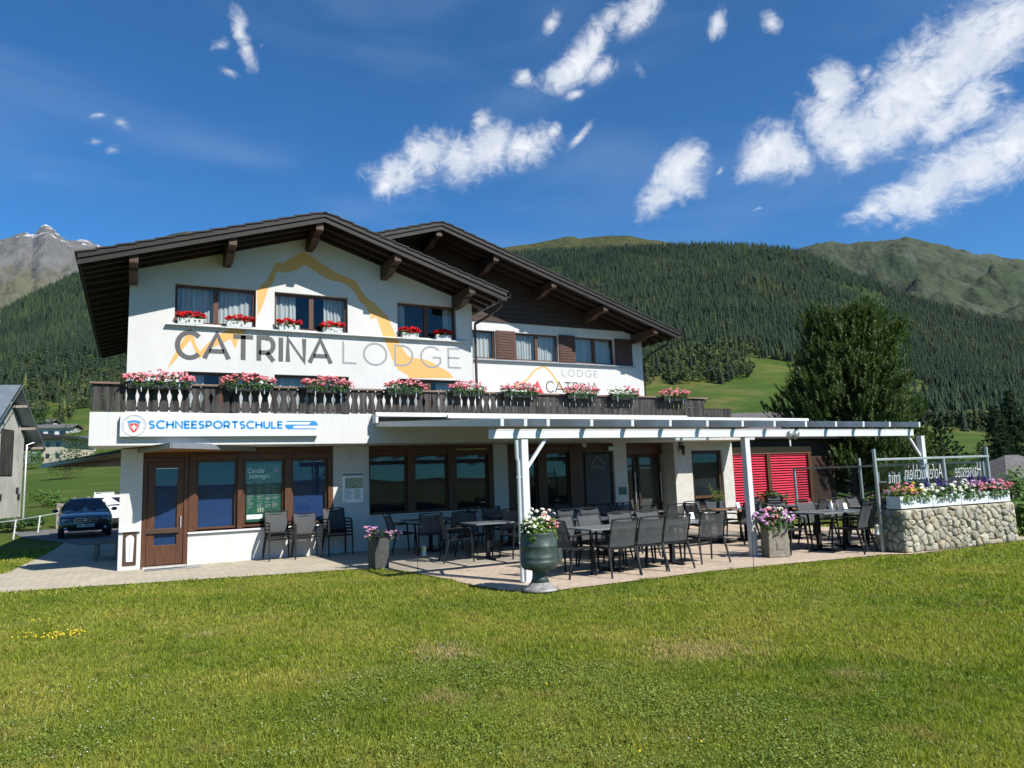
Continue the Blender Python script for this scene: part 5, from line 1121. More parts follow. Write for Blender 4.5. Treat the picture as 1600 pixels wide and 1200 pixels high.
BFL = ['sparse pale pink and full pink geraniums in the westernmost box on the balcony rail', 'pink and coral geraniums on the balcony rail under the ochre letters A and T', 'coral and pink geranium box on the balcony rail in front of the middle lower window', 'coral geranium box on the balcony rail below the thin grey letter O', 'pale pink geranium box on the balcony rail in front of the brown downpipe', 'pink geranium box on the balcony rail beside the small red cross emblem', 'deep pink geraniums hiding the middle of the small dark lettering', 'thin white and pink geraniums on the balcony rail east of the small lettering', 'coral geranium box at the east end of the balcony rail against the green hill']
for k, (px, py, w, pal, n_) in enumerate(((250, 594, 1.15, ['petal_pink'], 70), (390, 598, .95, ['petal_mix', 'petal_pink'], 56), (511, 601, .95, ['petal_mix', 'petal_pink'], 60), (632, 604, .85, ['petal_mix', 'petal_pink'], 42), (731, 606, .85, ['petal_pink'], 40), (812, 608.5, .98, ['petal_pink', 'petal_mix'], 50), (908, 611, .92, ['petal_pink', 'petal_mix'], 50), (974, 613, .90, ['petal_white', 'petal_pink'], 30), (1053, 615, .86, ['petal_mix', 'petal_pink'], 46))):
    a = onY(px, py, YF - .13); t = thing('flower_box', BFL[k], 'flower box', (a.x, YF - .125, RAILZ - .13), 0, 'geranium boxes hung along the balcony rail')
    MB().prism([(-.07, 0), (.07, 0), (.08, .15), (-.08, .15)], lambda u, v, q, w=w: (-w / 2 + q, u, v), w).build('planter', M['plastic_black'], t, .004)
    [MB().box(x, x + .02, -.088, -.080, -.06, .16).build('bracket', M['rail_steel'], t) for x in (-w * .3, w * .3)]; flowers(t, w * 1.12, .18, .26, .11, pal, int(n_ * 1.7), .046, 60 + k, nleaf=330, per=12, front=.28)

# ------------------------------------------------------------------ chairs and tables
def make_chair():
    t = thing('chair', 'grey mesh armchair', 'chair'); W = .50; hw = W / 2
    s = MB(); n = 7
    vs = [];
    for i in range(n):
        y = -.21 + .46 * i / (n - 1); z = .445 - .018 * math.sin(PI * i / (n - 1)) + .012 * (i / (n - 1))
        vs += [(-hw + .012, y, z), (hw - .012, y, z)]
    m_ = len(vs); vs += [(x, y, z - .008) for x, y, z in vs]
    s.sm = True; s.add(vs, [(2 * i, 2 * i + 1, 2 * i + 3, 2 * i + 2) for i in range(n - 1)] + [(m_ + 2 * i, m_ + 2 * i + 2, m_ + 2 * i + 3, m_ + 2 * i + 1) for i in range(n - 1)] + [(2 * i, 2 * i + 2, m_ + 2 * i + 2, m_ + 2 * i) for i in range(n - 1)] + [(2 * i + 1, m_ + 2 * i + 1, m_ + 2 * i + 3, 2 * i + 3) for i in range(n - 1)] + [(0, m_, m_ + 1, 1), (m_ - 2, m_ - 1, 2 * m_ - 1, 2 * m_ - 2)])
    s.build('seat', M['textilene'], t)
    BP = [(-.205, .44), (-.235, .58), (-.285, .74), (-.345, .90)]               # side line of the back
    def bpt(u):
        k = min(2, int(u * 3)); f = u * 3 - k; return (BP[k][0] + (BP[k + 1][0] - BP[k][0]) * f, BP[k][1] + (BP[k + 1][1] - BP[k][1]) * f)
    b = MB(); b.sm = True; vs = []; nu, nv = 9, 5
    for i in range(nu):
        y, z = bpt(.06 + .93 * i / (nu - 1))
        for j in range(nv):
            x = (-1 + 2 * j / (nv - 1)) * (hw - .012); bow = .018 * (1 - (2 * j / (nv - 1) - 1) ** 2); vs.append((x, y - bow, z - (.035 * (1 - (2 * j / (nv - 1) - 1) ** 2) if i == nu - 1 else 0)))
    fs = [(i * nv + j, i * nv + j + 1, (i + 1) * nv + j + 1, (i + 1) * nv + j) for i in range(nu - 1) for j in range(nv - 1)]; b.add(vs, fs); b.build('backrest', M['textilene'], t, fix=False)
    f = MB()
    for sx in (-1, 1): f.tube([(sx * hw, y, z) for y, z in BP], .013, 6); f.bar((sx * hw, -.21, .445), (sx * hw, .25, .455), .022, .028)
    f.tube([(-hw, -.345, .90), (-hw * .6, -.352, .908), (hw * .6, -.352, .908), (hw, -.345, .90)], .013, 6); f.bar((-hw, .25, .45), (hw, .25, .45), .026, .022); f.bar((-hw, -.205, .435), (hw, -.205, .435), .022, .022)
    f.build('frame', M['chair_frame'], t)
    for sx in (-1, 1):
        MB().bar((sx * (hw + .018), .235, .655), (sx * (hw + .030), .285, 0), .030, .034, (0, 1, 0), .022, .024).build('leg', M['chair_frame'], t); MB().bar((sx * hw, -.20, .45), (sx * (hw + .035), -.32, 0), .030, .034, (0, 1, 0), .022, .024).build('leg', M['chair_frame'], t)
        MB().tube([(sx * (hw + .018), -.262, .655), (sx * (hw + .022), -.05, .672), (sx * (hw + .018), .18, .668), (sx * (hw + .016), .245, .645)], .017, 6).build('armrest', M['chair_frame'], t)
    return remember(t)
def make_table(w, d):
    t = thing('table', 'grey table', 'table'); MB().box(-w / 2, w / 2, -d / 2, d / 2, .712, .738).build('tabletop', M['table_top'], t, .005); n = (-w * .28, w * .28) if w > 1.3 else (0,)
    for x in n:
        o = MB().box(x - .038, x + .038, -.038, .038, .03, .69).build('pedestal', M['chair_frame'], t, .004); MB().bar((x, -d * .36, .016), (x, d * .36, .016), .07, .028).bar((x - .24, 0, .0165), (x + .24, 0, .0165), .07, .027).build('foot_cross', M['chair_frame'], o); MB().bar((x, -d * .3, .70), (x, d * .3, .70), .06, .02).build('top_bracket', M['chair_frame'], o)
    return remember(t)
N_, S_, E_, W_ = 0, PI, -PI / 2, PI / 2
TABLES = [  # x, y, w, d, label
 (7.42, -7.02, 1.30, .82, 'grey table directly behind the bronze urn planter'), (8.74, -7.02, 1.28, .82, 'grey table continuing the front row beside the lone folded dark chair'), (8.75, -5.00, 1.3, .8, 'grey table in the second row behind the front dining set'),
 (12.45, -4.75, 1.5, .8, 'grey table with a menu stand in the sunny second row near the stucco wall'), (12.56, -7.36, 1.5, .9, 'large grey table with bottles beside the carved stone planter'), (14.3, -5.15, 1.4, .8, 'grey table in front of the red blinds'),
 (6.62, -3.85, .85, .8, 'small grey table in the shade behind the tall white post'), (6.35, -1.35, 1.2, .75, 'dark shaded table under the first terrace windows'), (8.35, -1.5, 1.2, .75, 'dark shaded table in front of the white pillar'), (10.4, -1.6, 1.2, .75, 'dark shaded table below the drinks board'), (10.6, -3.6, 1.3, .8, 'shaded table in the middle of the terrace'), (14.6, -7.0, 1.2, .8, 'grey table at the corner of the glass windbreak')]
for x, y, w, d, lab in TABLES:
    t = make_table(w, d); t.location = (x, y, .006); t['label'] = lab; t['group'] = 'grey terrace tables'
CH0 = make_chair()
CH = [
 (7.12, -7.50, N_ + .05, 'grey mesh chair with its back to the lawn nearest the bronze urn'), (7.73, -7.42, N_ - .04, 'grey mesh chair with its back to the lawn, second along from the bronze urn'), (8.33, -7.42, N_ + .03, 'grey mesh chair with its back to the lawn, third along from the bronze urn'),
 (6.52, -7.14, E_ + .12, 'dark armchair at the head of the front table beside the bronze urn'), (7.0, -6.50, S_ + .05, 'sunlit chair facing the lawn over the front table by the urn'), (7.58, -6.45, S_ - .04, 'sunlit chair facing the lawn, second across the front table'), (8.25, -6.48, S_ + .03, 'sunlit chair facing the lawn, third across the front table'), (8.85, -6.5, S_, 'sunlit chair facing the lawn across the far end of the front row'),
 (9.38, -7.18, N_ - .12, 'dark navy chair standing alone between front table and middle white post'), (8.42, -4.42, S_ + .05, 'grey chair facing the lawn behind the second row table'), (9.0, -4.48, S_ - .05, 'grey chair facing the lawn at the east side of the second row table'), (8.4, -5.6, N_, 'chair with its back to the front table in the second row'), (9.1, -5.62, N_ + .06, 'chair turned to the house beside the second row table'),
 (11.55, -4.75, E_, 'chair at the west end of the menu stand table'), (12.1, -4.2, S_ + .06, 'pale sunlit chair against the stucco wall behind the menu table'), (12.75, -4.22, S_ - .04, 'pale sunlit chair beside the leafy pot plant behind the menu table'), (12.15, -5.32, N_, 'dark backed chair seen from behind at the menu stand table'), (12.85, -5.3, N_ + .05, 'dark backed chair seen from behind next to the middle white post'),
 (11.36, -7.28, E_ + .06, 'dark armchair right behind the carved stone planter'), (12.18, -6.68, S_ + .04, 'pale chair facing the lawn behind the table with bottles'), (12.98, -6.64, S_ - .06, 'pale chair facing the lawn beside the bottles'), (12.22, -8.0, N_ + .12, 'black chair with its back to the lawn near the rubble wall'), (12.72, -7.95, N_ - .06, 'black chair with its back to the lawn closest to the rubble wall'), (13.62, -7.3, W_ + .1, 'black armchair at the end of the table by the rubble wall'),
 (13.8, -4.5, S_ + .08, 'grey chair leaning under the red blinds, western one'), (14.5, -4.5, S_ - .08, 'grey chair leaning under the red blinds, eastern one'), (14.0, -5.75, N_, 'dark chair with its back to the bottle table, in front of the red blinds'), (14.2, -6.45, S_ - .1, 'pale chair standing by the glass windbreak post'), (14.95, -6.4, S_ + .1, 'pale chair under the handwritten glass pane'), (15.4, -7.1, W_, 'dark chair in the corner behind the white planters'), (14.3, -7.6, N_ + .1, 'dark chair behind the west end of the rubble wall'),
 (5.95, -3.72, E_ - .12, 'dark armchair in half shade facing the small table behind the white post'), (7.28, -4.02, W_ + .10, 'grey chair facing west beside the white post in half shade'), (6.6, -3.2, S_, 'shaded chair behind the small table near the white post'), (5.62, -1.35, E_, 'shaded armchair beside the white map pillar, facing east'), (6.1, -1.95, N_ - .1, 'shaded chair seen from behind under the first terrace window'), (6.75, -1.9, N_ + .1, 'shaded chair seen from behind between first and second terrace windows'), (7.1, -1.3, W_, 'shaded armchair facing west under the second terrace window'),
 (8.0, -2.1, N_, 'shaded chair seen from behind in front of the white pillar'), (8.7, -2.1, N_ + .1, 'shaded chair just past the white pillar'), (8.3, -.85, S_, 'shaded chair against the wall by the white pillar'), (10.1, -2.2, N_, 'shaded chair with its back to the lawn below the drinks board'), (10.8, -2.2, N_ - .1, 'shaded chair with its back to the lawn near the entrance pillar'), (10.4, -1.0, S_, 'shaded chair under the drinks board'), (10.2, -4.25, N_ + .05, 'half shaded chair seen from behind in the middle of the terrace'), (10.95, -4.22, N_ - .08, 'half shaded chair seen from behind, east of the middle table'), (10.3, -3.0, S_, 'shaded chair facing the lawn behind the middle table'), (10.95, -3.0, S_ + .1, 'shaded chair facing the lawn near the entrance')]
rch = random.Random(77)
for k, (x, y, rz_, lab) in enumerate(CH):
    x += rch.uniform(-.04, .04); y += rch.uniform(-.04, .04); rz_ += rch.uniform(-.13, .13)
    if k == 0: CH0.location = (x, y, .006); CH0.rotation_euler.z = rz_; CH0['label'] = lab; CH0['group'] = 'grey mesh chairs on the terrace'
    else: dup(CH0, (x, y, .006), rz_, lab, 'grey mesh chairs on the terrace')
for i, (x, n, who) in enumerate(((3.12, 3, 'westernmost stack, in front of the green poster'), (3.72, 2, 'middle stack below the blue blind'), (4.42, 3, 'stack against the white pillar with the map'))):
    for k in range(n):
        pos = ('lowest', 'middle', 'topmost')[k] if n == 3 else ('lower', 'upper')[k]
        dup(CH0, (x, -.40 + .012 * k, .004 + .075 * k), S_ + (.06, -.05, .04)[i], 'grey stacked chair, %s of the %s' % (pos, who), 'chairs stacked against the ski school wall')
# on the tables
def bottle(x, y, lab, mat, h=.20):
    t = thing('condiment_bottle', lab, 'bottle', (x, y, .745), 0, 'bottles on the large table'); MB().lathe([(.0, 0), (.028, .0), (.030, h * .6), (.014, h * .78), (.014, h * .9)], (0, 0, 0), 12).build('bottle_body', M[mat], t); MB().lathe([(.0, h * .9), (.017, h * .9), (.017, h), (.0, h)], (0, 0, 0), 12).build('cap', M['petal_yellow'] if mat == 'ink_white' else M['ink_red'], t)
bottle(12.78, -7.2, 'white condiment bottle with yellow cap on the large table', 'ink_white'); bottle(12.88, -7.26, 'grey condiment bottle with red cap on the large table', 'table_top', .17)
for x, y, lab in ((9.3, -6.95, 'small white napkin caddy on the front row table'), (12.6, -4.8, 'small white menu stand on the second row table'), (13.05, -7.3, 'small white cup at the table with bottles'), (14.5, -5.2, 'red and white menu card on the table below the red blinds')):
    t = thing('menu_stand', lab, 'menu stand', (x, y, .745)); MB().prism([(-.035, 0), (.035, 0), (.004, .13), (-.004, .13)], lambda u, v, w: (-.05 + w, u, v), .10).build('card', M['ink_red' if 'red and' in lab else 'ink_white'], t); MB().box(-.055, .055, -.045, .045, 0, .012).build('tray', M['chair_frame'], t)
wb = thing('wooden_tray', 'pale wooden board lying on the second row table behind the lone dark chair', 'tray', (11.95, -4.95, .745)); MB().box(-.32, .32, -.17, .17, 0, .02).build('board', M['soffit'], wb, .006); MB().bar((-.32, 0, .025), (-.36, 0, .025), .2, .012).bar((.32, 0, .025), (.36, 0, .025), .2, .012).build('handle', M['soffit'], wb)

# ------------------------------------------------------------------ planters on the terrace edge
ur = thing('urn_planter', 'tall verdigris bronze urn on a flared worn foot, filled with white petunias', 'planter', (5.42, -8.06, .002))
MB().lathe([(.0, .0), (.26, .0), (.27, .02), (.22, .045), (.17, .075), (.135, .12)], (0, 0, 0), 32).build('foot', M['worn_foot'], ur)
bw = MB(); bw.lathe([(.135, .12), (.115, .17), (.105, .24), (.11, .285), (.17, .295), (.235, .31), (.262, .345), (.270, .40), (.271, .43), (.266, .435), (.272, .45), (.266, .465), (.274, .48), (.268, .49), (.268, .62), (.277, .635), (.268, .65), (.266, .74), (.258, .80), (.266, .815), (.252, .825), (.245, .80), (.23, .74), (0, .73)], (0, 0, 0), 40); bw.build('bowl', M['bronze'], ur)
rl_ = MB(); rl_.box(.20, .285, -.19, -.13, .40, .58); hb = rl_.build('relief_panel', M['bronze'], ur, .01); hb.rotation_euler = (0, 0, .1)
fr = thing('x', 'x', 'x'); bpy.data.objects.remove(fr)
def pot_flowers(root, r, h, z0, pal, n, rh, seed, leafm, nl): flowers(root, r * 2.1, r * 1.15, h, z0, pal, n, rh, seed, leafm, nl, per=10)
pot_flowers(ur, .235, .34, .80, ['petal_white', 'petal_white', 'petal_white', 'petal_pink'], 90, .036, 5, 'leaf_light', 900)
pl = thing('stone_planter', 'tall plain dark planter with mauve petunias at the lawn edge by the pillar', 'planter', (4.40, -3.62, .002), .18)
MB().prism([(-.145, 0), (.145, 0), (.155, .56), (-.155, .56)], lambda u, v, w: (u, -.15 + w, v), .30).build('pot', M['dark_planter'], pl, .012); MB().box(-.13, .13, -.13, .13, .562, .57).build('soil', M['soil'], pl)
rnd = random.Random(2); lf = MB(); leaves(lf, 150, (0, 0, .62, .20, .16, .09), .02, .035, rnd); leaves(lf, 70, (-.2, -.1, .66, .14, .1, .12), .02, .035, rnd); leaves(lf, 70, (.22, -.08, .58, .14, .1, .09), .02, .035, rnd); lf.build('foliage', M['dark_leaf'], pl, fix=False); fb = MB()
for k in range(54):
    c = (-.21, -.12, .68, .13, .09, .12) if k % 2 else (.22, -.12, .60, .17, .09, .08); blossoms(fb, (c[0] + rnd.uniform(-1, 1) * c[3], c[1] + rnd.uniform(-1, 1) * c[4], c[2] + rnd.uniform(-1, 1) * c[5]), .034 * rnd.uniform(.7, 1.2), 9, 0 if rnd.random() < .7 else 1, rnd)
fb.build('blossoms', [M['petal_mauve'], M['petal_pink']], pl, fix=False)
sp2 = thing('stone_planter', 'carved square stone planter with mauve and red flowers beside the middle white post', 'planter', (10.78, -7.50, .006), -.42)
MB().prism([(-.20, 0), (.20, 0), (.185, .60), (-.185, .60)], lambda u, v, w: (u, -.19 + w, v), .38).build('pot', M['planter_stone'], sp2, .015); MB().box(-.16, .16, -.16, .16, .602, .61).build('soil', M['soil'], sp2)
cv = MB(); cv.tube([(-.06, -.192, .50), (.02, -.195, .54), (.06, -.195, .48), (.03, -.192, .42), (-.01, -.192, .40)], .012, 6); cv.box(-.06, .09, -.20, -.188, .14, .17); cv.box(-.05, .08, -.198, -.188, .17, .30); cv.box(-.06, .09, -.20, -.188, .30, .32); cv.build('carving', M['planter_stone'], sp2, .004)
flowers(sp2, .62, .38, .30, .58, ['petal_mauve', 'petal_mix', 'petal_white', 'petal_mauve'], 95, .044, 8, 'leaf', 330, per=11)
ol = thing('pot_plant', 'wispy grey-green shrub in a pot against the stucco wall', 'plant', (15.55, -1.1, .004)); MB().lathe([(0, 0), (.15, 0), (.19, .34), (.17, .35), (0, .32)], (0, 0, 0), 20).build('pot', M['dark_planter'], ol)
st_ = MB(); rnd = random.Random(4); lf = MB()
for k in range(22):
    a = rnd.uniform(0, 6.28); l_ = rnd.uniform(.5, 1.0); tip = Vector((math.cos(a) * .32 * l_, math.sin(a) * .3 * l_, .35 + .85 * l_)); st_.tube([(0, 0, .33), tip * .5 + Vector((0, 0, .2)), tip], .008, 4, True, .003)
    for q in range(14):
        f_ = rnd.uniform(.4, 1); leaves(lf, 1, (tip.x * f_, tip.y * f_, .33 + (tip.z - .33) * f_ + .08, .05, .05, .05), .018, .03, rnd)
st_.build('stems', M['bark'], ol, fix=False); lf.build('foliage', M['leaf_light'], ol, fix=False)
# lanterns on shepherd hooks
for k, (px, py, dx, lab) in enumerate(((653, 899, .13, 'thin garden stake with a hanging grey lantern beside the dark planter'), (1178, 893, .0, 'bare thin garden stake leaning in the lawn edge before the carved planter'), (1367, 866, .13, 'thin garden stake with a hanging grey lantern before the rubble wall'), (842, 924, .0, 'bare thin wire stake standing in front of the bronze urn'))):
    a = onZ(px, py); t = thing('garden_stake', lab, 'garden stake', (a.x, a.y, -.01), 0, 'thin stakes along the lawn edge'); ht = (.78, .62, .80, .55)[k]; m_ = MB()
    pts = [(0, 0, 0), (.02 if k == 1 else 0, 0, ht)] + ([(.03, 0, ht + .05), (.07, 0, ht + .06), (.11, 0, ht + .03), (.12, 0, ht - .04)] if dx else []); m_.tube(pts, .005, 6); m_.build('hook', M['metal_dark'], t)
    if dx:
        o = MB().lathe([(0, 0), (.042, 0), (.042, .02), (.038, .025), (.038, .15), (.044, .155), (.03, .185), (0, .19)], (.12, 0, ht - .45), 14).build('lantern', M['rail_steel'], t); MB().tube([(.12, 0, ht - .26), (.12, 0, ht - .04)], .003, 5).build('chain', M['metal_dark'], o)

# ------------------------------------------------------------------ rubble wall with planters and the glass windbreak
def clip(poly, p, n):
    out = []
    for i in range(len(poly)):
        a, b = poly[i], poly[(i + 1) % len(poly)]; da, db = (a - p).dot(n), (b - p).dot(n)
        if da <= 0: out.append(a)
        if da * db < 0: out.append(a + (b - a) * (da / (da - db)))
    return out
def rubble(mb, w, h, n, fn, rnd, dome=.040, gap=.008):
    asp = math.sqrt(n * w / h); pts = [Vector((rnd.uniform(0, w), rnd.uniform(0, h))) for _ in range(n)]
    def cell(i):
        p = [Vector((0, 0)), Vector((w, 0)), Vector((w, h)), Vector((0, h))]
        for j, q in enumerate(pts):
            if j != i and (q - pts[i]).length < .9: p = clip(p, (q + pts[i]) / 2, q - pts[i])
            if not p: return p
        return p
    for it in range(1):
        new = []
        for i in range(n):
            c = cell(i); new.append(sum(c, Vector((0, 0))) / len(c) * .7 + pts[i] * .3 if c else pts[i])
        pts = new
    for i in range(n):
        c = cell(i)
        if len(c) < 3: continue
        ctr = sum(c, Vector((0, 0))) / len(c); r = sum((q - ctr).length for q in c) / len(c)
        ring = []                                                             # rounded outline
        m_ = len(c)
        for k in range(m_):
            a, b = c[k], c[(k + 1) % m_]; ring += [a.lerp(b, .09), a.lerp(b, .5) + (ctr - a.lerp(b, .5)) * rnd.uniform(-.06, .10), a.lerp(b, .91)]
        def ringat(s, d, jit=0.): return [fn(*(ctr + (q - ctr) * s + Vector((rnd.uniform(-jit, jit), rnd.uniform(-jit, jit)))), d + rnd.uniform(-jit, jit)) for q in ring]
        s0 = max(.5, 1 - gap / max(r, .03)); hgt = dome * rnd.uniform(.5, 1.7) * min(1, r / .1); n_ = len(ring); b = len(mb.v)
        vs = ringat(s0, -.03) + ringat(s0, hgt * .35) + ringat(s0 * .84, hgt * .85, .006) + ringat(s0 * .5, hgt, .010) + [fn(ctr.x, ctr.y, hgt * 1.03)]; old = mb.sm; mb.sm = True
        mb.add(vs, [(q * n_ + k, q * n_ + (k + 1) % n_, (q + 1) * n_ + (k + 1) % n_, (q + 1) * n_ + k) for q in range(3) for k in range(n_)] + [(3 * n_ + k, 3 * n_ + (k + 1) % n_, 4 * n_) for k in range(n_)]); mb.sm = old
wc, wr, wl_ = onZ(1418, 865), onZ(1592, 846), onZ(1388, 858); WH = .78
wdir = (wr - wc).normalized(); wlen = (wr - wc).length; wback = Vector((-wdir.y, wdir.x, 0)); wdep = .66
sw = thing('stone_wall', 'low rubble wall of rounded yellow-grey stones at the edge of the lawn', 'wall', wc); rnd = random.Random(21)
mt = MB(); mt.add([tuple((wdir * u + wback * v) + Vector((0, 0, z))) for z in (-.03, WH - .03) for u, v in ((.03, .03), (wlen - .03, .03), (wlen - .03, wdep - .03), (.03, wdep - .03))], [(0, 3, 2, 1), (4, 5, 6, 7), (0, 1, 5, 4), (1, 2, 6, 5), (2, 3, 7, 6), (3, 0, 4, 7)]); mt.build('mortar', M['mortar'], sw)
so = MB(); rubble(so, wlen, WH, 125, lambda u, v, d: tuple(wdir * u + wback * (.03 - d) + Vector((0, 0, v))), rnd); rubble(so, wdep, WH, 27, lambda u, v, d: tuple(wback * (wdep - u) + wdir * (.03 - d) + Vector((0, 0, v))), rnd); rubble(so, wdep, WH, 24, lambda u, v, d: tuple(wback * u + wdir * (wlen - .03 + d) + Vector((0, 0, v))), rnd); rubble(so, wlen, wdep, 70, lambda u, v, d: tuple(wdir * u + wback * v + Vector((0, 0, WH - .03 + d * .5))), rnd)
so.build('stones', M['field_stone'], sw)
rot_w = math.atan2(wdir.y, wdir.x); wz = WH + .018
PB = [(.02, .88, ['petal_pink', 'petal_yellow', 'petal_white'], 'white planter with yellow and pink flowers at the west end of the rubble wall'), (.91, .80, ['petal_white', 'petal_violet', 'petal_white'], 'white planter with white petunias and dark blue flowers on the rubble wall'), (1.72, .80, ['petal_white', 'petal_mauve', 'petal_pink'], 'white planter with a tall pink geranium in the middle of the rubble wall'), (2.53, .80, ['petal_pink', 'petal_mauve', 'petal_pink'], 'white planter with bright pink geraniums at the east end of the rubble wall')]
for k, (u, w, pal, lab) in enumerate(PB):
    w = min(w, wlen - u - .02)
    if w < .3: continue
    c = wc + wdir * (u + w / 2) + wback * .20; t = thing('flower_box', lab, 'flower box', (c.x, c.y, wz), rot_w, 'white planters on the rubble wall')
    MB().box(-w / 2, w / 2, -.15, .15, 0, .225).build('planter', M['sign_white'], t, .006); MB().box(-w / 2 + .02, w / 2 - .02, -.13, .13, .227, .235).build('soil', M['soil'], t); flowers(t, w * 1.0, .30, .25, .20, pal, 62, .042, 90 + k, ('leaf_light', 'leaf', 'leaf', 'leaf')[k], 420, front=.45)
    if k > 0:
        rnd = random.Random(k)
        for q in range(5 if k < 3 else 4):
            sv = MB(); x = rnd.uniform(-.4, .4) * w; hh_ = rnd.uniform(.20, .31)
            for zq in range(22): f_ = zq / 22; r_ = .028 * (1 - f_ * .8); a = zq * 2.4; sv.ball((x + r_ * math.cos(a), .05 + r_ * math.sin(a), .26 + hh_ * (.4 + .6 * f_)), .014, 5, 3)
            sv.build('salvia_spike', M['petal_violet'], t, fix=False)
gy = .40                                                                      # windbreak stands behind the boxes
def wp(u, v, z): return wc + wdir * u + wback * v + Vector((0, 0, z))
ws = thing('windbreak', 'glass windbreak panes with mirrored white handwriting in a steel frame above the planters', 'windbreak', wc)
us = [onY(p, 760, wc.y + gy).x for p in (1393, 1516, 1545)]; us = [(x - wc.x) / wdir.x for x in us]; us[0] = max(.02, us[0] - .0); us[2] = wlen - .06
us[0] = -.12; us[1] = (onY(1468, 760, wc.y + gy).x - wc.x) / wdir.x; zt_p = 1.72
def wsp(mb, name, mat, par=ws, **k):
    o = mb.build(name, mat, par, **k)
    if par is ws: o.location = -wc
    return o
for i, u in enumerate(us): wsp(MB().bar(wp(u, gy, WH - .02 if u > 0 else 0), wp(u, gy, zt_p + (.20 if i != 1 else -.0)), .05, .05, (0, 1, 0)), 'post', M['rail_steel'], bevel=.004)
wsp(MB().bar(wp(us[0], gy, zt_p), wp(us[2] + .06, gy, zt_p), .045, .045), 'top_rail', M['rail_steel'], bevel=.008)
panes = []
for i in range(2):
    a, b = us[i] + .035, us[i + 1] - .035; m_ = MB(); m_.bar(wp(a, gy, .5 * (WH + .05 + zt_p - .04)), wp(b, gy, .5 * (WH + .05 + zt_p - .04)), .008, zt_p - WH - .10); panes.append(wsp(m_, 'pane', M['screen']))
sgx = 1 / 1
def glass_text(body, u0, u1, z, h, mirror, o):
    fn_ = (lambda U, V, w: wp(u1 - U, gy - .008 - w, z + V)) if mirror else (lambda U, V, w: wp(u0 + U, gy - .008 - w, z + V))
    t = flat_text(body, h, fn_, 'chalk', o, shear=-.12 if mirror else .1, width=abs(u1 - u0), off=-.016); return t
L1 = us[1] - us[0]; L2 = us[2] - us[1]
glass_text('Hauseistee', us[1] + L2 * .22, us[1] + L2 * .82, 1.31, .44, True, panes[1]); glass_text('Apfelküchlein', us[0] + L1 * .40, us[0] + L1 * .96, 1.31, .44, True, panes[0]); glass_text('mit', us[0] + L1 * .16, us[0] + L1 * .32, 1.26, .36, True, panes[0])
glass_text('Vanille', us[0] + L1 * .40, us[0] + L1 * .76, .97, .30, True, panes[0])
XS = wp(us[2], 0, 0).x + .05; YS = wp(us[2], gy, 0).y
def yat(px): d = ray(px, 760); return CAM.y + (XS - CAM.x) / d.x * d.y
w2_ = thing('windbreak', 'darker glass windbreak running back to the house with white handwriting in front of the pine', 'windbreak', (XS, YS, 0))
ysd = [YS + .12, yat(1346), yat(1243)]; print('side windbreak', XS, ysd)
for i, y in enumerate(ysd): m_ = MB().bar((0, y - YS, 0), (0, y - YS, 1.62 if i != 1 else 1.80), .055, .055, (0, 1, 0)); m_.build('post', M['rail_steel'], w2_, .004)
MB().bar((0, ysd[0] - YS, 1.60), (0, ysd[-1] - YS, 1.60), .04, .04).build('top_rail', M['rail_steel'], w2_, .006)
for i in range(2):
    m_ = MB().box(-.004, .004, ysd[i] - YS + .03, ysd[i + 1] - YS - .03, .25, 1.575); o = m_.build('pane', M['screen'], w2_)
    if i < 1:
        tx_ = 'Lillet'; sz = .38 * (ysd[1] - ysd[0]); sz = abs(sz); y1_ = ysd[1] - YS - .16 * abs(ysd[1] - ysd[0])
        flat_text(tx_, .36, lambda u, v, w: (-.006 - w, y1_ - u, 1.2 + v), 'chalk', o, width=sz, off=-.004); flat_text('Wild Berry', .30, lambda u, v, w: (-.006 - w, y1_ - u - .1, .84 + v), 'chalk', o, width=sz * 1.45, off=-.004)
# white flowers in a box at the inner windbreak
t = thing('flower_box', 'low box of white flowers at the foot of the inner windbreak', 'flower box', (XS - .25, -6.6, .62), PI / 2); MB().box(-.6, .6, -.12, .12, 0, .2).build('planter', M['dark_planter'], t, .005); lg = MB(); [lg.box(x - .03, x + .03, -.1, .1, -.615, -.001) for x in (-.5, .5)]; lg.build('stand', M['dark_planter'], t); flowers(t, 1.2, .22, .22, .18, ['petal_white', 'petal_white', 'petal_pink'], 34, .034, 120, 'leaf_light', 240)
# ------------------------------------------------------------------ timber wing with red blinds behind the terrace
bw_ = thing('garden_pavilion', 'low brown timber pavilion with two windows closed by red slatted blinds', 'building', (19.2, .35, 0)); QO = -bw_.location
def qp(mb, name, mat, par=bw_, **k):
    o = mb.build(name, mat, par, **k)
    if par is bw_: o.location = QO
    return o
yq = .35; qx = lambda p: onY(p, 720, yq).x; X0q, X1q = 17.30, qx(1262)
m_ = MB(); m_.box(X0q, X1q + 1.5, yq + .12, yq + 3.5, 0, 2.6); qp(m_, 'wall', M['gable_boards'])
m_ = MB(); m_.box(X0q, X1q + .2, yq - .02, yq + .10, 2.13, 2.36); m_.box(X0q, X1q + .2, yq - .0, yq + .10, .22, .36); qp(m_, 'lintel', M['soffit'], bevel=.005)
m_ = MB(); m_.box(X0q - .02, X1q + 1.8, yq - .5, yq + 3.7, 2.605, 2.72); qp(m_, 'roof', M['metal_dark'])
xs3 = [X0q + .02, qx(1197.5), qx(1203), X1q]
m_ = MB(); m_.box(xs3[1] + .002, xs3[2] - .002, yq - .03, yq + .10, .362, 2.127); qp(m_, 'mullion', M['frame'], bevel=.005); m_ = MB().box(X1q + .003, X1q + .16, yq - .03, yq + .10, .362, 2.127); qp(m_, 'mullion', M['frame'], bevel=.005)
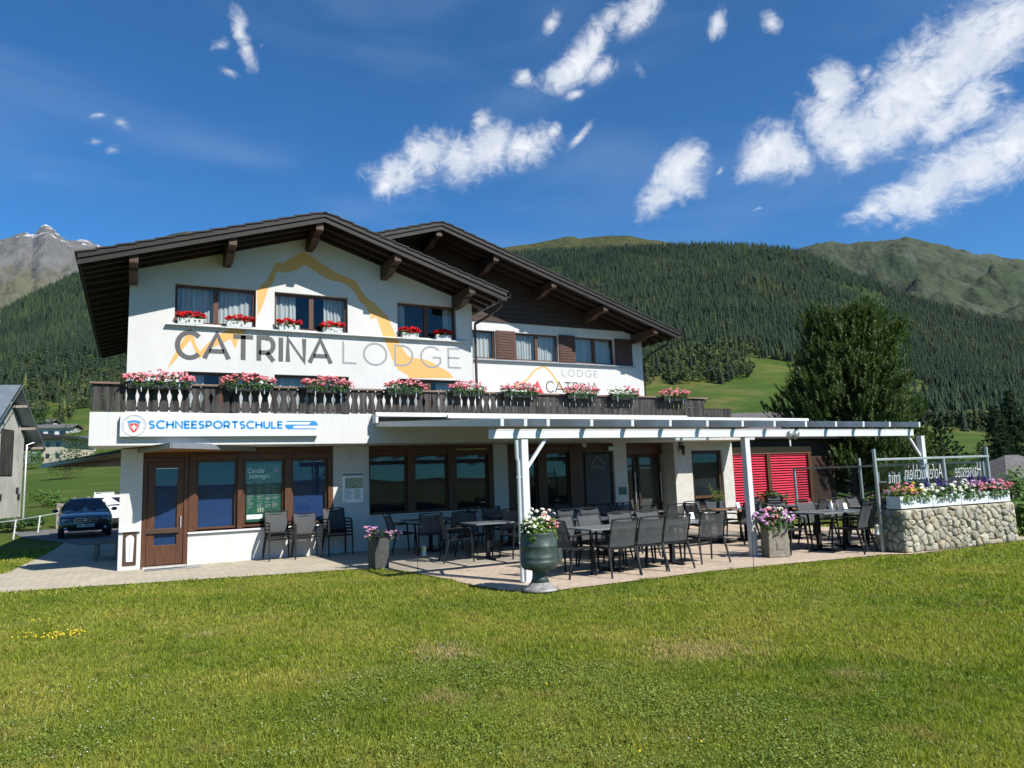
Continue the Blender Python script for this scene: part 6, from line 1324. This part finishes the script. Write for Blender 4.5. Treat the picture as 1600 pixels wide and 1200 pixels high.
for a, b in ((xs3[0], xs3[1]), (xs3[2], xs3[3])):
    m_ = MB(); z = .40; k = 0
    while z < 2.10: m_.bar((a, yq + .055, z), (b, yq + .055, z), .058, .006, (0, -.72, .69)); z += .084
    m_.box(a, a + .012, yq + .05, yq + .06, .38, 2.12); m_.box(b - .012, b, yq + .05, yq + .06, .38, 2.12); o = qp(m_, 'blind', M['red_blind']); MB().box(a, b, yq + .03, yq + .085, 2.085, 2.125).build('head_rail', M['red_blind'], o)
# ------------------------------------------------------------------ trees
def tufts(mb, P, D, L, wd, n, rnd, nw=.016, fan=1., rise=1.):
    """bottle-brush shoots of needles: P base, D direction, L length"""
    for p, d, l in zip(P, D, L):
        d = d.normalized(); u = d.cross(Vector((.3, .2, 1))).normalized(); w = d.cross(u)
        for k in range(n):
            f = rnd.uniform(.05, 1); a = rnd.uniform(0, 6.283); sp = rnd.uniform(.55, 1.0) * wd * (1.1 - .55 * f); o = u * math.cos(a) + w * math.sin(a); b = p + d * (l * f); t = b + o * (sp * fan) + d * (sp * rise * rnd.uniform(.7, 1.3)); s = o.cross(d) * (nw + .008 * rnd.random())
            mb.add([b - s, b + s, t], [(0, 1, 2)])
def stone_pine():
    base = onR(1338, 760, 30.0); base.z = float(land_h(base.x, base.y)); H = 7.35; rnd = random.Random(17)
    t = thing('stone_pine', 'big dense dark green stone pine with a rounded bushy crown behind the glass windbreak', 'tree', base)
    tr = MB(); tr.tube([(0, 0, -.2), (.05, .02, 1.5), (-.05, .05, 4.), (.05, 0, 5.6), (.0, 0, 6.9)], .24, 10, True, .03)
    P = []; D = []; L = []
    def R(h):
        f = h / H; return 2.05 * (max(0, 1 - f ** 1.6) ** .68) if f > .1 else 2.05
    lobes = [(rnd.uniform(0, 6.28), rnd.uniform(1.2, 7.6), rnd.uniform(.5, .9)) for _ in range(46)]
    for i in range(190):
        h = .5 + (H - 1.0) * (i / 190) ** .9; a = i * 2.399 + rnd.uniform(-.3, .3); r = R(h) * rnd.uniform(.72, 1.14); rise = .30 + .5 * h / H
        r += .32 * sum(math.exp(-((math.remainder(a - la, 6.283)) ** 2 / .12 + (h - lh) ** 2 / .5)) for la, lh, _ in lobes) - .12
        tip = Vector((math.cos(a) * r, math.sin(a) * r, h + r * rise)); bpt = Vector((0, 0, max(.4, h - .15))); mid = bpt.lerp(tip, .55) + Vector((0, 0, -.12 * r)); tr.tube([bpt, mid, tip], .05 * (1 - .6 * h / H) + .01, 5, False, .010)
        outw = Vector((math.cos(a), math.sin(a), .9)).normalized(); n = int(14 + 10 * r)
        for k in range(n):
            f = (.46, .74, 1.02, 1.02)[k % 4] + rnd.uniform(-.05, .03); q = (bpt.lerp(mid, f / .55) if f < .55 else mid.lerp(tip, (f - .55) / .45)); sd = Vector((rnd.gauss(0, 1), rnd.gauss(0, 1), rnd.gauss(.1, .6))) * (.10 + .10 * f) ; P.append(q + sd); D.append(outw * .62 + Vector((rnd.uniform(-.35, .35), rnd.uniform(-.35, .35), rnd.uniform(.3, .8)))); L.append(rnd.uniform(.34, .62))
    for k in range(110):
        a = rnd.uniform(0, 6.28); q = rnd.random(); P.append(Vector((math.cos(a) * .7 * q, math.sin(a) * .7 * q, H - .15 - .85 * q * q - rnd.uniform(0, .5)))); D.append(Vector((math.cos(a) * .5, math.sin(a) * .5, 1))); L.append(rnd.uniform(.3, .5))
    cr_ = MB(); tufts(cr_, P, D, L, .16, 36, rnd, .014, .95, 1.0); tr.build('trunk', M['bark'], t, fix=False); cr_.build('crown', M['needles'], t, fix=False); print('pine tris', len(cr_.f))
stone_pine()
def spruce(px, py, r, H, Rb, lab, seed, mat='spruce', name='spruce', dens=1., group=None, droop=.25):
    base = onR(px, py, r); base.z = float(land_h(base.x, base.y)) - .05; rnd = random.Random(seed); t = thing(name, lab, 'tree', base, 0, group); tr = MB(); tr.tube([(0, 0, -.1), (0, 0, H * .98)], .022 * H, 8, True, .01); cr_ = MB(); n = int(26 * dens * H / 4)
    P = []; D = []; L = []
    for i in range(n):
        f = i / n; h = H * (.06 + .92 * f); rr = Rb * (1 - f) ** .9 * rnd.uniform(.8, 1.12) + .05
        for q in range(7):
            a = rnd.uniform(0, 6.28); d = Vector((math.cos(a), math.sin(a), -droop + .5 * f)); m_ = max(2, int(rr / .14))
            for s in range(m_): f2 = (s + rnd.random()) / m_; P.append(Vector((0, 0, h)) + d * (rr * f2) + Vector((rnd.gauss(0, .05), rnd.gauss(0, .05), rnd.gauss(0, .03)))); D.append(d + Vector((rnd.uniform(-.5, .5), rnd.uniform(-.5, .5), rnd.uniform(0, .5)))); L.append(rnd.uniform(.16, .30) * max(.5, H / 6))
    tufts(cr_, P, D, L, .075 * max(1, H / 5), 15, rnd, .012 + .0006 * r); tr.build('trunk', M['bark'], t, fix=False); cr_.build('crown', M[mat], t, fix=False); return t
spruce(1476, 745, 33, 3.45, 1.75, 'small dark spruce standing behind the glass windbreak', 3, dens=1.3); spruce(1440, 748, 30, 3.0, 1.35, 'light green young pine between the big pine and the small spruce', 4, 'needles', 'young_pine', 1.2, None, -.5)
spruce(1567, 748, 95, 6.6, 2.0, 'slim dark spruce in the meadow beside the grey hut roof', 5, dens=.8); spruce(1592, 735, 100, 8.5, 2.6, 'broad dark spruce at the edge of the picture above the grey hut roof', 6, dens=.8); spruce(1540, 757, 70, 2.6, 1.2, 'little dark spruce beneath the grey hut gable', 8, dens=.8)
for k, (px, py, r, h) in enumerate(((1165, 640, 150, 5.2), (1183, 639, 150, 6.0), (1200, 638, 152, 5.6), (1215, 637, 150, 6.4), (1228, 637, 151, 6.0))):
    spruce(px, py, r, h, 1.7, ('short dark spruce beside the stone chimney', 'second dark spruce past the stone chimney', 'dark spruce in the middle of the row above the slate roof', 'tall dark spruce in the row above the slate roof', 'dark spruce of the row touching the big pine')[k], 20 + k, dens=.35, group='row of spruces above the slate roof')
def shrub(px, py, r, w, h, lab, mat, seed, name='shrub', n=900, z=None, s=(.035, .07), group=None):
    base = onR(px, py, r); base.z = float(land_h(base.x, base.y)) if z is None else z; rnd = random.Random(seed); t = thing(name, lab, 'shrub', base, 0, group); lf = MB(); lumps = [(rnd.uniform(-.7, .7) * w, rnd.uniform(-.5, .5) * w, h * rnd.uniform(.35, .72)) for _ in range(9)]
    for k in range(n):
        c = lumps[k % 9]; leaves(lf, 1, (c[0], c[1], c[2], w * .36, w * .36, h * .32), s[0], s[1], rnd)
    lf.build('foliage', M[mat], t, fix=False); st_ = MB(); [st_.tube([(0, 0, -.05), (c[0] * .5, c[1] * .5, c[2] * .5), c], .02, 5, False, .008) for c in lumps]; st_.build('stems', M['bark'], t, fix=False); return t
shrub(1592, 790, 24, .95, 1.45, 'leafy green hedge bush right of the rubble wall', 'shrub', 31, n=1600, z=0); shrub(1598, 835, 19.5, .35, .75, 'yellow-green flowering bush at the foot of the rubble wall', 'leaf_light', 32, n=600, z=0)
for k, (px, py, r, w, h, lab) in enumerate(((70, 768, 62, 1.0, 1.2, 'bushy green shrub on the meadow behind the barn corner'), (128, 772, 52, .8, .9, 'grey-green shrub behind the wooden fence'), (25, 783, 40, 1.2, .6, 'low weeds against the barn wall'), (95, 775, 60, .9, .6, 'low green shrub between barn and wooden fence'), (40, 705, 170, 3.0, 4.5, 'leafy tree in front of the flat-roofed apartment block'), (105, 722, 120, 2.6, 4.6, 'rounded broadleaf tree on the meadow left of the balcony'), (130, 705, 150, 3.4, 8.0, 'tall broadleaf tree hidden partly by the balcony front'), (60, 640, 330, 5, 11, 'broadleaf tree under the forest edge above the white chalets'), (35, 650, 300, 5, 12, 'broadleaf tree between barn roof and white chalets'))):
    shrub(px, py, r, w, h, lab, 'shrub' if k in (0, 3, 4) else 'dark_leaf', 50 + k, 'shrub' if k < 4 else 'broadleaf_tree', 900, None, (.05 * max(1, r / 70), .10 * max(1, r / 70)))
for k, (px, py, w_, h_) in enumerate(((1180, 705, .9, 1.0), (1205, 706, .8, .9))): shrub(1188 + 22 * k, 800, 26, .7, .95, ('dark leafy shrub under the first red blind', 'dark leafy shrub under the second red blind')[k], 'dark_leaf', 80 + k, n=700, z=0)

# ------------------------------------------------------------------ buildings around
def place(name, lab, cat, px, py, r, face=0., group=None):
    b = onR(px, py, r); b.z = float(land_h(b.x, b.y)) - .05; return thing(name, lab, cat, b, face, group)
# old barn
bF = onR(33, 779, 50.); bA = azel(30, 780)[0] + .40; bD = 5.
bn = thing('barn', 'old rubble barn with dark slatted openings and a blue-grey tin roof', 'barn', (bF.x - bD * math.sin(bA), bF.y - bD * math.cos(bA), float(land_h(bF.x, bF.y)) - .05), -bA)
Bz = 0.; W_b, D_b, Hh = 9., bD, 4.75
w_ = MB()
wins = [(-1.55, -.62, 2.35, 4.05), (-3.0, -2.1, 2.35, 4.05), (-4.6, -3.7, 2.35, 4.05), (-6.2, -5.3, 2.35, 4.05)]
wall_grid(w_, -W_b, 0, -.5, Hh, 0, wins, .25); w_.add([(0, 0, -.5), (0, D_b, -.5), (0, D_b, Hh), (0, D_b / 2, Hh + 2.4), (0, 0, Hh)], [(0, 1, 2, 3, 4)]); w_.add([(-W_b, 0, -.5), (-W_b, D_b, -.5), (-W_b, D_b, Hh), (-W_b, D_b / 2, Hh + 2.4), (-W_b, 0, Hh)], [(0, 1, 2, 3, 4)]); w_.add([(-W_b, D_b, -.5), (0, D_b, -.5), (0, D_b, Hh), (-W_b, D_b, Hh)], [(0, 1, 2, 3)]); w_.build('wall', M['barn_plaster'], bn, fix=False)
for a, b, c, d in wins:
    m_ = MB(); x = a
    while x < b: m_.box(x, x + .085, .12, .16, c, d); x += .105
    m_.box(a, b, .17, .2, c, d); m_.build('slatted_opening', M['old_boards'], bn)
for a, b in ((.2, 1.3), (2.3, 3.7)):
    m_ = MB(); y = a
    while y < b: m_.box(.005, .05, y, y + .11, 2.45, 4.9); y += .14
    m_.box(.002, .012, a, b, 2.4, 4.95); m_.build('slatted_opening', M['old_boards'], bn)
m_ = MB(); [m_.box(.002, .03, y, y + .28, z, z + .34) for y, z in ((2.1, 1.45), (2.4, 1.1), (4.3, 1.45), (4.5, 1.1))]; m_.build('air_slit', M['ink_black'], bn)
rf = MB(); sl_ = 2.4 / (D_b / 2)
for y0, y1 in ((-1.0, D_b / 2), (D_b / 2, D_b + 1.0)):
    z0_, z1_ = (Hh - 1.0 * sl_ + .12, Hh + 2.4 + .12) if y0 < 0 else (Hh + 2.4 + .12, Hh - sl_ + .12); rf.add([(-W_b - .9, y0, z0_), (.75, y0, z0_), (.75, y1, z1_), (-W_b - .9, y1, z1_), (-W_b - .9, y0, z0_ + .08), (.75, y0, z0_ + .08), (.75, y1, z1_ + .08), (-W_b - .9, y1, z1_ + .08)], [(0, 3, 2, 1), (4, 5, 6, 7), (0, 1, 5, 4), (1, 2, 6, 5), (2, 3, 7, 6), (3, 0, 4, 7)])
o = rf.build('roof', M['barn_roof'], bn)
for y in (-.8, .4, 1.6, 3.4, 4.6, 5.7): z = Hh + sl_ * (y if y < D_b / 2 else D_b - y) + .03; MB().box(-.2, .72, y - .08, y + .08, z - .14, z).build('purlin', M['fence_wood'], o)
m_ = MB(); x = -W_b
while x < 1.4: m_.bar((x, -1.0, Hh - sl_ + .22), (x, D_b / 2, Hh + 2.42 + .20), .03, .03); x += .9
m_.build('standing_seam', M['barn_roof'], o); MB().tube([(.12, D_b + .08, -.4), (.12, D_b + .08, 4.2), (.5, D_b + .8, 4.5)], .06, 8).build('downpipe', M['rail_steel'], bn)
# flat block with pale panels
ab = place('apartment_block', 'cream apartment block with pale blue-grey panels and a flat overhanging roof', 'building', 66, 712, 185., math.radians(-30))
m_ = MB(); m_.box(-8, 0, 0, 10, -2, 5.2); m_.build('wall', M['house_blue'], ab); m_ = MB(); m_.box(0.02, 5, -.6, 10, -2, 5.2); m_.build('stair_tower', M['house_cream'], ab); m_ = MB(); m_.add([(-9, -1.5, 5.2), (6.8, -1.8, 5.0), (6.8, 11, 5.0), (-9, 11, 5.2), (-9, -1.5, 5.5), (0, -1.5, 6.4), (6.8, -1.8, 5.3), (6.8, 11, 5.3), (0, 11, 6.4), (-9, 11, 5.5)], [(0, 3, 2, 1), (0, 1, 6, 5, 4), (4, 5, 8, 9), (5, 6, 7, 8), (1, 2, 7, 6), (2, 3, 9, 8, 7), (3, 0, 4, 9)]); m_.build('roof', M['tiles'], ab)
for x, z in ((1.2, 3.4), (3.4, 3.4), (3.4, 1.0), (1.2, 1.0), (3.4, -1.2), (.6, -1.2)): MB().box(x, x + .8, -.66, -.605, z, z + 1.0).build('window', M['car_glass'], ab)
for z in (.4, 2.6): MB().box(.05, .9, -1.6, -.62, z, z + .9).build('balcony', M['gable_boards'], ab)
MB().box(-8.2, -7.9, -.5, -.02, -2.4, 4.8).build('pillar', M['house_white'], ab)
for k, (px, py, r, w, d, h, lab) in enumerate(((80, 668, 320, 14, 8, 3.2, 'long white chalet with dark windows on the hillside'), (63, 661, 360, 8, 7, 3.6, 'small white house just under the trees above the long chalet'), (100, 703, 210, 9, 7, 3.0, 'low white house with a pale roof behind the corner canopy'))):
    h_ = place('hillside_house', lab, 'house', px, py, r, math.radians(-20)); MB().box(-w / 2, w / 2, 0, d, -3, h).build('wall', M['house_white'], h_)
    m_ = MB(); m_.prism([(-1, h - .1), (d / 2, h + 1.5), (d + 1, h - .1), (d + 1, h + .15), (d / 2, h + 1.8), (-1, h + .15)], lambda u, v, q, w=w: (-w / 2 - .8 + q, u, v), w + 1.6); m_.build('roof', M['slate' if k < 2 else 'metal_lit'], h_)
    for q in range(3): x = -w / 2 + w * (.15 + .28 * q); MB().box(x, x + w * .16, -.08, -.01, .6, 2.2).build('window', M['car_glass'], h_)
# slate-roofed house with a chimney, and the hut at the right edge
sh_ = place('slate_roof_house', 'dark house whose grey slate roof and square chimney show above the pergola', 'house', 1200, 700, 42., -.35)
MB().box(-6, 6, 0, 7, -.5, 3.4).build('wall', M['gable_boards'], sh_); m_ = MB(); m_.prism([(-1.2, 3.15), (3.5, 4.65), (8.2, 3.15), (8.2, 3.35), (3.5, 4.9), (-1.2, 3.35)], lambda u, v, q: (-7 + q, u, v), 14); o = m_.build('roof', M['slate'], sh_)
m_ = MB(); m_.box(-3.4, -2.7, 2.4, 3.1, 4.3, 5.35); m_.box(-3.5, -2.6, 2.3, 3.2, 5.351, 5.42); m_.box(-3.3, -2.8, 2.5, 3.0, 5.55, 5.60); m_.box(-3.25, -3.2, 2.55, 2.6, 5.421, 5.549); m_.box(-2.9, -2.85, 2.9, 2.95, 5.421, 5.549); m_.build('chimney', M['stucco'], o)
ht = place('hut', 'small hut with a grey shingled hip roof at the edge of the meadow', 'hut', 1655, 780, 27., -.3); ht.location.z -= 1.15; MB().box(-1.7, 2.6, 0, 4, -.5, 1.5).build('wall', M['gable_boards'], ht)
m_ = MB(); m_.add([(-2.4, -.6, 1.45), (3.2, -.6, 1.45), (3.2, 4.6, 1.45), (-2.4, 4.6, 1.45), (.3, 2, 3.0), (.8, 2, 3.0)], [(0, 1, 5, 4), (1, 2, 5), (2, 3, 4, 5), (3, 0, 4), (0, 3, 2, 1)]); m_.build('roof', M['slate'], ht)

# ------------------------------------------------------------------ vehicles
def car(t, prof, hw, paint, wheels, glasses, front=True, wheel_r=.31):
    """body lofted from sections along y: (y, z_bottom, z_belt, half width belt, z_roof, half width roof)"""
    def sec(p):
        y, zb, zs, w, zr, wr = p; L = [(w * .90, zb), (w * .985, zb + .06), (w, zb + (zs - zb) * .45), (w * .985, zs - .05), (w * .95, zs)]
        if zr > zs + .02: L += [(w * .93 * .5 + wr * .5, zs + (zr - zs) * .5), (wr, zr - .07), (wr * .86, zr - .01), (0, zr + .02)]
        else: L += [(w * .86, zs + .012), (w * .7, zs + .025), (w * .45, zs + .035), (0, zs + .04)]
        return [(x, y, z) for x, z in L]
    S = [sec(p) for p in prof]; n = len(S[0]); mb = MB(); mb.sm = True
    for i in range(len(S) - 1):
        for sg in (-1, 1): vs = [(x * sg, y, z) for x, y, z in S[i]] + [(x * sg, y, z) for x, y, z in S[i + 1]]; mb.add(vs, [(k, k + 1, n + k + 1, n + k) for k in range(n - 1)])
    for s_ in (S[0], S[-1]): mb.add([(x, y, z) for x, y, z in s_] + [(-x, y, z) for x, y, z in s_[::-1][1:]], [tuple(range(2 * n - 1))])
    b = mb.build('body', M[paint], t); bmm = bmesh.new(); bmm.from_mesh(b.data); bmesh.ops.remove_doubles(bmm, verts=bmm.verts, dist=.001); bmesh.ops.recalc_face_normals(bmm, faces=bmm.faces); bmm.to_mesh(b.data); bmm.free()
    for nm, quad in glasses: m_ = MB(); q = [Vector(v) for v in quad]; nn = (q[1] - q[0]).cross(q[2] - q[0]).normalized() * .012; m_.add([v for v in q] + [v + nn for v in q], [(0, 1, 2, 3), (7, 6, 5, 4), (0, 4, 5, 1), (1, 5, 6, 2), (2, 6, 7, 3), (3, 7, 4, 0)]); m_.build(nm, M['car_glass'], t)
    for y in wheels:
        for sg in (-1, 1):
            m_ = MB(); m_.lathe([(.19, -.10), (wheel_r - .03, -.10), (wheel_r, -.07), (wheel_r, .07), (wheel_r - .03, .10), (.19, .10)], (0, 0, 0), 24); o = m_.build('wheel', M['rubber'], t); o.location = (sg * (hw - .11), y, wheel_r); o.rotation_euler = (0, PI / 2, 0); r_ = MB(); r_.lathe([(0, .06), (.05, .07), (.19, .085), (.195, .0), (0, -.03)], (0, 0, 0), 20); r_.build('rim', M['alu'], o)
cp = onR(131, 836, 33.0); c1 = thing('parked_car', 'dark navy saloon car parked nose first on the drive', 'car', (cp.x, cp.y, .01), math.radians(4)); print('car', cp)
car(c1, [(-2.2, .30, .62, .70, .62, .5), (-2.12, .22, .70, .82, .7, .5), (-1.75, .19, .80, .86, .8, .5), (-1.0, .19, .90, .87, .9, .5), (-.72, .19, .92, .87, .95, .66), (.05, .19, .93, .87, 1.38, .58), (.6, .19, .93, .87, 1.42, .58), (1.1, .19, .94, .87, 1.38, .57), (1.75, .2, .95, .86, 1.0, .6), (2.2, .24, .93, .83, .93, .5), (2.3, .34, .80, .75, .8, .5)], .87, 'navy', (-1.38, 1.3),
    [('windscreen', [(-.70, -.66, .985), (.70, -.66, .985), (.54, .0, 1.37), (-.54, .0, 1.37)]), ('rear_window', [(.66, 1.70, 1.03), (-.66, 1.70, 1.03), (-.52, 1.14, 1.36), (.52, 1.14, 1.36)])] + [('side_window', [(s * .835, -.45, .97), (s * .835, 1.35, .97), (s * .62, 1.0, 1.33), (s * .62, .05, 1.33)]) for s in (-1, 1)])
for s in (-1, 1):
    MB().prism([(-.20, .0), (.13, .02), (.17, .10), (.12, .15), (-.10, .13), (-.20, .06)] if s > 0 else [(.20, .0), (.20, .06), (.10, .13), (-.12, .15), (-.17, .10), (-.13, .02)], lambda u, v, w, s=s: (s * .60 + u, -2.20 + w + abs(u) * .15, .56 + v), .10).build('headlight', M['lens'], c1, .01)
    MB().ball((s * .98, -.52, .98), .10, 10, 6, (1.05, .6, .75)).bar((s * .86, -.52, .95), (s * .95, -.52, .96), .05, .04).build('mirror', M['navy'], c1); MB().lathe([(0, 0), (.05, 0), (.05, .02), (0, .02)], (0, 0, 0), 12).build('fog_lamp', M['lens'], c1).location = (s * .62, -2.19, .36); kids(c1)[-1].rotation_euler = (PI / 2, 0, 0)
gl = MB(); gl.prism([(-.32, .57), (.32, .57), (.36, .66), (.30, .70), (-.30, .70), (-.36, .66)], lambda u, v, w: (u, -2.225 + w, v), .06); o = gl.build('grille', M['plastic_black'], c1, .01); b_ = MB(); ribbon(b_, [(-.33, .575), (.33, .575), (.37, .665), (.31, .705), (-.31, .705), (-.37, .665), (-.33, .575)], .016, lambda u, v, w: (u, -2.232 - w, v), .01); b_.bar((-.3, -2.24, .645), (-.07, -2.24, .635), .014, .014).bar((.07, -2.24, .635), (.3, -2.24, .645), .014, .014).ball((0, -2.24, .635), .06, 10, 5, (1.2, .2, .7)); b_.build('chrome_trim', M['chrome'], o, fix=False)
o = MB().box(-.27, .27, -2.235, -2.215, .395, .50).build('number_plate', M['plate'], c1); m_ = MB(); [m_.box(-.24 + k * .07, -.195 + k * .07, -2.24, -2.2355, .42, .475) for k in range(7) if k != 2]; m_.build('plate_marks', M['ink_dark'], o)
MB().box(-.55, .55, -2.19, -2.12, .25, .36).build('air_intake', M['plastic_black'], c1)
cp2 = onR(178, 824, 39.); c2 = thing('parked_car', 'white hatchback seen from behind beside the corner pillar', 'car', (cp2.x, cp2.y, .01), math.radians(172)); hw2 = .86
car(c2, [(-2.0, .30, .7, .75, .7, .5), (-1.9, .22, .8, .83, .8, .5), (-1.2, .2, .95, .86, .95, .55), (-.85, .2, .98, .86, 1.02, .66), (-.1, .2, .98, .86, 1.46, .6), (.9, .2, .98, .86, 1.50, .6), (1.65, .2, .98, .86, 1.44, .58), (1.95, .28, .95, .83, 1.1, .6), (2.02, .36, .86, .78, .86, .5)], hw2, 'car_white', (-1.2, 1.25), [('rear_window', [(.62, 1.99, 1.02), (-.62, 1.99, 1.02), (-.54, 1.70, 1.38), (.54, 1.70, 1.38)]), ('windscreen', [(-.70, -.80, 1.05), (.70, -.80, 1.05), (.55, -.15, 1.42), (-.55, -.15, 1.42)])])
for s in (-1, 1): MB().box(s * .74 - .06, s * .74 + .06, 1.93, 2.03, .72, .98).build('tail_light', M['ink_red'], c2, .02)
MB().box(-.26, .26, 2.03, 2.05, .56, .67).build('number_plate', M['plate'], c2); MB().box(-.8, .8, 1.96, 2.06, .26, .48).build('bumper', M['plastic_black'], c2, .03); MB().bar((-.62, -.2, 1.55), (-.62, 1.3, 1.56), .04, .04).bar((.62, -.2, 1.55), (.62, 1.3, 1.56), .04, .04).bar((-.62, .2, 1.60), (.62, .2, 1.60), .06, .03).bar((-.62, 1.0, 1.60), (.62, 1.0, 1.60), .06, .03).build('roof_rack', M['plastic_black'], c2)
bd_ = onR(162, 792, 41); hb_ = thing('billboard', 'white board with a dark ram head drawing behind the white car', 'sign', (bd_.x, bd_.y, float(land_h(bd_.x, bd_.y))), math.radians(10)); MB().box(-.75, .75, -.03, 0, 1.05, 1.92).build('board', M['ink_white'], hb_); MB().box(-.6, -.52, -.02, .04, -.2, 1.05).box(.52, .6, -.02, .04, -.2, 1.05).build('leg', M['rail_steel'], hb_)
m_ = MB(); [ribbon(m_, arc(cx, 1.45, .16, .20, a0, a0 + 250), .09, lambda u, v, w: (u, -.032 - w, v), .003) for cx, a0 in ((-.42, 40),)]; ribbon(m_, arc(.2, 1.45, .12, .22, 0, 300), .035, lambda u, v, w: (u, -.032 - w, v), .003); ribbon(m_, arc(.46, 1.4, .12, .16, 60, 350), .035, lambda u, v, w: (u, -.032 - w, v), .003); m_.build('drawing', M['ink_dark'], hb_, fix=False); hb_.scale = (.58, .58, .80)
# wooden fence, electric fence, bench
f0, f1 = onR(91, 797, 40.5), onR(160, 782, 43.0); f0.z = float(land_h(f0.x, f0.y)); f1.z = float(land_h(f1.x, f1.y)); fd = (f1 - f0); fn_ = fd.length; fu = fd.normalized()
fe = thing('wooden_fence', 'weathered grey wooden fence with rails and upright slabs behind the parked cars', 'fence', f0)
for k in range(5): p = fu * (fn_ * k / 4); MB().box(p.x - .06, p.x + .06, p.y - .06, p.y + .06, p.z - .3, p.z + 1.12).build('post', M['fence_wood'], fe)
for z in (.25, .62, 1.02): MB().bar(Vector((0, -.09, z)), fu * fn_ + Vector((0, -.09, z)), .05, .13).build('rail', M['fence_wood'], fe)
m_ = MB(); x = fn_ * .28
while x < fn_: p = fu * x; m_.box(p.x - .07, p.x + .07, p.y - .03, p.y + .0, p.z - .05, p.z + 1.18 + .14 * math.sin(x * 13)); x += .2
m_.build('slab_panel', M['fence_wood'], fe)
pts = []
for k, (px, py, r) in enumerate(((-60, 826, 30), (22, 814, 33.5), (60.5, 801, 38), (93, 790, 40))):
    a = onR(px, py, r); a.z = float(land_h(a.x, a.y)); pts.append(a); 
    if k in (1, 2): t = thing('fence_stake', ('white plastic fence stake on the grass nearest the lodge drive', 'white plastic fence stake nearer the wooden fence')[k - 1], 'stake', a, 0, 'white electric fence stakes'); MB().bar((0, 0, -.1), (.06, 0, .74), .045, .035, (0, 1, 0)).build('shaft', M['white_paint'], t); m_ = MB(); [m_.box(.03, .10, -.03, .03, z, z + .02) for z in (.25, .45, .66)]; m_.build('tape_clip', M['white_paint'], t)
tp = MB(); [tp.bar(a + Vector((0, 0, .70)), b + Vector((0, 0, .70)), .006, .035) for a, b in zip(pts[:-1], pts[1:])]; o = tp.build('fence_tape', M['white_paint']); tag(o, 'thin white electric fence tape strung between the two plastic stakes', 'fence tape')
be = thing('bench', 'low slatted wooden bench in the shade of the lodge side wall', 'bench', (-.32, 3.4, .004), .0); m_ = MB(); [m_.box(-.28, .28, -.62 + k * .20, -.46 + k * .20, .40, .44) for k in range(7)]; m_.build('seat', M['bench_wood'], be, .006)
for x in (-.22, .22):
    for y in (-.55, .65): MB().box(x - .04, x + .04, y - .04, y + .04, 0, .395).build('leg', M['bench_wood'], be)
MB().box(-.25, -.19, -.50, .60, .30, .395).box(.19, .25, -.50, .60, .30, .395).build('apron', M['bench_wood'], be)
# ------------------------------------------------------------------ the mountain air: thin even haze over the whole valley
hz = MB().box(-6500, 8500, -3000, 9500, -12, 2150).build('haze', [], fix=False); hz['kind'] = 'stuff'
m = Mat('valley_air'); m.N.remove(m.b); pv = m.n('ShaderNodeVolumePrincipled'); pv.inputs['Color'].default_value = (.72, .82, .95, 1); pv.inputs['Density'].default_value = .000011; pv.inputs['Anisotropy'].default_value = .2
m.L.new(pv.outputs[0], m.out.inputs['Volume']); hz.data.materials.append(m.m)
SC.cycles.volume_bounces = 0
